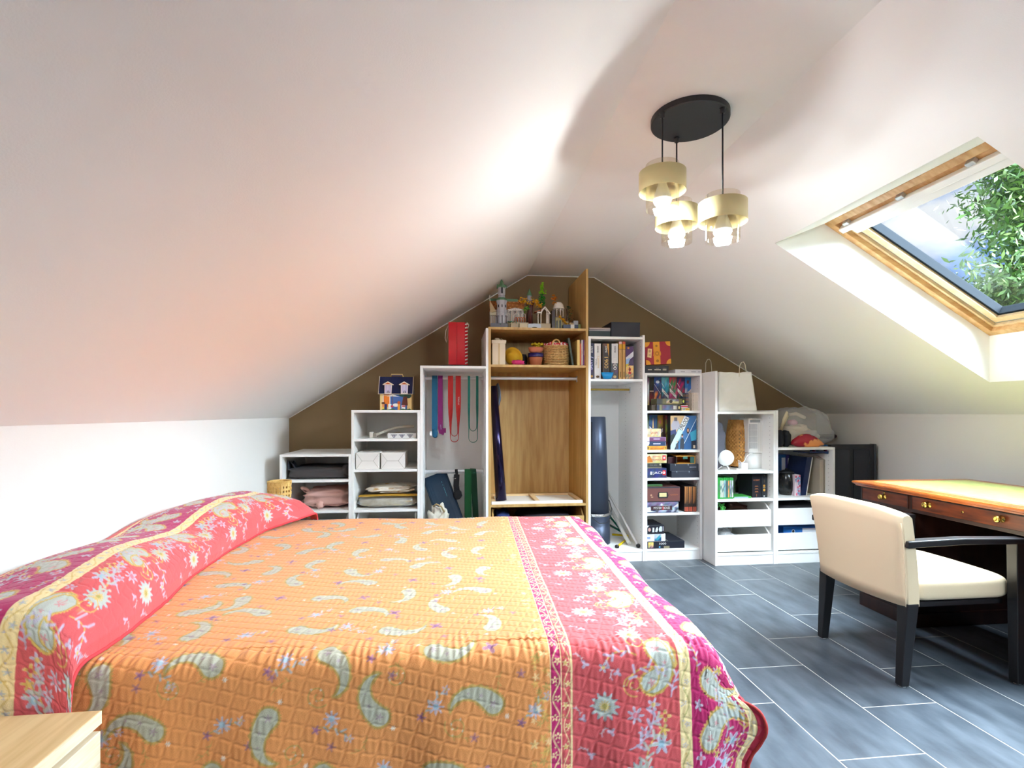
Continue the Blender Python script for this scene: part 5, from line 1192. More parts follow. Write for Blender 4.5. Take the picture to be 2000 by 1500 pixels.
MB().lathe([(r(6.2),cz_(1034,578,4.07)),(r(4),cz_(1034,572,4.07)),(r(2),cz_(1034,568,4.07)),(r(.2),cz_(1034,563,4.07))], cx_(1034,4.07), 4.07, 8, TG, False).build('turret_spire', 'gloss_color', ca)
MB().tube([(cx_(1059),4.03,zt4),(cx_(1059),4.03,cz_(1059,598))], .006, 8, (92,60,40)).build('cypress_trunk', 'gloss_color', ca)
leaflets('', [(1059,556+k*3.4,4.03,.6+2.3*math.sin(min(1,(k+1)/7)*1.57),1.2) for k in range(6)], 16, [(150,214,40),(124,196,40)], ca, .010, 12, 'cypress_leaves')
leaflets('', [(1059,576+k*3.4,4.03,2.8,1.2) for k in range(7)], 18, [(30,120,50),(60,160,50)], ca, .010, 13, 'cypress_leaves')
mb = MB()
for u in (1051, 1056.5, 1067.5, 1069.5, 1072): mb.tube([(cx_(u,3.95),3.95,zt4+.0),(cx_(u,3.95),3.95,cz_(u,611,3.95))], .0042, 8, TW)
arch(mb, 1057.5, 1068, 614, 603, 3.945, TW, .004); mb.box(cx_(1049,3.95), cx_(1056,3.95), 3.94, 4.02, cz_(1052,612,3.95), cz_(1052,609,3.95), TW)
q = [(1055.5,612),(1063.8,600),(1074,613)]; 
for (a, b) in (((1055.5,612.5),(1064,599.5)),((1064,599.5),(1074.5,613.5))): mb.ribbon([(cx_(a[0],3.95),3.96,cz_(a[0],a[1],3.95)),(cx_(b[0],3.95),3.96,cz_(b[0],b[1],3.95))], (0,1,0), .045, .007, TW)
mb.build('white_chapel', 'gloss_color', ca)
MB().ribbon([(cx_(1044,3.97),3.98,cz_(1044,610,3.97)),(cx_(1057,3.97),3.98,cz_(1057,606,3.97))], (0,1,0), .07, .006, (176,96,50)).build('walkway_roof', 'gloss_color', ca)
mb = MB(); n = 10; xa, xb = cx_(1031,3.90), cx_(1056,3.90); zq = cz_(1044,632.5,3.90)
mb.prism([(xa,zt4),(xa,zq-.003),((xa+xb)/2,zq),(xb,zq-.003),(xb,zt4)]+[((xa+xb)/2+r(8)*math.cos(math.pi*i/n), zt4+r(5)*math.sin(math.pi*i/n)) for i in range(n+1)], 'Y', 3.885, 3.925, (168,172,182)); mb.build('stone_bridge', 'gloss_color', ca)

gz = thing('toy_pavilion', 'plastic brick toy hill with a white domed pavilion and orange leaves', 'toy', (cx_(1098), Yt, zt4))
mb = MB(); mb.box(cx_(1077), cx_(1083.5), 3.94, 4.06, zt4, cz_(1080,607), (66,46,44)); mb.box(cx_(1083.5), cx_(1096), 3.93, 4.08, zt4, cz_(1090,621), (150,140,84)); mb.box(cx_(1085), cx_(1088), 3.928, 3.931, zt4, cz_(1086,627), (52,50,40)); mb.box(cx_(1091), cx_(1094), 3.928, 3.931, zt4, cz_(1092,627), (52,50,40))
mb.box(cx_(1096), cx_(1110), 3.95, 4.08, zt4, cz_(1100,628), TT_); mb.box(cx_(1097), cx_(1126), 3.90, 3.98, zt4, cz_(1110,636.5), (60,70,96)); mb.box(cx_(1110), cx_(1118), 3.92, 4.06, zt4, cz_(1114,632), TT_); mb.box(cx_(1118.5), cx_(1127.5), 3.93, 4.03, zt4, cz_(1122,627.5), (168,172,180)); mb.box(cx_(1127.5), cx_(1133), 3.94, 4.02, zt4, cz_(1130,634), (140,150,84)); mb.box(cx_(1111), cx_(1118), 3.893, 3.90, zt4, cz_(1114,636.5), (230,228,224))
mb.build('rock_base', 'gloss_color', gz, bevel=.001)
zg = cz_(1092,620); gx_, gy_ = cx_(1093), 4.0
MB().lathe([(r(11.5),zg),(r(12),zg+.004),(r(12),zg+.008),(r(.1),zg+.008)], gx_, gy_, 12, (140,136,140), False).build('pavilion_floor', 'gloss_color', gz)
mb = MB()
for k in range(8):
    a = k*math.pi/4+.2; mb.tube([(gx_+r(9.5)*math.cos(a), gy_+r(9.5)*math.sin(a), zg+.008), (gx_+r(9.5)*math.cos(a), gy_+r(9.5)*math.sin(a), cz_(1092,602))], .0032, 6, TW)
    a2 = a+math.pi/4; p, q_ = Vector((gx_+r(9.5)*math.cos(a), gy_+r(9.5)*math.sin(a), cz_(1092,605))), Vector((gx_+r(9.5)*math.cos(a2), gy_+r(9.5)*math.sin(a2), cz_(1092,605))); mb.tube([p, (p+q_)/2+Vector((0,0,.012)), q_], .002, 5, TW)
mb.build('pavilion_columns', 'gloss_color', gz)
mb = MB(); mb.lathe([(r(11.5),cz_(1092,602)),(r(11.8),cz_(1092,600)),(r(10.6),cz_(1092,599)),(r(10.2),cz_(1092,596)),(r(8.6),cz_(1092,592)),(r(5.5),cz_(1092,589)),(r(.1),cz_(1092,587.5))], gx_, gy_, 16, TW, True); mb.build('pavilion_dome', 'gloss_color', gz)
leaflets('', [(1081,578,4.0,1.6,2),(1079,583,4.0,1.4,1.6),(1086,582,4.0,1.5,2),(1083,590,4.0,2,2.5)], 12, [(214,130,24),(186,100,24)], gz, .009, 21, 'autumn_leaves')
leaflets('', [(1092+k*2.2,617+k*2.2,3.92,1.2,1.2) for k in range(8)], 8, [(228,176,36),(214,150,30)], gz, .008, 22, 'autumn_leaves')
leaflets('', [(1112,610,4.02,3,3),(1110,600,4.02,2,2),(1113,622,4.0,3,2)], 12, [(96,110,60),(60,80,50),(20,96,70)], gz, .008, 23, 'moss_leaves')
MB().tube([(cx_(1108),4.02,cz_(1108,630)),(cx_(1111),4.02,cz_(1111,612)),(cx_(1110),4.02,cz_(1110,600))], .004, 6, (92,56,40)).build('crooked_trunk', 'gloss_color', gz)

# ---- white wardrobe to the right of the oak one: games, bowl, boxes, fan, rods
za5 = z5['a']; Y5 = 3.85
GRP5 = 'board games on the shelf under the black box'
def spine(label, u0, u1, vt, c, fn=None, d=.22, y=Y5, zb=None, name='board_game', cat='board game', group=GRP5):
    e = ext(u0, u1, vt, za5 if zb is None else zb, y, d); return carton(name, label, cat, e, c, (lambda f, t: fn(f, t, e)) if fn else None, group)
def g1(f, t, e): f.art([(60,50,70),(52,58,96),(46,54,92),(40,44,80),(50,56,84)], 1).disc((186,140,70),.5,.08,.28,.035); vtext(t,'CRIME',e,.82,.020,'ink_white',.05); vtext(t,'Lune',e,.46,.040,'ink_lilac',.10,shear=.3)
spine('navy board game with lilac slanted title, next to the oak panel', 1151.5, 1160, 670, (46,48,76), g1)
def g2_(f, t, e): f.rect((226,222,218),0,1,0,.16).disc((110,80,50),.5,.07,.26,.035); vtext(t,'CRIME',e,.84,.018,'ink_black',.05); vtext(t,'Lumière',e,.48,.020,'ink_gold',.09,dx=.006); vtext(t,'Ville',e,.48,.018,'ink_grey',.05,dx=-.012)
spine('white board game with thin gold title', 1161, 1173.6, 671, (232,230,226), g2_)
def g3(f, t, e): f.rect((150,110,70),0,.04,0,1).rect((150,110,70),.93,.97,0,1).poly((206,150,70),[(.62,1),(.97,1),(.97,.62),(.85,.7)]).poly((120,80,70),[(0.1,1),(.62,1),(.4,.86)]); vtext(t,'CRIME',e,.84,.020,'ink_white',.05); vtext(t,'1900',e,.48,.040,'ink_gold',.085)
spine('dark board game titled 1900 in gold', 1177, 1190, 671, (68,62,64), g3)
spine('thin black board game beside the 1900 game', 1190.6, 1194, 671, (28,28,32))
def g4(f, t, e): f.art([(74,76,90),(84,86,98),(96,98,108)], 4, 0,1,0,.45).disc((206,170,120),.5,.07,.26,.04); vtext(t,'CRIME',e,.84,.018,'ink_black',.05); vtext(t,'1400',e,.44,.036,'ink_white',.085)
spine('grey and white board game titled 1400', 1194.6, 1207, 671, (222,220,220), g4)
for k, (a, b, c) in enumerate(((1209,1214.6,(222,176,176)),(1216,1221.4,(206,84,52)))):
    def gp(f, t, e, c=c): f.rect(c,0,1,.93,1).rect((214,156,30),0,1,.80,.93).rect((60,44,30),0,1,.79,.80).rect((150,110,56),.45,.55,.2,.7).rect((120,96,40),.3,.7,.05,.2)
    spine('pencil-like narrow yellow game with a %s top' % ('pink' if k == 0 else 'red-orange'), a, b, 667, (204,160,96), gp, cat='board game')
def g5(f, t, e): f.art([(150,130,120),(226,180,110),(232,196,130)], 5, 0,1,0,.42).poly((214,214,222),[(0,.66),(1,.86),(1,.70),(0,.5)]).poly((150,180,220),[(0,.6),(.6,.66),(.3,.45),(0,.4)]).poly((90,76,110),[(.4,.56),(1,.62),(1,.46),(.6,.42)]).poly((216,190,60),[(0,.46),(.5,.48),(0,.36)]).disc((226,140,60),.32,.95,.14,.03).disc((150,40,50),.5,.30,.16,.05).rect((196,60,66),.32,.68,.16,.23).rect((130,60,70),.44,.54,.2,.38)
spine('purple board game with a diagonal pale banner on its spine', 1222.4, 1237.4, 676.5, (88,60,104), g5)
bw = thing('blue_bowl', 'bright blue plastic bowl in front of the board games', 'bowl', (wx(1184,3.82), 3.827, za5))
ub, rb2 = wx(1184,3.83), (wx(1197,3.83)-wx(1171.5,3.83))/2
YBW = 3.828; rb2 = min(rb2, .0485)
zt_ = wz(1184,728,3.82)
MB().lathe([(.0001,za5),(rb2*.62,za5),(rb2,zt_),(rb2*.95,zt_),(rb2*.58,za5+.004),(.0001,za5+.004)], ub, YBW-.03+.005, 36, (20,140,206), sy=.45).build('bowl', 'gloss_color', bw)
z5t = z5['top']
carton('file_box', 'dark green flat file box on top of the white wardrobe', 'box', ext(1150.5, 1192.5, 646.3, z5t, 3.84, .32), (44,58,60), None, m='print')
zmag = wz(1171,646.3,3.84)
for k, (c, dx) in enumerate((((176,170,170),0),((120,110,120),.004),((196,190,186),.002),((150,120,110),-.002))):
    e = ext(1150.5, 1192, 640, zmag+.0005+k*.0066, 3.845, .26); t = thing('magazine', ['grey magazine at the bottom of the pile on the file box','dark glossy magazine second from the bottom of the pile','white magazine second from the top of the pile','topmost magazine with orange photos on the file box'][k], 'magazine', ((e[0]+e[1])/2, 3.97, e[4]), group='magazines on the file box')
    MB().box(e[0]+dx, e[1]+dx, e[2], e[3], e[4], e[4]+.006, c).build('pages', 'print', t)
    if k == 3: MB().box(e[0]+.05, e[1]-.06, e[2]+.02, e[3]-.05, e[4]+.006, e[4]+.0064, (206,120,70)).build('cover_photo', 'print', t)
bkx = thing('storage_box', 'large black cardboard box on top of the white wardrobe', 'box', (wx(1222,3.84), 4.0, z5t))
e = ext(1194, 1250, 629.5, z5t, 3.83, .36); MB().box(*e).build('box', mat('black_card', (52,54,62), .7, bump=.05), bkx, bevel=.002)
MB().box(e[0]-.001, e[1]+.001, e[2]-.001, e[3]+.001, e[5]-.012, e[5]+.001).build('lid_rim', 'black_card', bkx, bevel=.001)
# tower fan
fx_, fy_, fz0 = 1.132, 4.06, .07+T_; ftop = wz(1165,814,4.0)
fan = thing('tower_fan', 'tapering gunmetal tower fan with a chrome ring and black inlet', 'fan', (fx_, fy_, fz0))
mat('gunmetal', (66,74,92), .38, metal=.5); zr_ = wz(1175,1006,3.98)
MB().lathe([(.0001,zr_+.008),(.102,zr_+.008),(.074,ftop-.006),(.066,ftop),(.0001,ftop)], fx_, fy_, 40).build('upper_body', 'gunmetal', fan)
MB().lathe([(.0001,zr_-.012),(.106,zr_-.012),(.106,zr_+.010),(.0001,zr_+.010)], fx_, fy_, 40).build('chrome_ring', 'chrome', fan)
lo_ = MB().lathe([(.0001,fz0),(.111,fz0),(.111,fz0+.01),(.106,zr_-.012),(.0001,zr_-.012)], fx_, fy_, 40).build('lower_body', 'gunmetal', fan)
mb = MB()
for j in range(7):
    for i in range(24): 
        a = math.pi*(1.05+.9*i/24); mb.box(-.0012,.0012,-.0012,.0012,-.0012,.0012); M = Matrix.Translation((fx_+.1085*math.cos(a), fy_+.1085*math.sin(a), zr_-.04-j*.011)); mb.v[-8:] = [tuple(M @ Vector(p)) for p in mb.v[-8:]]
o = mb.build('perforations', 'black_plastic', lo_); o['kind'] = 'stuff'
mb = MB(); mb.grid(lambda u, v: (fx_+(.103-.026*v)*math.cos(math.radians(188+44*u)), fy_+(.103-.026*v)*math.sin(math.radians(188+44*u)), zr_+.06+(ftop-zr_-.10)*v), 10, 6); mb.build('inlet_slot', 'black_plastic', fan)
MB().tube([(wx(1150,3.93),3.925,wz(1150,997,3.93)),(wx(1157,3.93),3.92,wz(1157,1012,3.93)),(wx(1170,3.93),3.92,wz(1170,1022,3.93)),(wx(1184,3.93),3.92,wz(1184,1021,3.93)),(wx(1193,3.93),3.93,wz(1193,1008,3.93)),(wx(1195,3.95),3.95,wz(1195,995,3.93)),(wx(1190,4.0),4.0,wz(1190,980,3.95)),(wx(1186,4.02),4.05,wz(1188,975,3.98))], .0032, 6).build('power_cable', 'black_plastic', fan)
# rods leaning beside the fan
def rod(name, label, p, q, r_, c, cap=None, cat='rod'):
    t = thing(name, label, cat, p if p[2] < q[2] else q); MB().tube([p, q], r_, 12, c).build('tube', 'gloss_color', t)
    if cap: MB().lathe([(.0001,-.012),(.014,-.010),(.017,0),(.014,.010),(.0001,.012)], 0, 0, 20, (20,20,22)).xf(Matrix.Translation(Vector(p)) @ Matrix.Rotation(math.pi/2, 4, 'X')).build('rubber_cap', 'gloss_color', t)
zf5 = .07+T_
rod('white_rod', 'thin white rod with a black rubber cap leaning beside the fan', (wx(1246.5,3.85), 3.85, zf5+.017), (wx(1187,4.24), 4.24, wz(1187,960,4.24)), .0085, (232,230,226), True)
rod('white_channel', 'wide white cable channel leaning beside the tower fan', (wx(1229,3.93), 3.93, zf5+.015), (wx(1188,4.30), 4.30, wz(1188,985,4.30)), .015, (214,214,206))
rod('yellow_rod', 'long yellow rod lying on the wardrobe base', (wx(1205,3.87), 3.87, zf5+.009), (wx(1240,4.30), 4.30, zf5+.009), .0085, (222,190,20), True)
rod('yellow_rod', 'yellow rod lying crosswise at the back of the wardrobe base', (wx(1195,4.2), 4.19, zf5+.027), (wx(1238,4.14), 4.10, zf5+.027), .0085, (222,190,20))
rod('green_rod', 'dark green rod leaning low behind the tower fan', (wx(1222,4.10), 4.10, zf5+.05), (wx(1190,4.26), 4.26, wz(1190,1025,4.26)), .009, (16,92,66))
rod('green_rod', 'brighter green rod leaning steeply behind the tower fan', (wx(1214,4.16), 4.16, zf5+.06), (wx(1186,4.30), 4.30, wz(1186,1002,4.30)), .008, (20,120,90))

# ---- bookcase of games
Y6 = 3.815; YU = 3.95
G6 = 'board games in the white bookcase'
def game(label, u0, u1, vt, zb, c, fn=None, y=Y6, d=.25, name='board_game', cat='board game', m='print'):
    e = ext(u0, u1, vt, zb, y, d); return carton(name, label, cat, e, c, (lambda f, t: fn(f, t, e)) if fn else None, G6, m)
def banner(f, c, up=True, a=.5): 
    if up: f.poly(c, [(.06,.46),(.94,.68),(.94,.58),(.06,.36)])
    else: f.poly(c, [(.06,.68),(.94,.46),(.94,.36),(.06,.58)])
za, zb6, zc6, zd6, ze6 = z6['a'], z6['b'], z6['c'], z6['d'], z6['e']
# top compartment: uprights behind, flats in front
game('mauve and white game at the left end of the top compartment', 1259.5+5, 1268, 737, za, (190,160,180), lambda f,t,e: f.art([(206,160,60),(220,190,170),(170,180,196),(226,226,226),(150,110,140)],31), YU, .2)
game('black and dark red game beside the mauve one', 1268.5, 1277, 738, za, (40,26,30), lambda f,t,e: f.art([(34,30,34),(110,20,26),(90,20,24),(30,30,30),(40,44,40)],32).rect((196,160,140),.05,.95,.58,.61), YU, .2)
UNL = (((1277.5,1291.3),[(210,70,40),(236,140,60),(50,60,100),(60,66,110),(50,90,170)],False,'upright game with an orange flame corner and pale badge'),
       ((1292,1306.5),[(90,190,220),(60,62,90),(80,84,110),(60,150,180),(120,200,220)],False,'turquoise upright game with a white diagonal label'),
       ((1307.2,1321.7),[(80,140,160),(176,60,110),(210,90,130),(60,130,90),(210,70,90)],False,'pink and green upright game with a white diagonal label'),
       ((1322.4,1336.9),[(196,140,40),(46,70,80),(60,90,96),(190,40,100),(60,56,110)],False,'dark upright game with magenta glow and white label'),
       ((1337.6,1351.5),[(150,30,34),(160,36,40),(206,200,206),(60,120,190),(40,110,180)],True,'red and sky blue upright game with a slanted label'))
for k, ((a, b), pal, upw, lab) in enumerate(UNL):
    def fn(f, t, e, pal=pal, upw=upw, k=k):
        f.art(pal, 40+k, nx=5, nz=10)
        if k == 0: f.disc((214,220,232),.5,.86,.26,.045).poly((226,228,236),[(.0,.80),(.04,.80),(.96,.50),(.92,.50)]).poly((240,150,90),[(0,.42),(.9,0),(0,0)]).disc((226,70,50),.35,.16,.3,.14)
        elif k == 4: banner(f, (226,214,200), True); f.disc((110,50,40),.42,.86,.16,.06)
        else: f.poly((206,214,222), [(.0,.82),(.03,.84),(.4,.70),(.36,.69)]); banner(f, (228,228,226), False); f.poly((196,214,226),[(.0,.30),(.03,.31),(.8,0),(.74,0)])
        x0,x1,y0,y1,z0,z1_ = e
        if k: text(t, 'UNLOCK!', ((x0+x1)/2, y0-.003, z0+(z1_-z0)*.52), .012, 'ink_black', (math.radians(38) if upw else -math.radians(38)), .042)
    game(lab, a, b, 737, za, (40,44,70), fn, YU, .2)
def flat1(f, t, e): f.rect((60,60,64),0,.14,0,1).rect((70,70,60),.14,.2,.0,1).art([(150,130,90),(190,180,150),(110,100,120)],51,.34,.78,.1,.9,5,3).disc((60,50,44),.5,.5,.06,.3).rect((40,40,44),.90,1,.05,.95).disc((206,220,90),.95,.5,.03,.25)
game('flat grey game box with a pale eagle picture under the uprights', 1283, 1337.5, 778.5, wz(1310,789.5,Y6), (110,104,70), flat1, Y6, .125)
def flat2(f, t, e): f.rect((50,60,90),0,.1,.1,.9).rect((130,130,90),.12,.2,.05,.95).art([(80,100,130),(110,80,100),(80,90,120)],52,.24,.68,.1,.9,4,2).rect((44,40,40),.88,1,.05,.95).disc((226,206,120),.94,.5,.03,.25); [f.rect((206,200,190),.70+.045*i,.735+.045*i,.2,.8) for i in range(3)]
game('flat blue-grey game box at the bottom of the pair', 1283, 1329, 790, za, (96,88,80), flat2, Y6, .125)
game('small dark wooden game box behind the flat pair', 1272.5, 1281.5, 791, za, (70,56,36), None, 3.83, .10)
def smallp(f, t, e): f.rect((206,40,76),0,1,.3,.7)
game('small red and white card pack beside the flat games', 1330.5, 1343.5, 791.5, wz(1336,796.5,Y6), (236,232,232), smallp, Y6, .06, 'card_pack', 'card pack')
game('small yellow and white card pack under the red one', 1331, 1347, 797, za, (228,206,140), lambda f,t,e: f.rect((150,160,180),.1,.45,.2,.8).rect((206,160,60),.5,.95,.2,.8), Y6, .06, 'card_pack', 'card pack')
nb = 15; zt_ = wz(1358,767,Y6+.02)
for k in range(nb):
    z0 = za+(zt_-za)*k/nb; e = ext(1351.5, 1364.8, 770, z0+.0003, Y6+.015+.002*math.sin(k*2.1), .15)
    t = thing('manga_book', 'cream spined paperback in the tall stack by the bookcase side', 'book', ((e[0]+e[1])/2, 3.9, z0), group='stack of cream paperbacks in the bookcase'); dxk = .0012*math.sin(k*1.7)
    MB().box(e[0]+dxk, e[1]+dxk, e[2], e[3], z0+.0003, za+(zt_-za)*(k+1)/nb-.0005, (232,220,204)).build('pages', 'print', t)
    f = Face(e[0]+dxk, e[1]+dxk, z0+.001, za+(zt_-za)*(k+1)/nb-.0005, e[2]); f.rect((190,170,160),.05,.3,.2,.7).rect((206,196,190),.4,.9,.35,.6); f.done(t, 'spine_print')
zs = za
for k in range(13):
    z0 = za+(zt_-za)*k/13; e = ext(1340, 1350.5, 770, z0+.0003, Y6+.07, .13); t = thing('comic_book', 'brown and blue spined comic in the stack beside the cream paperbacks', 'book', ((e[0]+e[1])/2, 3.93, z0), group='stack of comics in the bookcase')
    MB().box(e[0], e[1], e[2], min(e[3],YU-.003), z0+.0003, za+(zt_-za)*(k+1)/13-.0005, (150,126,112) if k % 3 else (96,104,130)).build('pages', 'print', t)
# second compartment
game('game with green corner at the left end of the second compartment', 1263, 1267, 811, zb6, (90,96,80), lambda f,t,e: f.art([(120,110,110),(190,170,150),(90,110,80)],61), YU, .2)
def n1(f, t, e): f.art([(190,160,110),(60,66,90),(44,64,110),(40,60,104),(50,84,130)],62); f.poly((226,190,110),[(.42,.62),(.5,.95),(.58,.62)]); banner(f,(206,212,224),False); text(t,'UNLOCK!',((e[0]+e[1])/2,e[2]-.003,e[4]+(e[5]-e[4])*.52),.011,'ink_black',-math.radians(36),.045)
game('navy upright game with a golden castle tower and slanted label', 1267.5, 1283.5, 811, zb6, (44,52,84), n1, YU, .2)
def n2_(f, t, e): f.art([(110,50,120),(70,70,84),(96,84,80),(110,100,60),(190,140,60)],63); f.disc((196,110,90),.35,.80,.16,.06); banner(f,(206,212,224),True); f.poly((90,40,120),[(.5,0),(1,0),(1,.2)]); text(t,'UNLOCK!',((e[0]+e[1])/2,e[2]-.003,e[4]+(e[5]-e[4])*.52),.011,'ink_black',math.radians(36),.042)
game('brown upright game with an orange moon and slanted label', 1284, 1299, 811, zb6, (60,60,64), n2_, YU, .2)
game('narrow red and green spined game beside the big blue box', 1299.6, 1307, 811, zb6, (70,40,36), lambda f,t,e: f.art([(190,150,110),(96,30,30),(120,130,50),(80,130,60),(120,40,40)],64,nx=2,nz=10), 3.90, .25)
def big(f, t, e):
    f.art([(30,50,70),(60,96,120),(130,190,200),(60,120,170),(40,80,140)],65,nx=8,nz=9)
    f.poly((206,170,120),[(0,1),(.55,1),(0,.15)]).poly((170,166,176),[(.02,.72),(.10,.86),(.30,.86),(.38,.70),(.25,.58),(.06,.58)]).poly((96,90,96),[(.14,.84),(.14,.95),(.26,.95),(.26,.84)]).poly((60,66,110),[(.0,.56),(.2,.60),(.24,.45),(.06,.26),(0,.3)]).poly((40,50,50),[(0,.42),(.14,.48),(.2,.30),(.04,.05),(0,.05)])
    f.poly((190,220,226),[(0,.12),(.55,1),(.72,.94),(.14,0),(0,0)]).poly((60,110,160),[(.72,.94),(.8,1),(1,1),(1,.9),(.42,0),(.2,.0)]).poly((40,90,140),[(.98,.88),(1,.9),(1,0),(.44,0)]).poly((60,160,190),[(.75,.5),(1,.6),(1,.3),(.8,.25)])
    f.poly((236,236,232),[(.34,.62),(.56,.99),(.73,.93),(.50,.55)]).poly((240,240,240),[(.0,.10),(.008,.13),(.57,1),(.55,1)]).poly((226,236,240),[(.40,.0),(.415,0),(1,.90),(1,.93)])
    f.poly((54,60,72),[(.36,.02),(.52,.02),(.52,.30),(.46,.36),(.38,.30)]).disc((206,160,140),.45,.40,.035,.045).disc((60,50,46),.45,.435,.04,.028).poly((70,76,90),[(.20,.02),(.30,.02),(.30,.16),(.25,.20),(.20,.15)]).disc((206,170,150),.255,.24,.025,.03).disc((60,44,36),.67,.56,.055,.09).disc((206,150,120),.67,.57,.035,.05).poly((30,36,50),[(.80,.26),(.98,.26),(.98,.02),(.80,.02)]).rect((206,190,160),.87,.95,.04,.13)
    text(t,'UNLOCK!',(e[0]+(e[1]-e[0])*.53,e[2]-.0055,e[4]+(e[5]-e[4])*.775),.045,'ink_black',math.radians(58.5),.115)
game('big blue adventure game box with diagonal UNLOCK! lettering', 1309.5, 1360, 812, zb6, (26,34,50), big, 3.84, .24)
def crm(f, t, e): f.art([(214,190,140),(230,216,180),(220,200,156)],66,nx=8,nz=4).disc((206,196,170),.18,.5,.09,.22).disc((206,196,170),.80,.5,.09,.22); htext(t,'QUEEN',e,.5,.52,.022,'ink_red',.055,k=.002); htext(t,'THE',e,.5,.80,.008,'ink_gold',.03,k=.002)
def purp(f, t, e): f.rect((226,222,232),0,.12,.1,1).rect((120,70,110),.12,1,.25,.95).rect((150,120,170),.12,1,.82,.95); [f.rect((206,190,220),.34+.05*i,.375+.05*i,.42,.68) for i in range(7)]; [f.rect((220,214,220),.945,.97,.1+.2*i,.2+.2*i) for i in range(4)]
def nav(f, t, e): f.rect((226,222,226),0,.12,.05,1).poly((40,60,96),[(.06,0),(.18,1),(1,1),(1,0)]); [f.rect((206,206,232),.32+.056*i,.365+.056*i,.35,.65) for i in range(7)]; [f.rect((220,214,220),.945,.97,.1+.2*i,.2+.2*i) for i in range(4)]
def yel(f, t, e): f.art([(196,120,40),(226,160,60),(206,130,50)],67,.14,.9,.1,.95,8,3).rect((60,50,50),.02,.06,.2,.8).rect((70,60,50),.08,.10,.2,.8).rect((60,50,50),.93,.96,.2,.8)
lv = [879, 871, 862.3, 853.6, 837.5]; Z6 = [wz(1280, v, 3.82) for v in lv]; Z6[0] = zb6
for k, (lab, u1, c, fn) in enumerate((('yellow flat game box at the bottom of the pile',1302,(216,170,60),yel),('navy flat game box above the yellow one',1301,(40,50,80),nav),('purple flat game box above the navy one',1301,(110,60,100),purp),('cream parchment-look game box on top of the pile',1291,(224,204,156),crm))):
    e = (wx(1264,3.82), wx(u1,3.82), 3.82, 3.895, Z6[k]+.0003, Z6[k+1]-.0003); carton('board_game', lab, 'board game', e, c, lambda f,t,fn=fn,e=e: fn(f,t,e), G6)
# third compartment
def rom(f, t, e): f.art([(206,190,130),(222,214,170)],71,nx=6,nz=3).poly((206,120,40),[(0,.05),(.0,.7),(.12,.85),(.22,.5),(.30,.1)]).poly((120,60,30),[(.06,.72),(.1,.84),(.16,.76)]).rect((200,40,56),.78,.96,.30,.86).disc((236,206,200),.87,.58,.05,.14); htext(t,'NOMAN',e,.46,.72,.017,'ink_red',.055,k=.002); htext(t,'ROMAIN',e,.5,.36,.017,'ink_red',.072,k=.002)
zA6, zB6 = wz(1280,914.5,Y6), wz(1280,904.5,Y6)
def jack(f, t, e): f.art([(34,44,80),(50,66,110),(40,54,96)],72,nx=8,nz=3).rect((206,40,40),.79,.96,.28,.78).disc((240,210,200),.875,.53,.05,.14).poly((226,226,232),[(.15,.36),(.26,.34),(.27,.64),(.16,.66)]); htext(t,'M.',e,.21,.5,.014,'ink_black',k=.003); htext(t,'JACK',e,.58,.52,.026,'ink_white',.085,k=.003)
carton('board_game', 'navy M. Jack game box at the bottom of the pile', 'board game', (wx(1264,Y6),wx(1302,Y6),Y6,Y6+.22,zc6,zA6), (38,46,76), lambda f,t: jack(f,t,(wx(1264,Y6),wx(1302,Y6),Y6,Y6+.22,zc6,zA6)), G6)
eD = (wx(1264,Y6),wx(1293,Y6),Y6+.004,Y6+.2,zA6+.0004,zB6-.0004)
def duel(f, t): f.rect((150,140,110),0,1,0,.14).disc((190,180,140),.9,.7,.06,.2); htext(t,'DUEL',eD,.45,.55,.016,'ink_grey',.06)
carton('board_game', 'small dark DUEL game box in the middle of the pile', 'board game', eD, (66,68,62), duel, G6)
eR = (wx(1264,Y6),wx(1302,Y6),Y6,Y6+.22,zB6,wz(1280,887,Y6)); carton('board_game', 'cream and orange game box on top of the pile', 'board game', eR, (216,206,156), lambda f,t: rom(f,t,eR), G6)
zN = wz(1338,919.8,Y6); zN2 = wz(1336,906,Y6)
def clip(f, t): f.poly((150,170,180),[(.17,1),(.20,1),(.19,.7)]).poly((150,170,180),[(.62,1),(.65,1),(.635,.66)])
carton('board_game', 'black board game box at the bottom of the right-hand pile', 'board game', (wx(1311,Y6),wx(1364.5,Y6),Y6-.008,Y6+.28,zc6,zN), (46,50,62), clip, G6)
carton('board_game', 'black board game box with a thin white line, second in its pile', 'board game', (wx(1308.5,Y6),wx(1364,Y6),Y6-.002,Y6+.28,zN+.0004,zN2), (42,48,60), lambda f,t: (clip(f,t), f.rect((206,210,220),.68,.92,.52,.56)), G6)
ob = thing('open_box', 'small open yellow wooden box with green corners on the black boxes', 'box', (wx(1340,Y6),Y6+.08,zN2), group=None)
xa, xb, z0, z1_ = wx(1321,Y6), wx(1358,Y6), zN2+.0005, wz(1340,890.5,Y6)
mb = MB(); mb.box(xa,xb,Y6+.16,Y6+.165,z0,z1_,(214,160,70)); mb.box(xa,xb,Y6,Y6+.16,z0,z0+.004,(196,140,56)); mb.box(xa,xb,Y6,Y6+.16,z1_-.004,z1_,(206,150,64)); mb.box(xa,xa+.005,Y6,Y6+.16,z0+.004,z1_-.004,(40,30,30)); mb.box(xb-.005,xb,Y6,Y6+.16,z0+.004,z1_-.004,(196,140,60)); mb.build('wooden_case', 'print', ob)
MB().box(xb-.038,xb-.006,Y6+.004,Y6+.01,z0+.004,z1_-.008,(40,84,74)).build('corner_piece', 'print', ob); MB().box(xa+.055,xa+.09,Y6+.002,Y6+.01,z1_-.024,z1_-.004,(60,110,96)).build('clasp', 'print', ob)
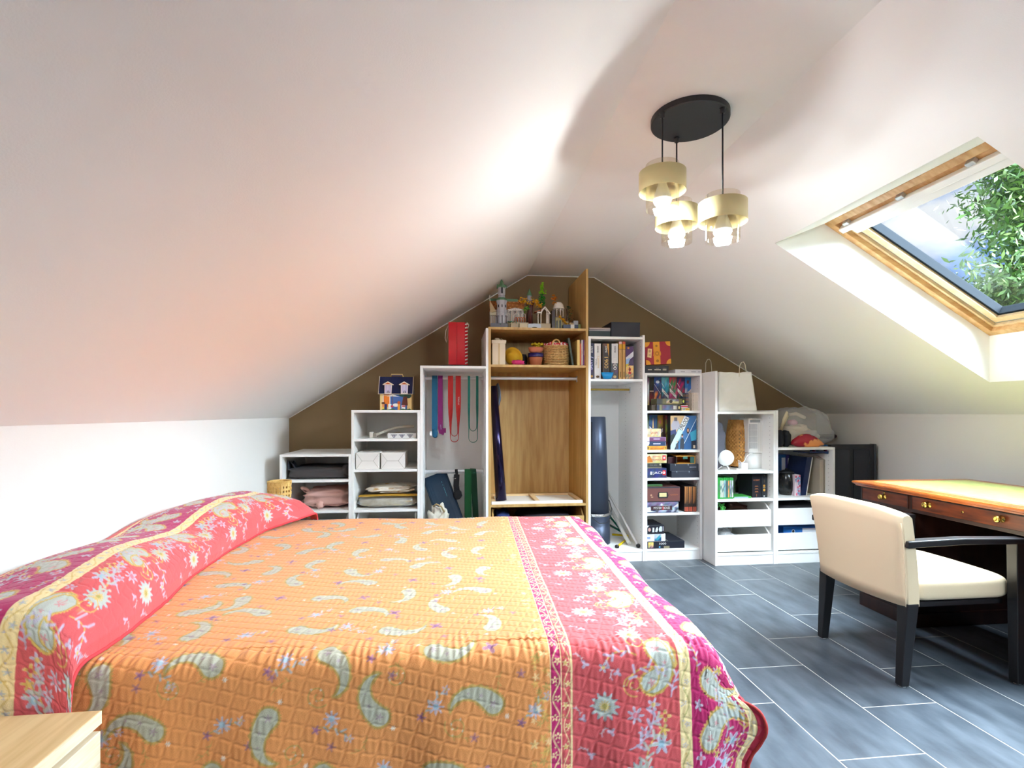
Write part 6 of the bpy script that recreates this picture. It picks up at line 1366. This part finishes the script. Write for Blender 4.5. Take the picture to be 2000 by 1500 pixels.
MB().box(wx(1303,Y6+.05),wx(1320,Y6+.05),Y6+.05,Y6+.25,zN2+.0005,wz(1311,893,Y6+.05),(70,24,32)).build('dark_red_game','print') if False else None
game('small dark red game box behind the open yellow box', 1304.5, 1319.5, 893, zN2+.0005, (60,24,32), None, Y6+.04, .2)
# fourth compartment
eC = (wx(1264,Y6),wx(1328,Y6),Y6,Y6+.30,wz(1295,980.3,Y6),wz(1295,951,Y6))
def chest(f, t):
    f.rect((46,44,54),0,1,0,.06).rect((56,56,66),0,1,.92,1).poly((36,34,40),[(.31,.42),(.34,.66),(.62,.66),(.65,.42),(.62,.24),(.34,.24)]).rect((222,206,150),.37,.59,.34,.60).rect((186,150,120),.12,.18,.30,.36).disc((196,150,120),.12,.46,.03,.06); htext(t,'QUEEN',eC,.82,.47,.014,'ink_copper',.06,k=.002)
carton('board_game', 'brown chest-like game box with a cream name plate', 'board game', eC, (116,72,66), chest, G6)
eM = (wx(1264,Y6),wx(1325,Y6),Y6,Y6+.28,zd6,wz(1295,981,Y6))
def myst(f, t):
    f.art([(60,70,90),(190,196,214),(90,90,120),(130,120,150)],81,nx=12,nz=5).poly((214,220,230),[(0,.5),(.1,.6),(.12,.2),(.3,.1),(0,.1)]).poly((206,200,190),[(.82,.5),(1,.9),(1,.6)]).rect((60,34,38),.12,.80,.26,.66).rect((176,40,44),.48,.54,.26,.62).disc((214,214,226),.46,.78,.035,.12); htext(t,'MYSTERY HOUSE',eM,.46,.46,.026,'ink_white',.128,k=.003)
carton('board_game', 'MYSTERY HOUSE game box under the brown chest box', 'board game', eM, (80,80,100), myst, G6)
e = ext(1264, 1294, 944, eC[5]+.0005, 3.84, .2); carton('board_game', 'flat green and black case lying on the brown chest box', 'board game', (e[0],e[1],e[2],e[3],e[4],e[4]+.016), (52,96,48), None, G6)
def copper(f, t, e):
    f.rect((40,32,30),0,1,0,1)
    for k,(a,w_,c) in enumerate(((.08,.12,(196,120,60)),(.24,.16,(226,160,90)),(.44,.12,(206,130,70)),(.62,.08,(150,90,50)),(.76,.12,(216,150,80)))): f.poly(c,[(a,.98),(a+w_,.98),(a+w_*.7,.35+.05*k),(a+w_*.3,.3)])
    for k in range(6): f.rect((176+6*k,90,66),.06+.155*k,.17+.155*k,.02,.2)
for k in range(3): game(['black game book with copper bands beside the brown chest','middle black game book with copper bands','outer black game book with copper bands'][k], 1336.5+8*k, 1344.2+8*k, 949.5, zd6, (40,32,30), copper, 3.83, .27, 'game_book', 'book')
# bottom
e1 = (wx(1263,Y6),wx(1337,Y6),Y6,Y6+.30,ze6,wz(1297,1057.3,Y6))
def puz(f, t): f.art([(110,60,90),(206,180,120),(230,206,120)],91,.04,.18,.08,.92,4,4).rect((150,140,110),.45,.60,.0,.35).rect((90,170,210),.32,.36,.12,.34); htext(t,'1000',e1,.41,.68,.022,'ink_white',.055,k=.002)
carton('jigsaw_puzzle', 'large black 1000 piece puzzle box on the bottom shelf', 'puzzle', e1, (30,32,44), puz, None)
MB_ = Face(e1[0]+.06, e1[1]-.02, 0, 1, 0)
t_ = [o for o in bpy.data.objects if o.name.startswith('jigsaw_puzzle')][0]
mb = MB(); mb.box(e1[0]+.10, e1[0]+.17, e1[2]+.02, e1[3]-.03, e1[5], e1[5]+.0005, (110,104,60)); mb.box(e1[0]+.17, e1[0]+.174, e1[2]+.015, e1[3]-.02, e1[5], e1[5]+.0005, (226,226,226)); mb.build('lid_print', 'print', t_)
e2 = (wx(1263,Y6),wx(1300,Y6),Y6+.004,Y6+.24,e1[5]+.0008,wz(1281,1043,Y6))
def blu(f, t): f.rect((70,120,190),0,.2,.35,.6).art([(30,80,120),(60,150,170),(190,206,206)],92,.42,.78,.05,.95,4,4); htext(t,'PUZZLE',e2,.1,.47,.008,'ink_white',.03)
carton('jigsaw_puzzle', 'white puzzle box with a blue sea picture in the middle', 'puzzle', e2, (230,230,232), blu, None)
e3 = (wx(1263,Y6),wx(1297,Y6),Y6,Y6+.22,e2[5]+.0006,wz(1280,1026,Y6))
def blk(f, t): f.disc((206,160,150),.16,.5,.08,.22).poly((226,226,232),[(0,.98),(.16,.98),(.04,.75)]).poly((226,232,240),[(.32,.2),(.44,.2),(.44,.72),(.34,.74)]).poly((226,232,240),[(.48,.24),(.6,.2),(.66,.5),(.62,.8),(.54,.7)]).poly((214,226,240),[(.72,.26),(.88,.28),(.88,.84),(.76,.86),(.7,.6)]).rect((190,180,196),.92,.96,.35,.85)
carton('jigsaw_puzzle', 'black puzzle box with white pieces printed on its side, topmost', 'puzzle', e3, (28,28,38), blk, None)
# on top of the bookcase
zt6 = z6['top']; eB = (wx(1261,3.83),wx(1306,3.83),3.83,4.05,zt6,wz(1283,714,3.83))
def bktxt(f, t): [f.rect((206,200,180),a,b,.40,.52) for a,b in ((.10,.27),(.38,.66),(.74,.90))]; [f.rect((160,156,140),a,b,.62,.67) for a,b in ((.44,.58),(.74,.90))]
carton('board_game', 'black game box under the red suitcase box', 'board game', eB, (52,54,60), bktxt, G6)
eS = (wx(1262,3.835),wx(1311,3.835),3.835,3.90,eB[5]+.004,wz(1287,669,3.835))
sx, sz = eS[1]-eS[0], eS[5]-eS[4]
def suit(f, t):
    q = lambda cx, cz, a0: f.poly((232,158,44), [(cx,cz)]+[(cx+.19*math.cos(a0+i*math.pi/16), cz+.19*sx/sz*math.sin(a0+i*math.pi/16)) for i in range(9)])
    f.rect((232,158,44),.32,.58,0,1).poly((222,146,40),[(.30,.40),(.33,.58),(.60,.58),(.62,.46),(.60,.38),(.33,.36)]).disc((150,96,30),.46,.48,.07,.09).disc((232,158,44),.46,.48,.05,.06).disc((170,110,34),.45,.82,.05,.05).disc((170,110,34),.46,.16,.06,.06); q(0,0,0); q(1,0,math.pi/2); q(1,1,math.pi); q(0,1,-math.pi/2)
    f.poly((236,200,140),[(.06,.34),(.22,.30),(.27,.70),(.10,.72)]).disc((190,150,110),.17,.60,.045,.06).rect((190,160,120),.12,.2,.40,.46)
Ms = Matrix.Translation((eS[0],0,eS[4])) @ Matrix.Rotation(math.radians(-3.5), 4, 'Y') @ Matrix.Translation((-eS[0],0,-eS[4]))
carton('board_game', 'red suitcase-look game box with orange straps standing on edge', 'board game', eS, (168,40,56), suit, G6, M=Ms)
carton('board_game', 'long flat white game box at the right end of the bookcase top', 'board game', (wx(1319,3.83),wx(1370.5,3.83),3.83,4.0,zt6,wz(1345,721.5,3.83)), (224,222,226), lambda f,t: [f.rect((180,178,186),a,b,.3,.6) for a,b in ((.2,.36),(.6,.78),(.86,.95))], G6)

# ---- drawer unit with the paper bag
z7t = z7['top']; YP = 3.66
pbg = thing('paper_bag', 'large crumpled white paper bag with twisted handles', 'bag', (wx(1440,YP), 3.85, z7t))
xa, xb, xc, xd = wx(1404,YP), wx(1479,YP), wx(1408,YP), wx(1470,YP); zt_ = wz(1440,727.5,YP); ya, yb = YP, 4.04
def bagf(a, b):
    # rectangular section, narrowing to the top, crumpled
    s_ = a*4; w0, w1 = xa+(xc-xa)*b, xb+(xd-xb)*b; y0_, y1_ = ya+.015*b, yb-.015*b
    if s_ < 1: x, y = w0+(w1-w0)*s_, y0_
    elif s_ < 2: x, y = w1, y0_+(y1_-y0_)*(s_-1)
    elif s_ < 3: x, y = w1-(w1-w0)*(s_-2), y1_
    else: x, y = w0, y1_-(y1_-y0_)*(s_-3)
    n_ = noise.noise(Vector((x*9, y*9, b*4)))*.010+noise.noise(Vector((x*23, y*23, b*9+4)))*.005
    k = math.sin(min(1,b*8)*math.pi/2)
    return (x+n_*k, y+n_*1.4*k, z7t+.001+(zt_-z7t)*b+(noise.noise(Vector((x*14,y*14,7)))*.012 if b > .97 else 0))
mb = MB(); mb.grid(bagf, 96, 30, None, True, True); o = mb.build('bag_body', 'white_paper', pbg); sd = o.modifiers.new('th','SOLIDIFY'); sd.thickness = .0015
MB().box(xa+.012, xb-.012, ya+.012, yb-.012, z7t+.0005, z7t+.003).build('bag_bottom', 'white_paper', pbg)
for (u, y, v) in ((1451,YP+.015,707), (1384.5,4.02,701.5)):
    xm = wx(u,y); zt2 = wz(u, v, y); MB().tube([(xm-.030,y,zt_-.03),(xm-.026,y,zt2-.03),(xm-.012,y,zt2-.004),(xm+.004,y,zt2),(xm+.018,y,zt2-.02),(xm+.030,y,zt_-.03)], .0028, 6, (222,212,190)).build('twisted_handle', 'matte_color', pbg)
MB().lump(wx(1448,3.72), wx(1463,3.72), 3.70, 3.78, zt_-.03, zt_+.012, .8, .8, .3, 4, 20, 12, (176,110,124)).build('red_tissue', 'matte_color', pbg)
za7, zb7 = z7['a'], z7['b']
o = MB().lump(X7a+.022, wx(1420,3.72), 3.70, 3.84, za7, wz(1410,826,3.72), .6, .6, .25, 6, 30, 20, (86,86,96)).build('grey_cloth', 'matte_color'); tag(o, 'rumpled dark grey cloth in the corner behind the globe lamp', 'cloth')
rv = thing('rattan_lamp', 'tall barrel-shaped woven rattan lamp between globe and fan heater', 'lamp', (wx(1441,3.86), 3.90, za7))
rvx, rvy, rvr = wx(1441.5,3.90), 3.90, (wx(1462,3.90)-wx(1421,3.90))/2; rvz0, rvz1 = za7+.012, wz(1441,820,3.90)
mat('cane_dark', (216,160,84), .6, rgb2=(184,124,56), nscale=50)
prof = lambda b: rvr*(.62+.38*math.sin(math.pi*min(1,max(0,.10+b*.80)))**.8)
mb = MB(); na, nj = 46, 26
for j in range(nj):
    for i in range(na):
        if (i+j) % 2 == 0 and 1 < j < nj-6: hole = True
        else: hole = False
        b0, b1 = j/nj, (j+1)/nj; a0, a1 = 2*math.pi*i/na, 2*math.pi*(i+1)/na
        if hole:
            am = (a0+a1)/2; aw = (a1-a0)*.16; a_s = ((a0,am-aw),(am+aw,a1))
        else: a_s = ((a0,a1),)
        for p, q in a_s: mb.add([(rvx+prof(b)*math.cos(a), rvy+prof(b)*math.sin(a), rvz0+(rvz1-rvz0)*b) for a, b in ((p,b0),(q,b0),(q,b1),(p,b1))], [(0,1,2,3)])
o = mb.build('woven_body', 'cane_dark', rv); sd = o.modifiers.new('th','SOLIDIFY'); sd.thickness = .003
MB().lathe([(.0001,za7),(rvr*.62,za7),(rvr*.62,za7+.012),(.0001,za7+.012)], rvx, rvy, 28, (40,36,34)).build('lamp_base', 'matte_color', rv)
MB().lathe([(.0001,za7+.012),(.022,za7+.012),(.022,za7+.10),(.0001,za7+.10)], rvx, rvy, 16, (60,50,46)).build('bulb_holder', 'matte_color', rv)
ht = thing('fan_heater', 'white upright fan heater with a slatted grille and separate foot', 'heater', (wx(1480,3.76), 3.83, za7))
e = (wx(1462,3.76), wx(1498.5,3.76), 3.76, 3.90); zh1, zh0 = wz(1480,817,3.76), wz(1480,885,3.76)
hb = MB().box(e[0], e[1], e[2], e[3], zh0, zh1).build('heater_body', 'white_plastic', ht, bevel=.010)
MB().lathe([(.0001,za7+.002),((e[1]-e[0])/2*.98,za7+.002),((e[1]-e[0])/2,zh0-.003),(.0001,zh0-.003)], (e[0]+e[1])/2, (e[2]+e[3])/2, 36, sy=(e[3]-e[2])/(e[1]-e[0])).build('heater_foot', 'white_plastic', ht)
w_ = e[1]-e[0]; f = Face(e[0]+w_*.03, e[0]+w_*.46, zh0+(zh1-zh0)*.13, zh0+(zh1-zh0)*.84, e[2]); f.rect((150,150,164),0,1,0,1); f.done(hb, 'grille_recess')
for k in range(9): MB().box(e[0]+w_*(.045+.046*k), e[0]+w_*(.063+.046*k), e[2]-.004, e[2]-.0006, zh0+(zh1-zh0)*.13, zh0+(zh1-zh0)*.84).build('grille_slat', 'white_plastic', hb)
for k in range(3): MB().box(e[0]+w_*.03, e[0]+w_*.46, e[2]-.005, e[2]-.002, zh0+(zh1-zh0)*(.30+.18*k), zh0+(zh1-zh0)*(.31+.18*k)).build('grille_bar', 'white_plastic', hb)
for k in range(8): MB().box(e[0]+w_*(.52+.055*k), e[0]+w_*(.528+.055*k), e[2]-.0012, e[2]+.001, zh0+.01, zh1-.03, (206,204,200)).build('moulded_rib', 'matte_color', hb)
MB().box(e[0]+w_*.08, e[0]+w_*.62, e[2]-.002, e[2]+.002, zh1-.032, zh1-.012, (170,176,182)).build('control_panel', 'gloss_color', hb)
gl = thing('globe_lamp', 'white glass globe lamp on a small wire tripod', 'lamp', (wx(1417,3.70), 3.72, za7))
gx_, gr_ = wx(1417,3.72), (wx(1432,3.72)-wx(1402.5,3.72))/2; gx_ = max(gx_, X7a+T_+gr_+.002); gzc = wz(1417,894,3.72)
mb = MB(); mb.lathe([(gr_*math.sin(math.pi*i/20)+1e-5, gzc-gr_*math.cos(math.pi*i/20)) for i in range(21)], gx_, 3.72, 36); mb.build('globe', 'opal', gl)
for k in range(3):
    a = -math.pi/2+k*2.094; MB().tube([(gx_,3.72,gzc-gr_*.98),(gx_+.03*math.cos(a),3.72+.03*math.sin(a),gzc-gr_-.006),(gx_+.052*math.cos(a),3.72+.052*math.sin(a),za7+.003)], .003, 6, (232,232,230)).build('tripod_leg', 'gloss_color', gl)
ad = thing('plug_adapter', 'white plug adapter with a coiled cable between globe and heater', 'adapter', (wx(1452,3.70), 3.70, za7))
MB().box(wx(1447,3.69), wx(1460,3.69), 3.68, 3.73, za7, za7+.055, (232,230,230)).build('adapter_body', 'gloss_color', ad, bevel=.006)
MB().box(wx(1438,3.67), wx(1452,3.67), 3.655, 3.675, za7, za7+.014, (228,226,226)).build('plug', 'gloss_color', ad, bevel=.004)
MB().tube([(wx(1450,3.70),3.70,za7+.05),(wx(1441,3.70),3.69,za7+.075),(wx(1440,3.70),3.68,za7+.04),(wx(1450,3.70),3.676,za7+.066),(wx(1458,3.70),3.70,za7+.10),(wx(1466,3.74),3.74,za7+.125),(wx(1471,3.755),3.752,za7+.12)], .0026, 6, (232,230,230)).build('cable', 'gloss_color', ad)
GC = 'green game cases on the drawer unit shelf'
cw_ = (1432.5-1402.5)/8
gcl = ['plain green', 'pale-labelled green', 'white-labelled green', 'blue and white green-rimmed', 'dark blue green-rimmed', 'orange-labelled green', 'grey-labelled green', 'black and white green-rimmed']
for k in range(8):
    c2 = [(60,160,70),(206,226,206),(226,226,230),(150,180,206),(80,90,110),(216,140,90),(150,150,160),(206,206,206)][k]
    e = ext(1402.8+cw_*k, 1402.4+cw_*(k+1), 933+.4*(k%3), zb7, 3.645, .13)
    carton('game_case', '%s game case in the upright row' % gcl[k], 'game case', e, (44,150,60), lambda f,t,c2=c2,k=k: f.rect(c2,.12,.88,.08,.88).art([c2,(90,96,110),c2],100+k,.2,.8,.15,.8,2,6), GC, bevel=.001)
e = ext(1433.5, 1467.5, 970, zb7, 3.66, .13); carton('game_case', 'flat green game case lying in front of the black box sets', 'game case', (e[0],e[1],e[2],e[3],zb7,zb7+.013), (60,150,60), lambda f,t: f.rect((150,160,180),.02,.82,.15,.85), GC)
o = MB(); o.lathe([(.0001,zb7),(.026,zb7),(.026,zb7+.08),(.012,zb7+.11),(.012,zb7+.14),(.0001,zb7+.14)], wx(1443,3.95), 3.95, 20, (22,22,26)); o = o.build('dark_bottle', 'gloss_color'); tag(o, 'small black bottle standing in the dark behind the cases', 'bottle')
def hob(f, t, e): htext(t,'HOBBIT',e,.5,.74,.016,'ink_copper',.052); [f.rect((150,96,60),.34,.68,z,z+.035) for z in (.47,.36,.24)]; [f.rect((120,80,54),.26,.76,z,z+.012) for z in (.455,.345,.225)]; f.rect((150,90,60),.47,.53,.04,.15)
e = ext(1469, 1486, 926, zb7, 3.68, .19); carton('box_set', 'thick black boxed book set with copper HOBBIT lettering', 'book set', e, (24,24,32), lambda f,t: hob(f,t,e))
e_ = ext(1487, 1498, 926, zb7, 3.68, .19); carton('box_set', 'narrower black boxed set with golden emblems on its spine', 'book set', e_, (28,30,36), lambda f,t: f.disc((190,130,50),.5,.50,.2,.05).disc((206,150,60),.5,.32,.2,.06).rect((206,180,130),.3,.72,.42,.435).disc((226,226,226),.5,.06,.14,.022).rect((110,90,60),.47,.53,.64,.76).disc((130,110,60),.5,.93,.08,.015))
gcd = thing('cord_tangle', 'tangled bright green cord in the upper drawer', 'cord', (wx(1411,3.68), 3.70, dz(1455,1024)))
g = random.Random(4); zD1 = dz(1455,1028.5)+.0225; pts = [(wx(1408+g.uniform(-5,11),3.69), 3.69+g.uniform(-.02,.06), zD1+.004+abs(math.sin(i*.8))*(dz(1411,984)-zD1-.01)) for i in range(22)]
MB().tube(pts, .0042, 6, (96,200,90)).build('cord', 'matte_color', gcd)
o = MB().lump(wx(1422,3.72), wx(1470,3.72), 3.70, 4.0, zD1, dz(1440,990), .5, .6, .3, 13, 36, 18, (96,60,50)).build('brown_bundle', 'matte_color'); tag(o, 'dark brown bundle of odds and ends in the upper drawer', 'bundle')
zD2 = dz(1455,1076)+.0225; o = MB().lump(wx(1405,3.68), wx(1436,3.68), 3.66, 3.80, zD2, dz(1420,1035), .6, .7, .3, 14, 34, 18).build('plastic_pouch', 'clear_plastic'); tag(o, 'clear plastic pouch bulging in the lower drawer', 'pouch')

# ---- low drawer unit at the right
z8t, za8 = z8['top'], z8['a']
boots = []
for k, (a, b) in enumerate(((1521,1533),(1533.5,1547))):
    t = thing('black_shoe', ('black felt slipper standing on its heel by the tall panel' if k == 0 else 'black felt slipper standing on its heel beside the red pouch'), 'shoe', (wx((a+b)/2,3.66), 3.69, z8t), group='pair of black slippers')
    mb = MB(); mb.lump(wx(a,3.66), wx(b,3.66), 3.645, 3.74, z8t, wz((a+b)/2, 839+k*1.5, 3.66), .8, .7, .12, 3+k, 28, 20, (20,22,30)); mb.build('upper', 'matte_color', t)
    MB().lump(wx(a+1,3.66), wx(b-1,3.66), 3.738, 3.752, z8t, wz((a+b)/2, 842, 3.66), .7, .6, .05, 5, 20, 12, (14,14,18)).build('sole', 'matte_color', t)
rp = thing('red_pouch', 'glossy red and orange wrapped pouch in front of the clear bag', 'pouch', (wx(1580,3.66), 3.70, z8t))
mat('red_wrap', (164,34,52), .2, rgb2=(226,150,90), nscale=9, lo=.52, hi=.56)
def pch(u, v):
    th = 2*math.pi*u; ph = (v-.5)*math.pi; L0, L1 = wx(1548,3.68), wx(1612,3.68); sp = lambda a, p: math.copysign(abs(a)**p, a)
    s_ = (sp(math.cos(ph),.8)*math.cos(th)+1)/2; hgt = .105*(math.sin(math.pi*min(1,max(0,.08+s_*.80)))**.7)*(1-.45*s_)
    return (L0+(L1-L0)*s_, 3.70+.05*sp(math.cos(ph),.6)*math.sin(th), max(z8t, z8t+hgt*.55+hgt*.62*math.sin(ph)+.006*noise.noise(Vector((s_*9,th,ph)))))
mb = MB(); mb.grid(pch, 48, 24, None, True, True); mb.build('wrapped_pouch', 'red_wrap', rp)
pbx = thing('plastic_bag', 'large clear plastic bag full of cream plush straps', 'bag', (wx(1580,3.9), 3.92, z8t))
def pbag(u, v):
    th = 2*math.pi*u; ph = (v-.5)*math.pi; sp = lambda a, p: math.copysign(abs(a)**p, a)
    x, y, z = sp(math.cos(ph),.55)*sp(math.cos(th),.6), sp(math.cos(ph),.55)*sp(math.sin(th),.6), sp(math.sin(ph),.7)
    k = 1+.10*noise.noise(Vector((x*3,y*3,z*3+2)))+.05*noise.noise(Vector((x*8,y*8,z*8)))
    zz = (z+1)/2; xc_, hwx = (wx(1526,3.85)+wx(1628,3.85))/2, (wx(1628,3.85)-wx(1526,3.85))/2
    X_ = xc_+hwx*x*k*(1-.22*zz)-.03*zz; 
    if x > .6 and zz < .4: X_ += .03
    return (max(X_, X7b+T_+.004), 3.93+.165*y*k, max(z8t+.001, z8t+(wz(1570,797,3.9)-z8t)*zz*k))
mb = MB(); mb.grid(pbag, 64, 30, None, True, True); mb.build('clear_bag', 'clear_plastic', pbx)
mat('plush', (226,208,176), .95, bump=.3, bscale=80)
MB().lump(wx(1532,3.86), wx(1590,3.86), 3.80, 4.05, z8t+.004, wz(1560,828,3.86), .6, .7, .3, 31, 40, 22).build('plush_heap', 'plush', pbx)
MB().tube([(wx(1524,3.84),3.83,wz(1524,840,3.84)),(wx(1528,3.84),3.82,wz(1528,818,3.84)),(wx(1534,3.84),3.82,wz(1534,805,3.84)),(wx(1536,3.84),3.83,wz(1536,812,3.84)),(wx(1528,3.84),3.84,wz(1528,832,3.84))], .010, 8).build('plush_loop', 'plush', pbx)
MB().tube([(wx(1538,3.88),3.87,wz(1538,810,3.88)),(wx(1552,3.88),3.86,wz(1552,808,3.88)),(wx(1562,3.88),3.86,wz(1562,813,3.88)),(wx(1569,3.88),3.86,wz(1569,816,3.88))], [.012,.014,.015,.013], 10).build('plush_arm', 'plush', pbx)
MB().lump(wx(1538,3.85), wx(1556,3.85), 3.81, 3.88, wz(1546,831,3.85), wz(1546,819,3.85), .8, .8, .2, 33, 20, 12, (214,140,156)).build('pink_patch', 'matte_color', pbx)
MB().lump(wx(1560,3.86), wx(1600,3.86), 3.80, 4.0, z8t+.004, wz(1580,838,3.86), .7, .8, .3, 35, 30, 18, (206,196,186)).build('grey_cloth', 'matte_color', pbx)
o = MB(); o.prism([(wx(1600,3.9),3.87),(wx(1655,3.80),3.80),(wx(1640,4.05),4.08),(wx(1596,4.1),4.08)], 'Z', z8t+.0005, z8t+.008, (40,90,140)) if False else None
bp = MB(); bp.prism([(wx(1598,3.80),3.765),(wx(1645,3.765),3.765),(wx(1630,3.85),3.85),(wx(1598,3.85),3.85)], 'Z', z8t+.0005, z8t+.007, (40,96,150)); o = bp.build('blue_folder', 'gloss_color'); tag(o, 'flat blue folder sticking out over the unit edge', 'folder')
um = thing('umbrella', 'furled black umbrella, its thick handle sticking out past the plastic bag', 'umbrella', (wx(1610,4.14), 4.14, z8t))
yu = 4.14; zu = wz(1645,852,yu)
xU0, xU1 = wx(1560,yu), XR-.03
MB().tube([(X7b+.10,yu,z8t+.024),(xU1-.20,yu,zu-.004)], [.022,.026], 12, (24,24,28)).build('furled_canopy', 'matte_color', um)
MB().tube([(xU1-.20,yu,zu-.004),(xU1-.16,yu,zu),(xU1-.08,yu,zu),(xU1-.02,yu,zu),(xU1,yu,zu)], [.016,.018,.021,.021,.012], 14, (20,20,24)).build('handle', 'matte_color', um)
# inside
def binder(label, u0, u1, vt, c, lab):
    e = ext(u0, u1, vt, za8, 3.93, .20); t = thing('ring_binder', label, 'binder', ((e[0]+e[1])/2, 4.0, za8)); MB().box(*e, c=c).build('cover', 'print', t, bevel=.002)
    f = Face(*e[:2], e[4], e[5], e[2]); f.rect((226,226,232), .2, .88, lab, .92); f.done(t, 'spine_label')
binder('blue ring binder in the corner behind the black pot', 1524.5, 1535, 888, (40,96,160), .55); binder('violet ring binder with a large white label', 1536, 1550, 889, (76,60,140), .3)
kt = thing('lidded_pot', 'round black lidded pot with a bead handle', 'pot', (wx(1535,3.74), 3.76, za8)); kx, kr = wx(1536,3.78), (wx(1550,3.78)-wx(1521,3.78))/2; kx = max(kx, X7b+T_+kr+.003)
kz = wz(1535,922,3.78)
MB().lathe([(.0001,za8),(kr*.72,za8),(kr*.95,za8+.04),(kr,za8+(kz-za8)*.5),(kr*.9,kz-.012),(kr*.70,kz),(.0001,kz)], kx, 3.78, 36).build('pot_body', mat('black_lacquer', (22,22,24), .2, rgb2=(70,50,24), nscale=40, lo=.6, hi=.72), kt)
MB().lathe([(kr*.86,kz-.006),(kr*.86,kz+.004),(kr*.4,kz+.016),(.012,kz+.018),(.010,kz+.028),(.0001,kz+.028)], kx, 3.78, 32).build('lid', 'black_plastic', kt)
def pinkp(f, t):
    g = random.Random(3)
    for k in range(26): f.disc(g.choice([(206,60,96),(150,176,206),(226,110,140),(110,140,180)]), g.random()*.84+.08, g.random()*.9+.05, .13, .055, 8)
carton('slim_box', 'slim upright box with a pink and blue floral print', 'box', ext(1552, 1563.5, 927.5, za8, 3.70, .14), (226,206,216), pinkp)
nf = thing('folder_stack', 'navy folder leaning sideways beside the floral box', 'folder', (wx(1570,3.75), 3.78, za8))
xb_ = wx(1571,3.72); hN = wz(1580,893,3.72)-za8
sh = math.tan(math.radians(10)); mb = MB(); mb.prism([(xb_-.03,za8),(xb_+.012,za8),(xb_+.012+hN*sh,za8+hN),(xb_-.03+hN*sh,za8+hN)], 'Y', 3.72, 3.95, (24,38,76)); mb.build('folder_cover', 'gloss_color', nf)
mb = MB(); mb.prism([(xb_+.0125,za8),(xb_+.021,za8),(xb_+.021+hN*sh,za8+hN-.002),(xb_+.0125+hN*sh,za8+hN-.002)], 'Y', 3.722, 3.948, (220,220,214)); mb.build('paper_edges', 'matte_color', nf)
for k, (a, b) in enumerate(((1600,1609),(1609.8,1617))):
    e = ext(a+1, b, 893, za8, 3.70, .26); t = thing('magazine_file', ['grey cardboard magazine file next to the navy folder','grey cardboard magazine file against the unit side'][k], 'magazine file', ((e[0]+e[1])/2, 3.8, za8), group='grey magazine files'); MB().prism([(e[2],za8),(e[3],za8),(e[3],e[5]),(e[2]+.06,e[5]),(e[2],e[5]-.02)], 'X', e[0], e[1], (176,166,150)).build('file_case', 'matte_color', t, bevel=.001)
    MB().box(e[0]+.003, e[1]-.003, e[2]+.062, e[3]-.004, e[5], e[5]+.006, (226,222,214)).build('papers', 'matte_color', t)
ty = thing('hanging_tray', 'dark blue plastic tray hung under the top panel', 'tray', (wx(1600,3.68), 3.75, z8t-.05)); xt0, xt1 = wx(1582,3.66), X8b-T_-.004; zq = z8t-T_
mb = MB(); mb.box(xt0, xt1, 3.66, 3.86, zq-.030, zq-.024, (40,56,110)); mb.box(xt0, xt1, 3.66, 3.666, zq-.030, zq-.016, (50,66,124)); mb.box(xt1-.006, xt1, 3.66, 3.86, zq-.034, zq-.016, (70,110,160)); mb.build('tray', 'gloss_color', ty)
for u in (1590, 1612): MB().box(wx(u,3.68)-.006, wx(u,3.68)+.006, 3.668, 3.69, zq-.024, zq, (110,40,70)).build('hanger_clip', 'gloss_color', ty)
zU1 = dz(1575,1024)+.0225; o = MB().lump(X7b+.045, X8b-.05, 3.67, 4.1, zU1, dz(1575,984), .35, .45, .12, 41, 40, 18, (40,36,42)).build('dark_blanket', 'matte_color'); tag(o, 'folded black blanket filling the upper drawer', 'blanket')
zU2 = dz(1575,1072)+.0225; bf = thing('ring_binder', 'bright blue ring binder lying flat in the lower drawer', 'binder', (wx(1566,3.70), 3.8, zU2)); e = (wx(1530,3.69), wx(1604,3.69), 3.69, 3.99, zU2, wz(1566,1028,3.69))
MB().box(*e, c=(30,104,180)).build('cover', 'print', bf, bevel=.003); f = Face(e[0], e[1], e[4], e[5], e[2]); f.rect((228,228,232),.50,.98,.50,.9).disc((214,214,214),.26,.72,.045,.13).disc((26,26,30),.26,.72,.032,.095); f.done(bf, 'spine_label')
# television stood on end beside the drawer unit
tv = thing('television', 'black flat television standing on end beside the low drawer unit', 'television', (3.05, 3.72, 0)); tx0, tx1, tzt = X8b+.025, XR-.045, wz(1670,868,3.70)
MB().box(tx0, tx1, 3.70, 3.735, 0, tzt).build('back_shell', 'black_plastic', tv, bevel=.006)
for k in range(2): MB().box(tx0+.02+.17*k, tx0+.16+.17*k, 3.696, 3.70, .05, tzt-.035, (30,33,40)).build('moulded_panel', 'gloss_color', tv, bevel=.003)
MB().box(tx1-.014, tx1+.004, 3.695, 3.745, 0, tzt+.002, (60,66,70)).build('bezel', 'gloss_color', tv, bevel=.003)
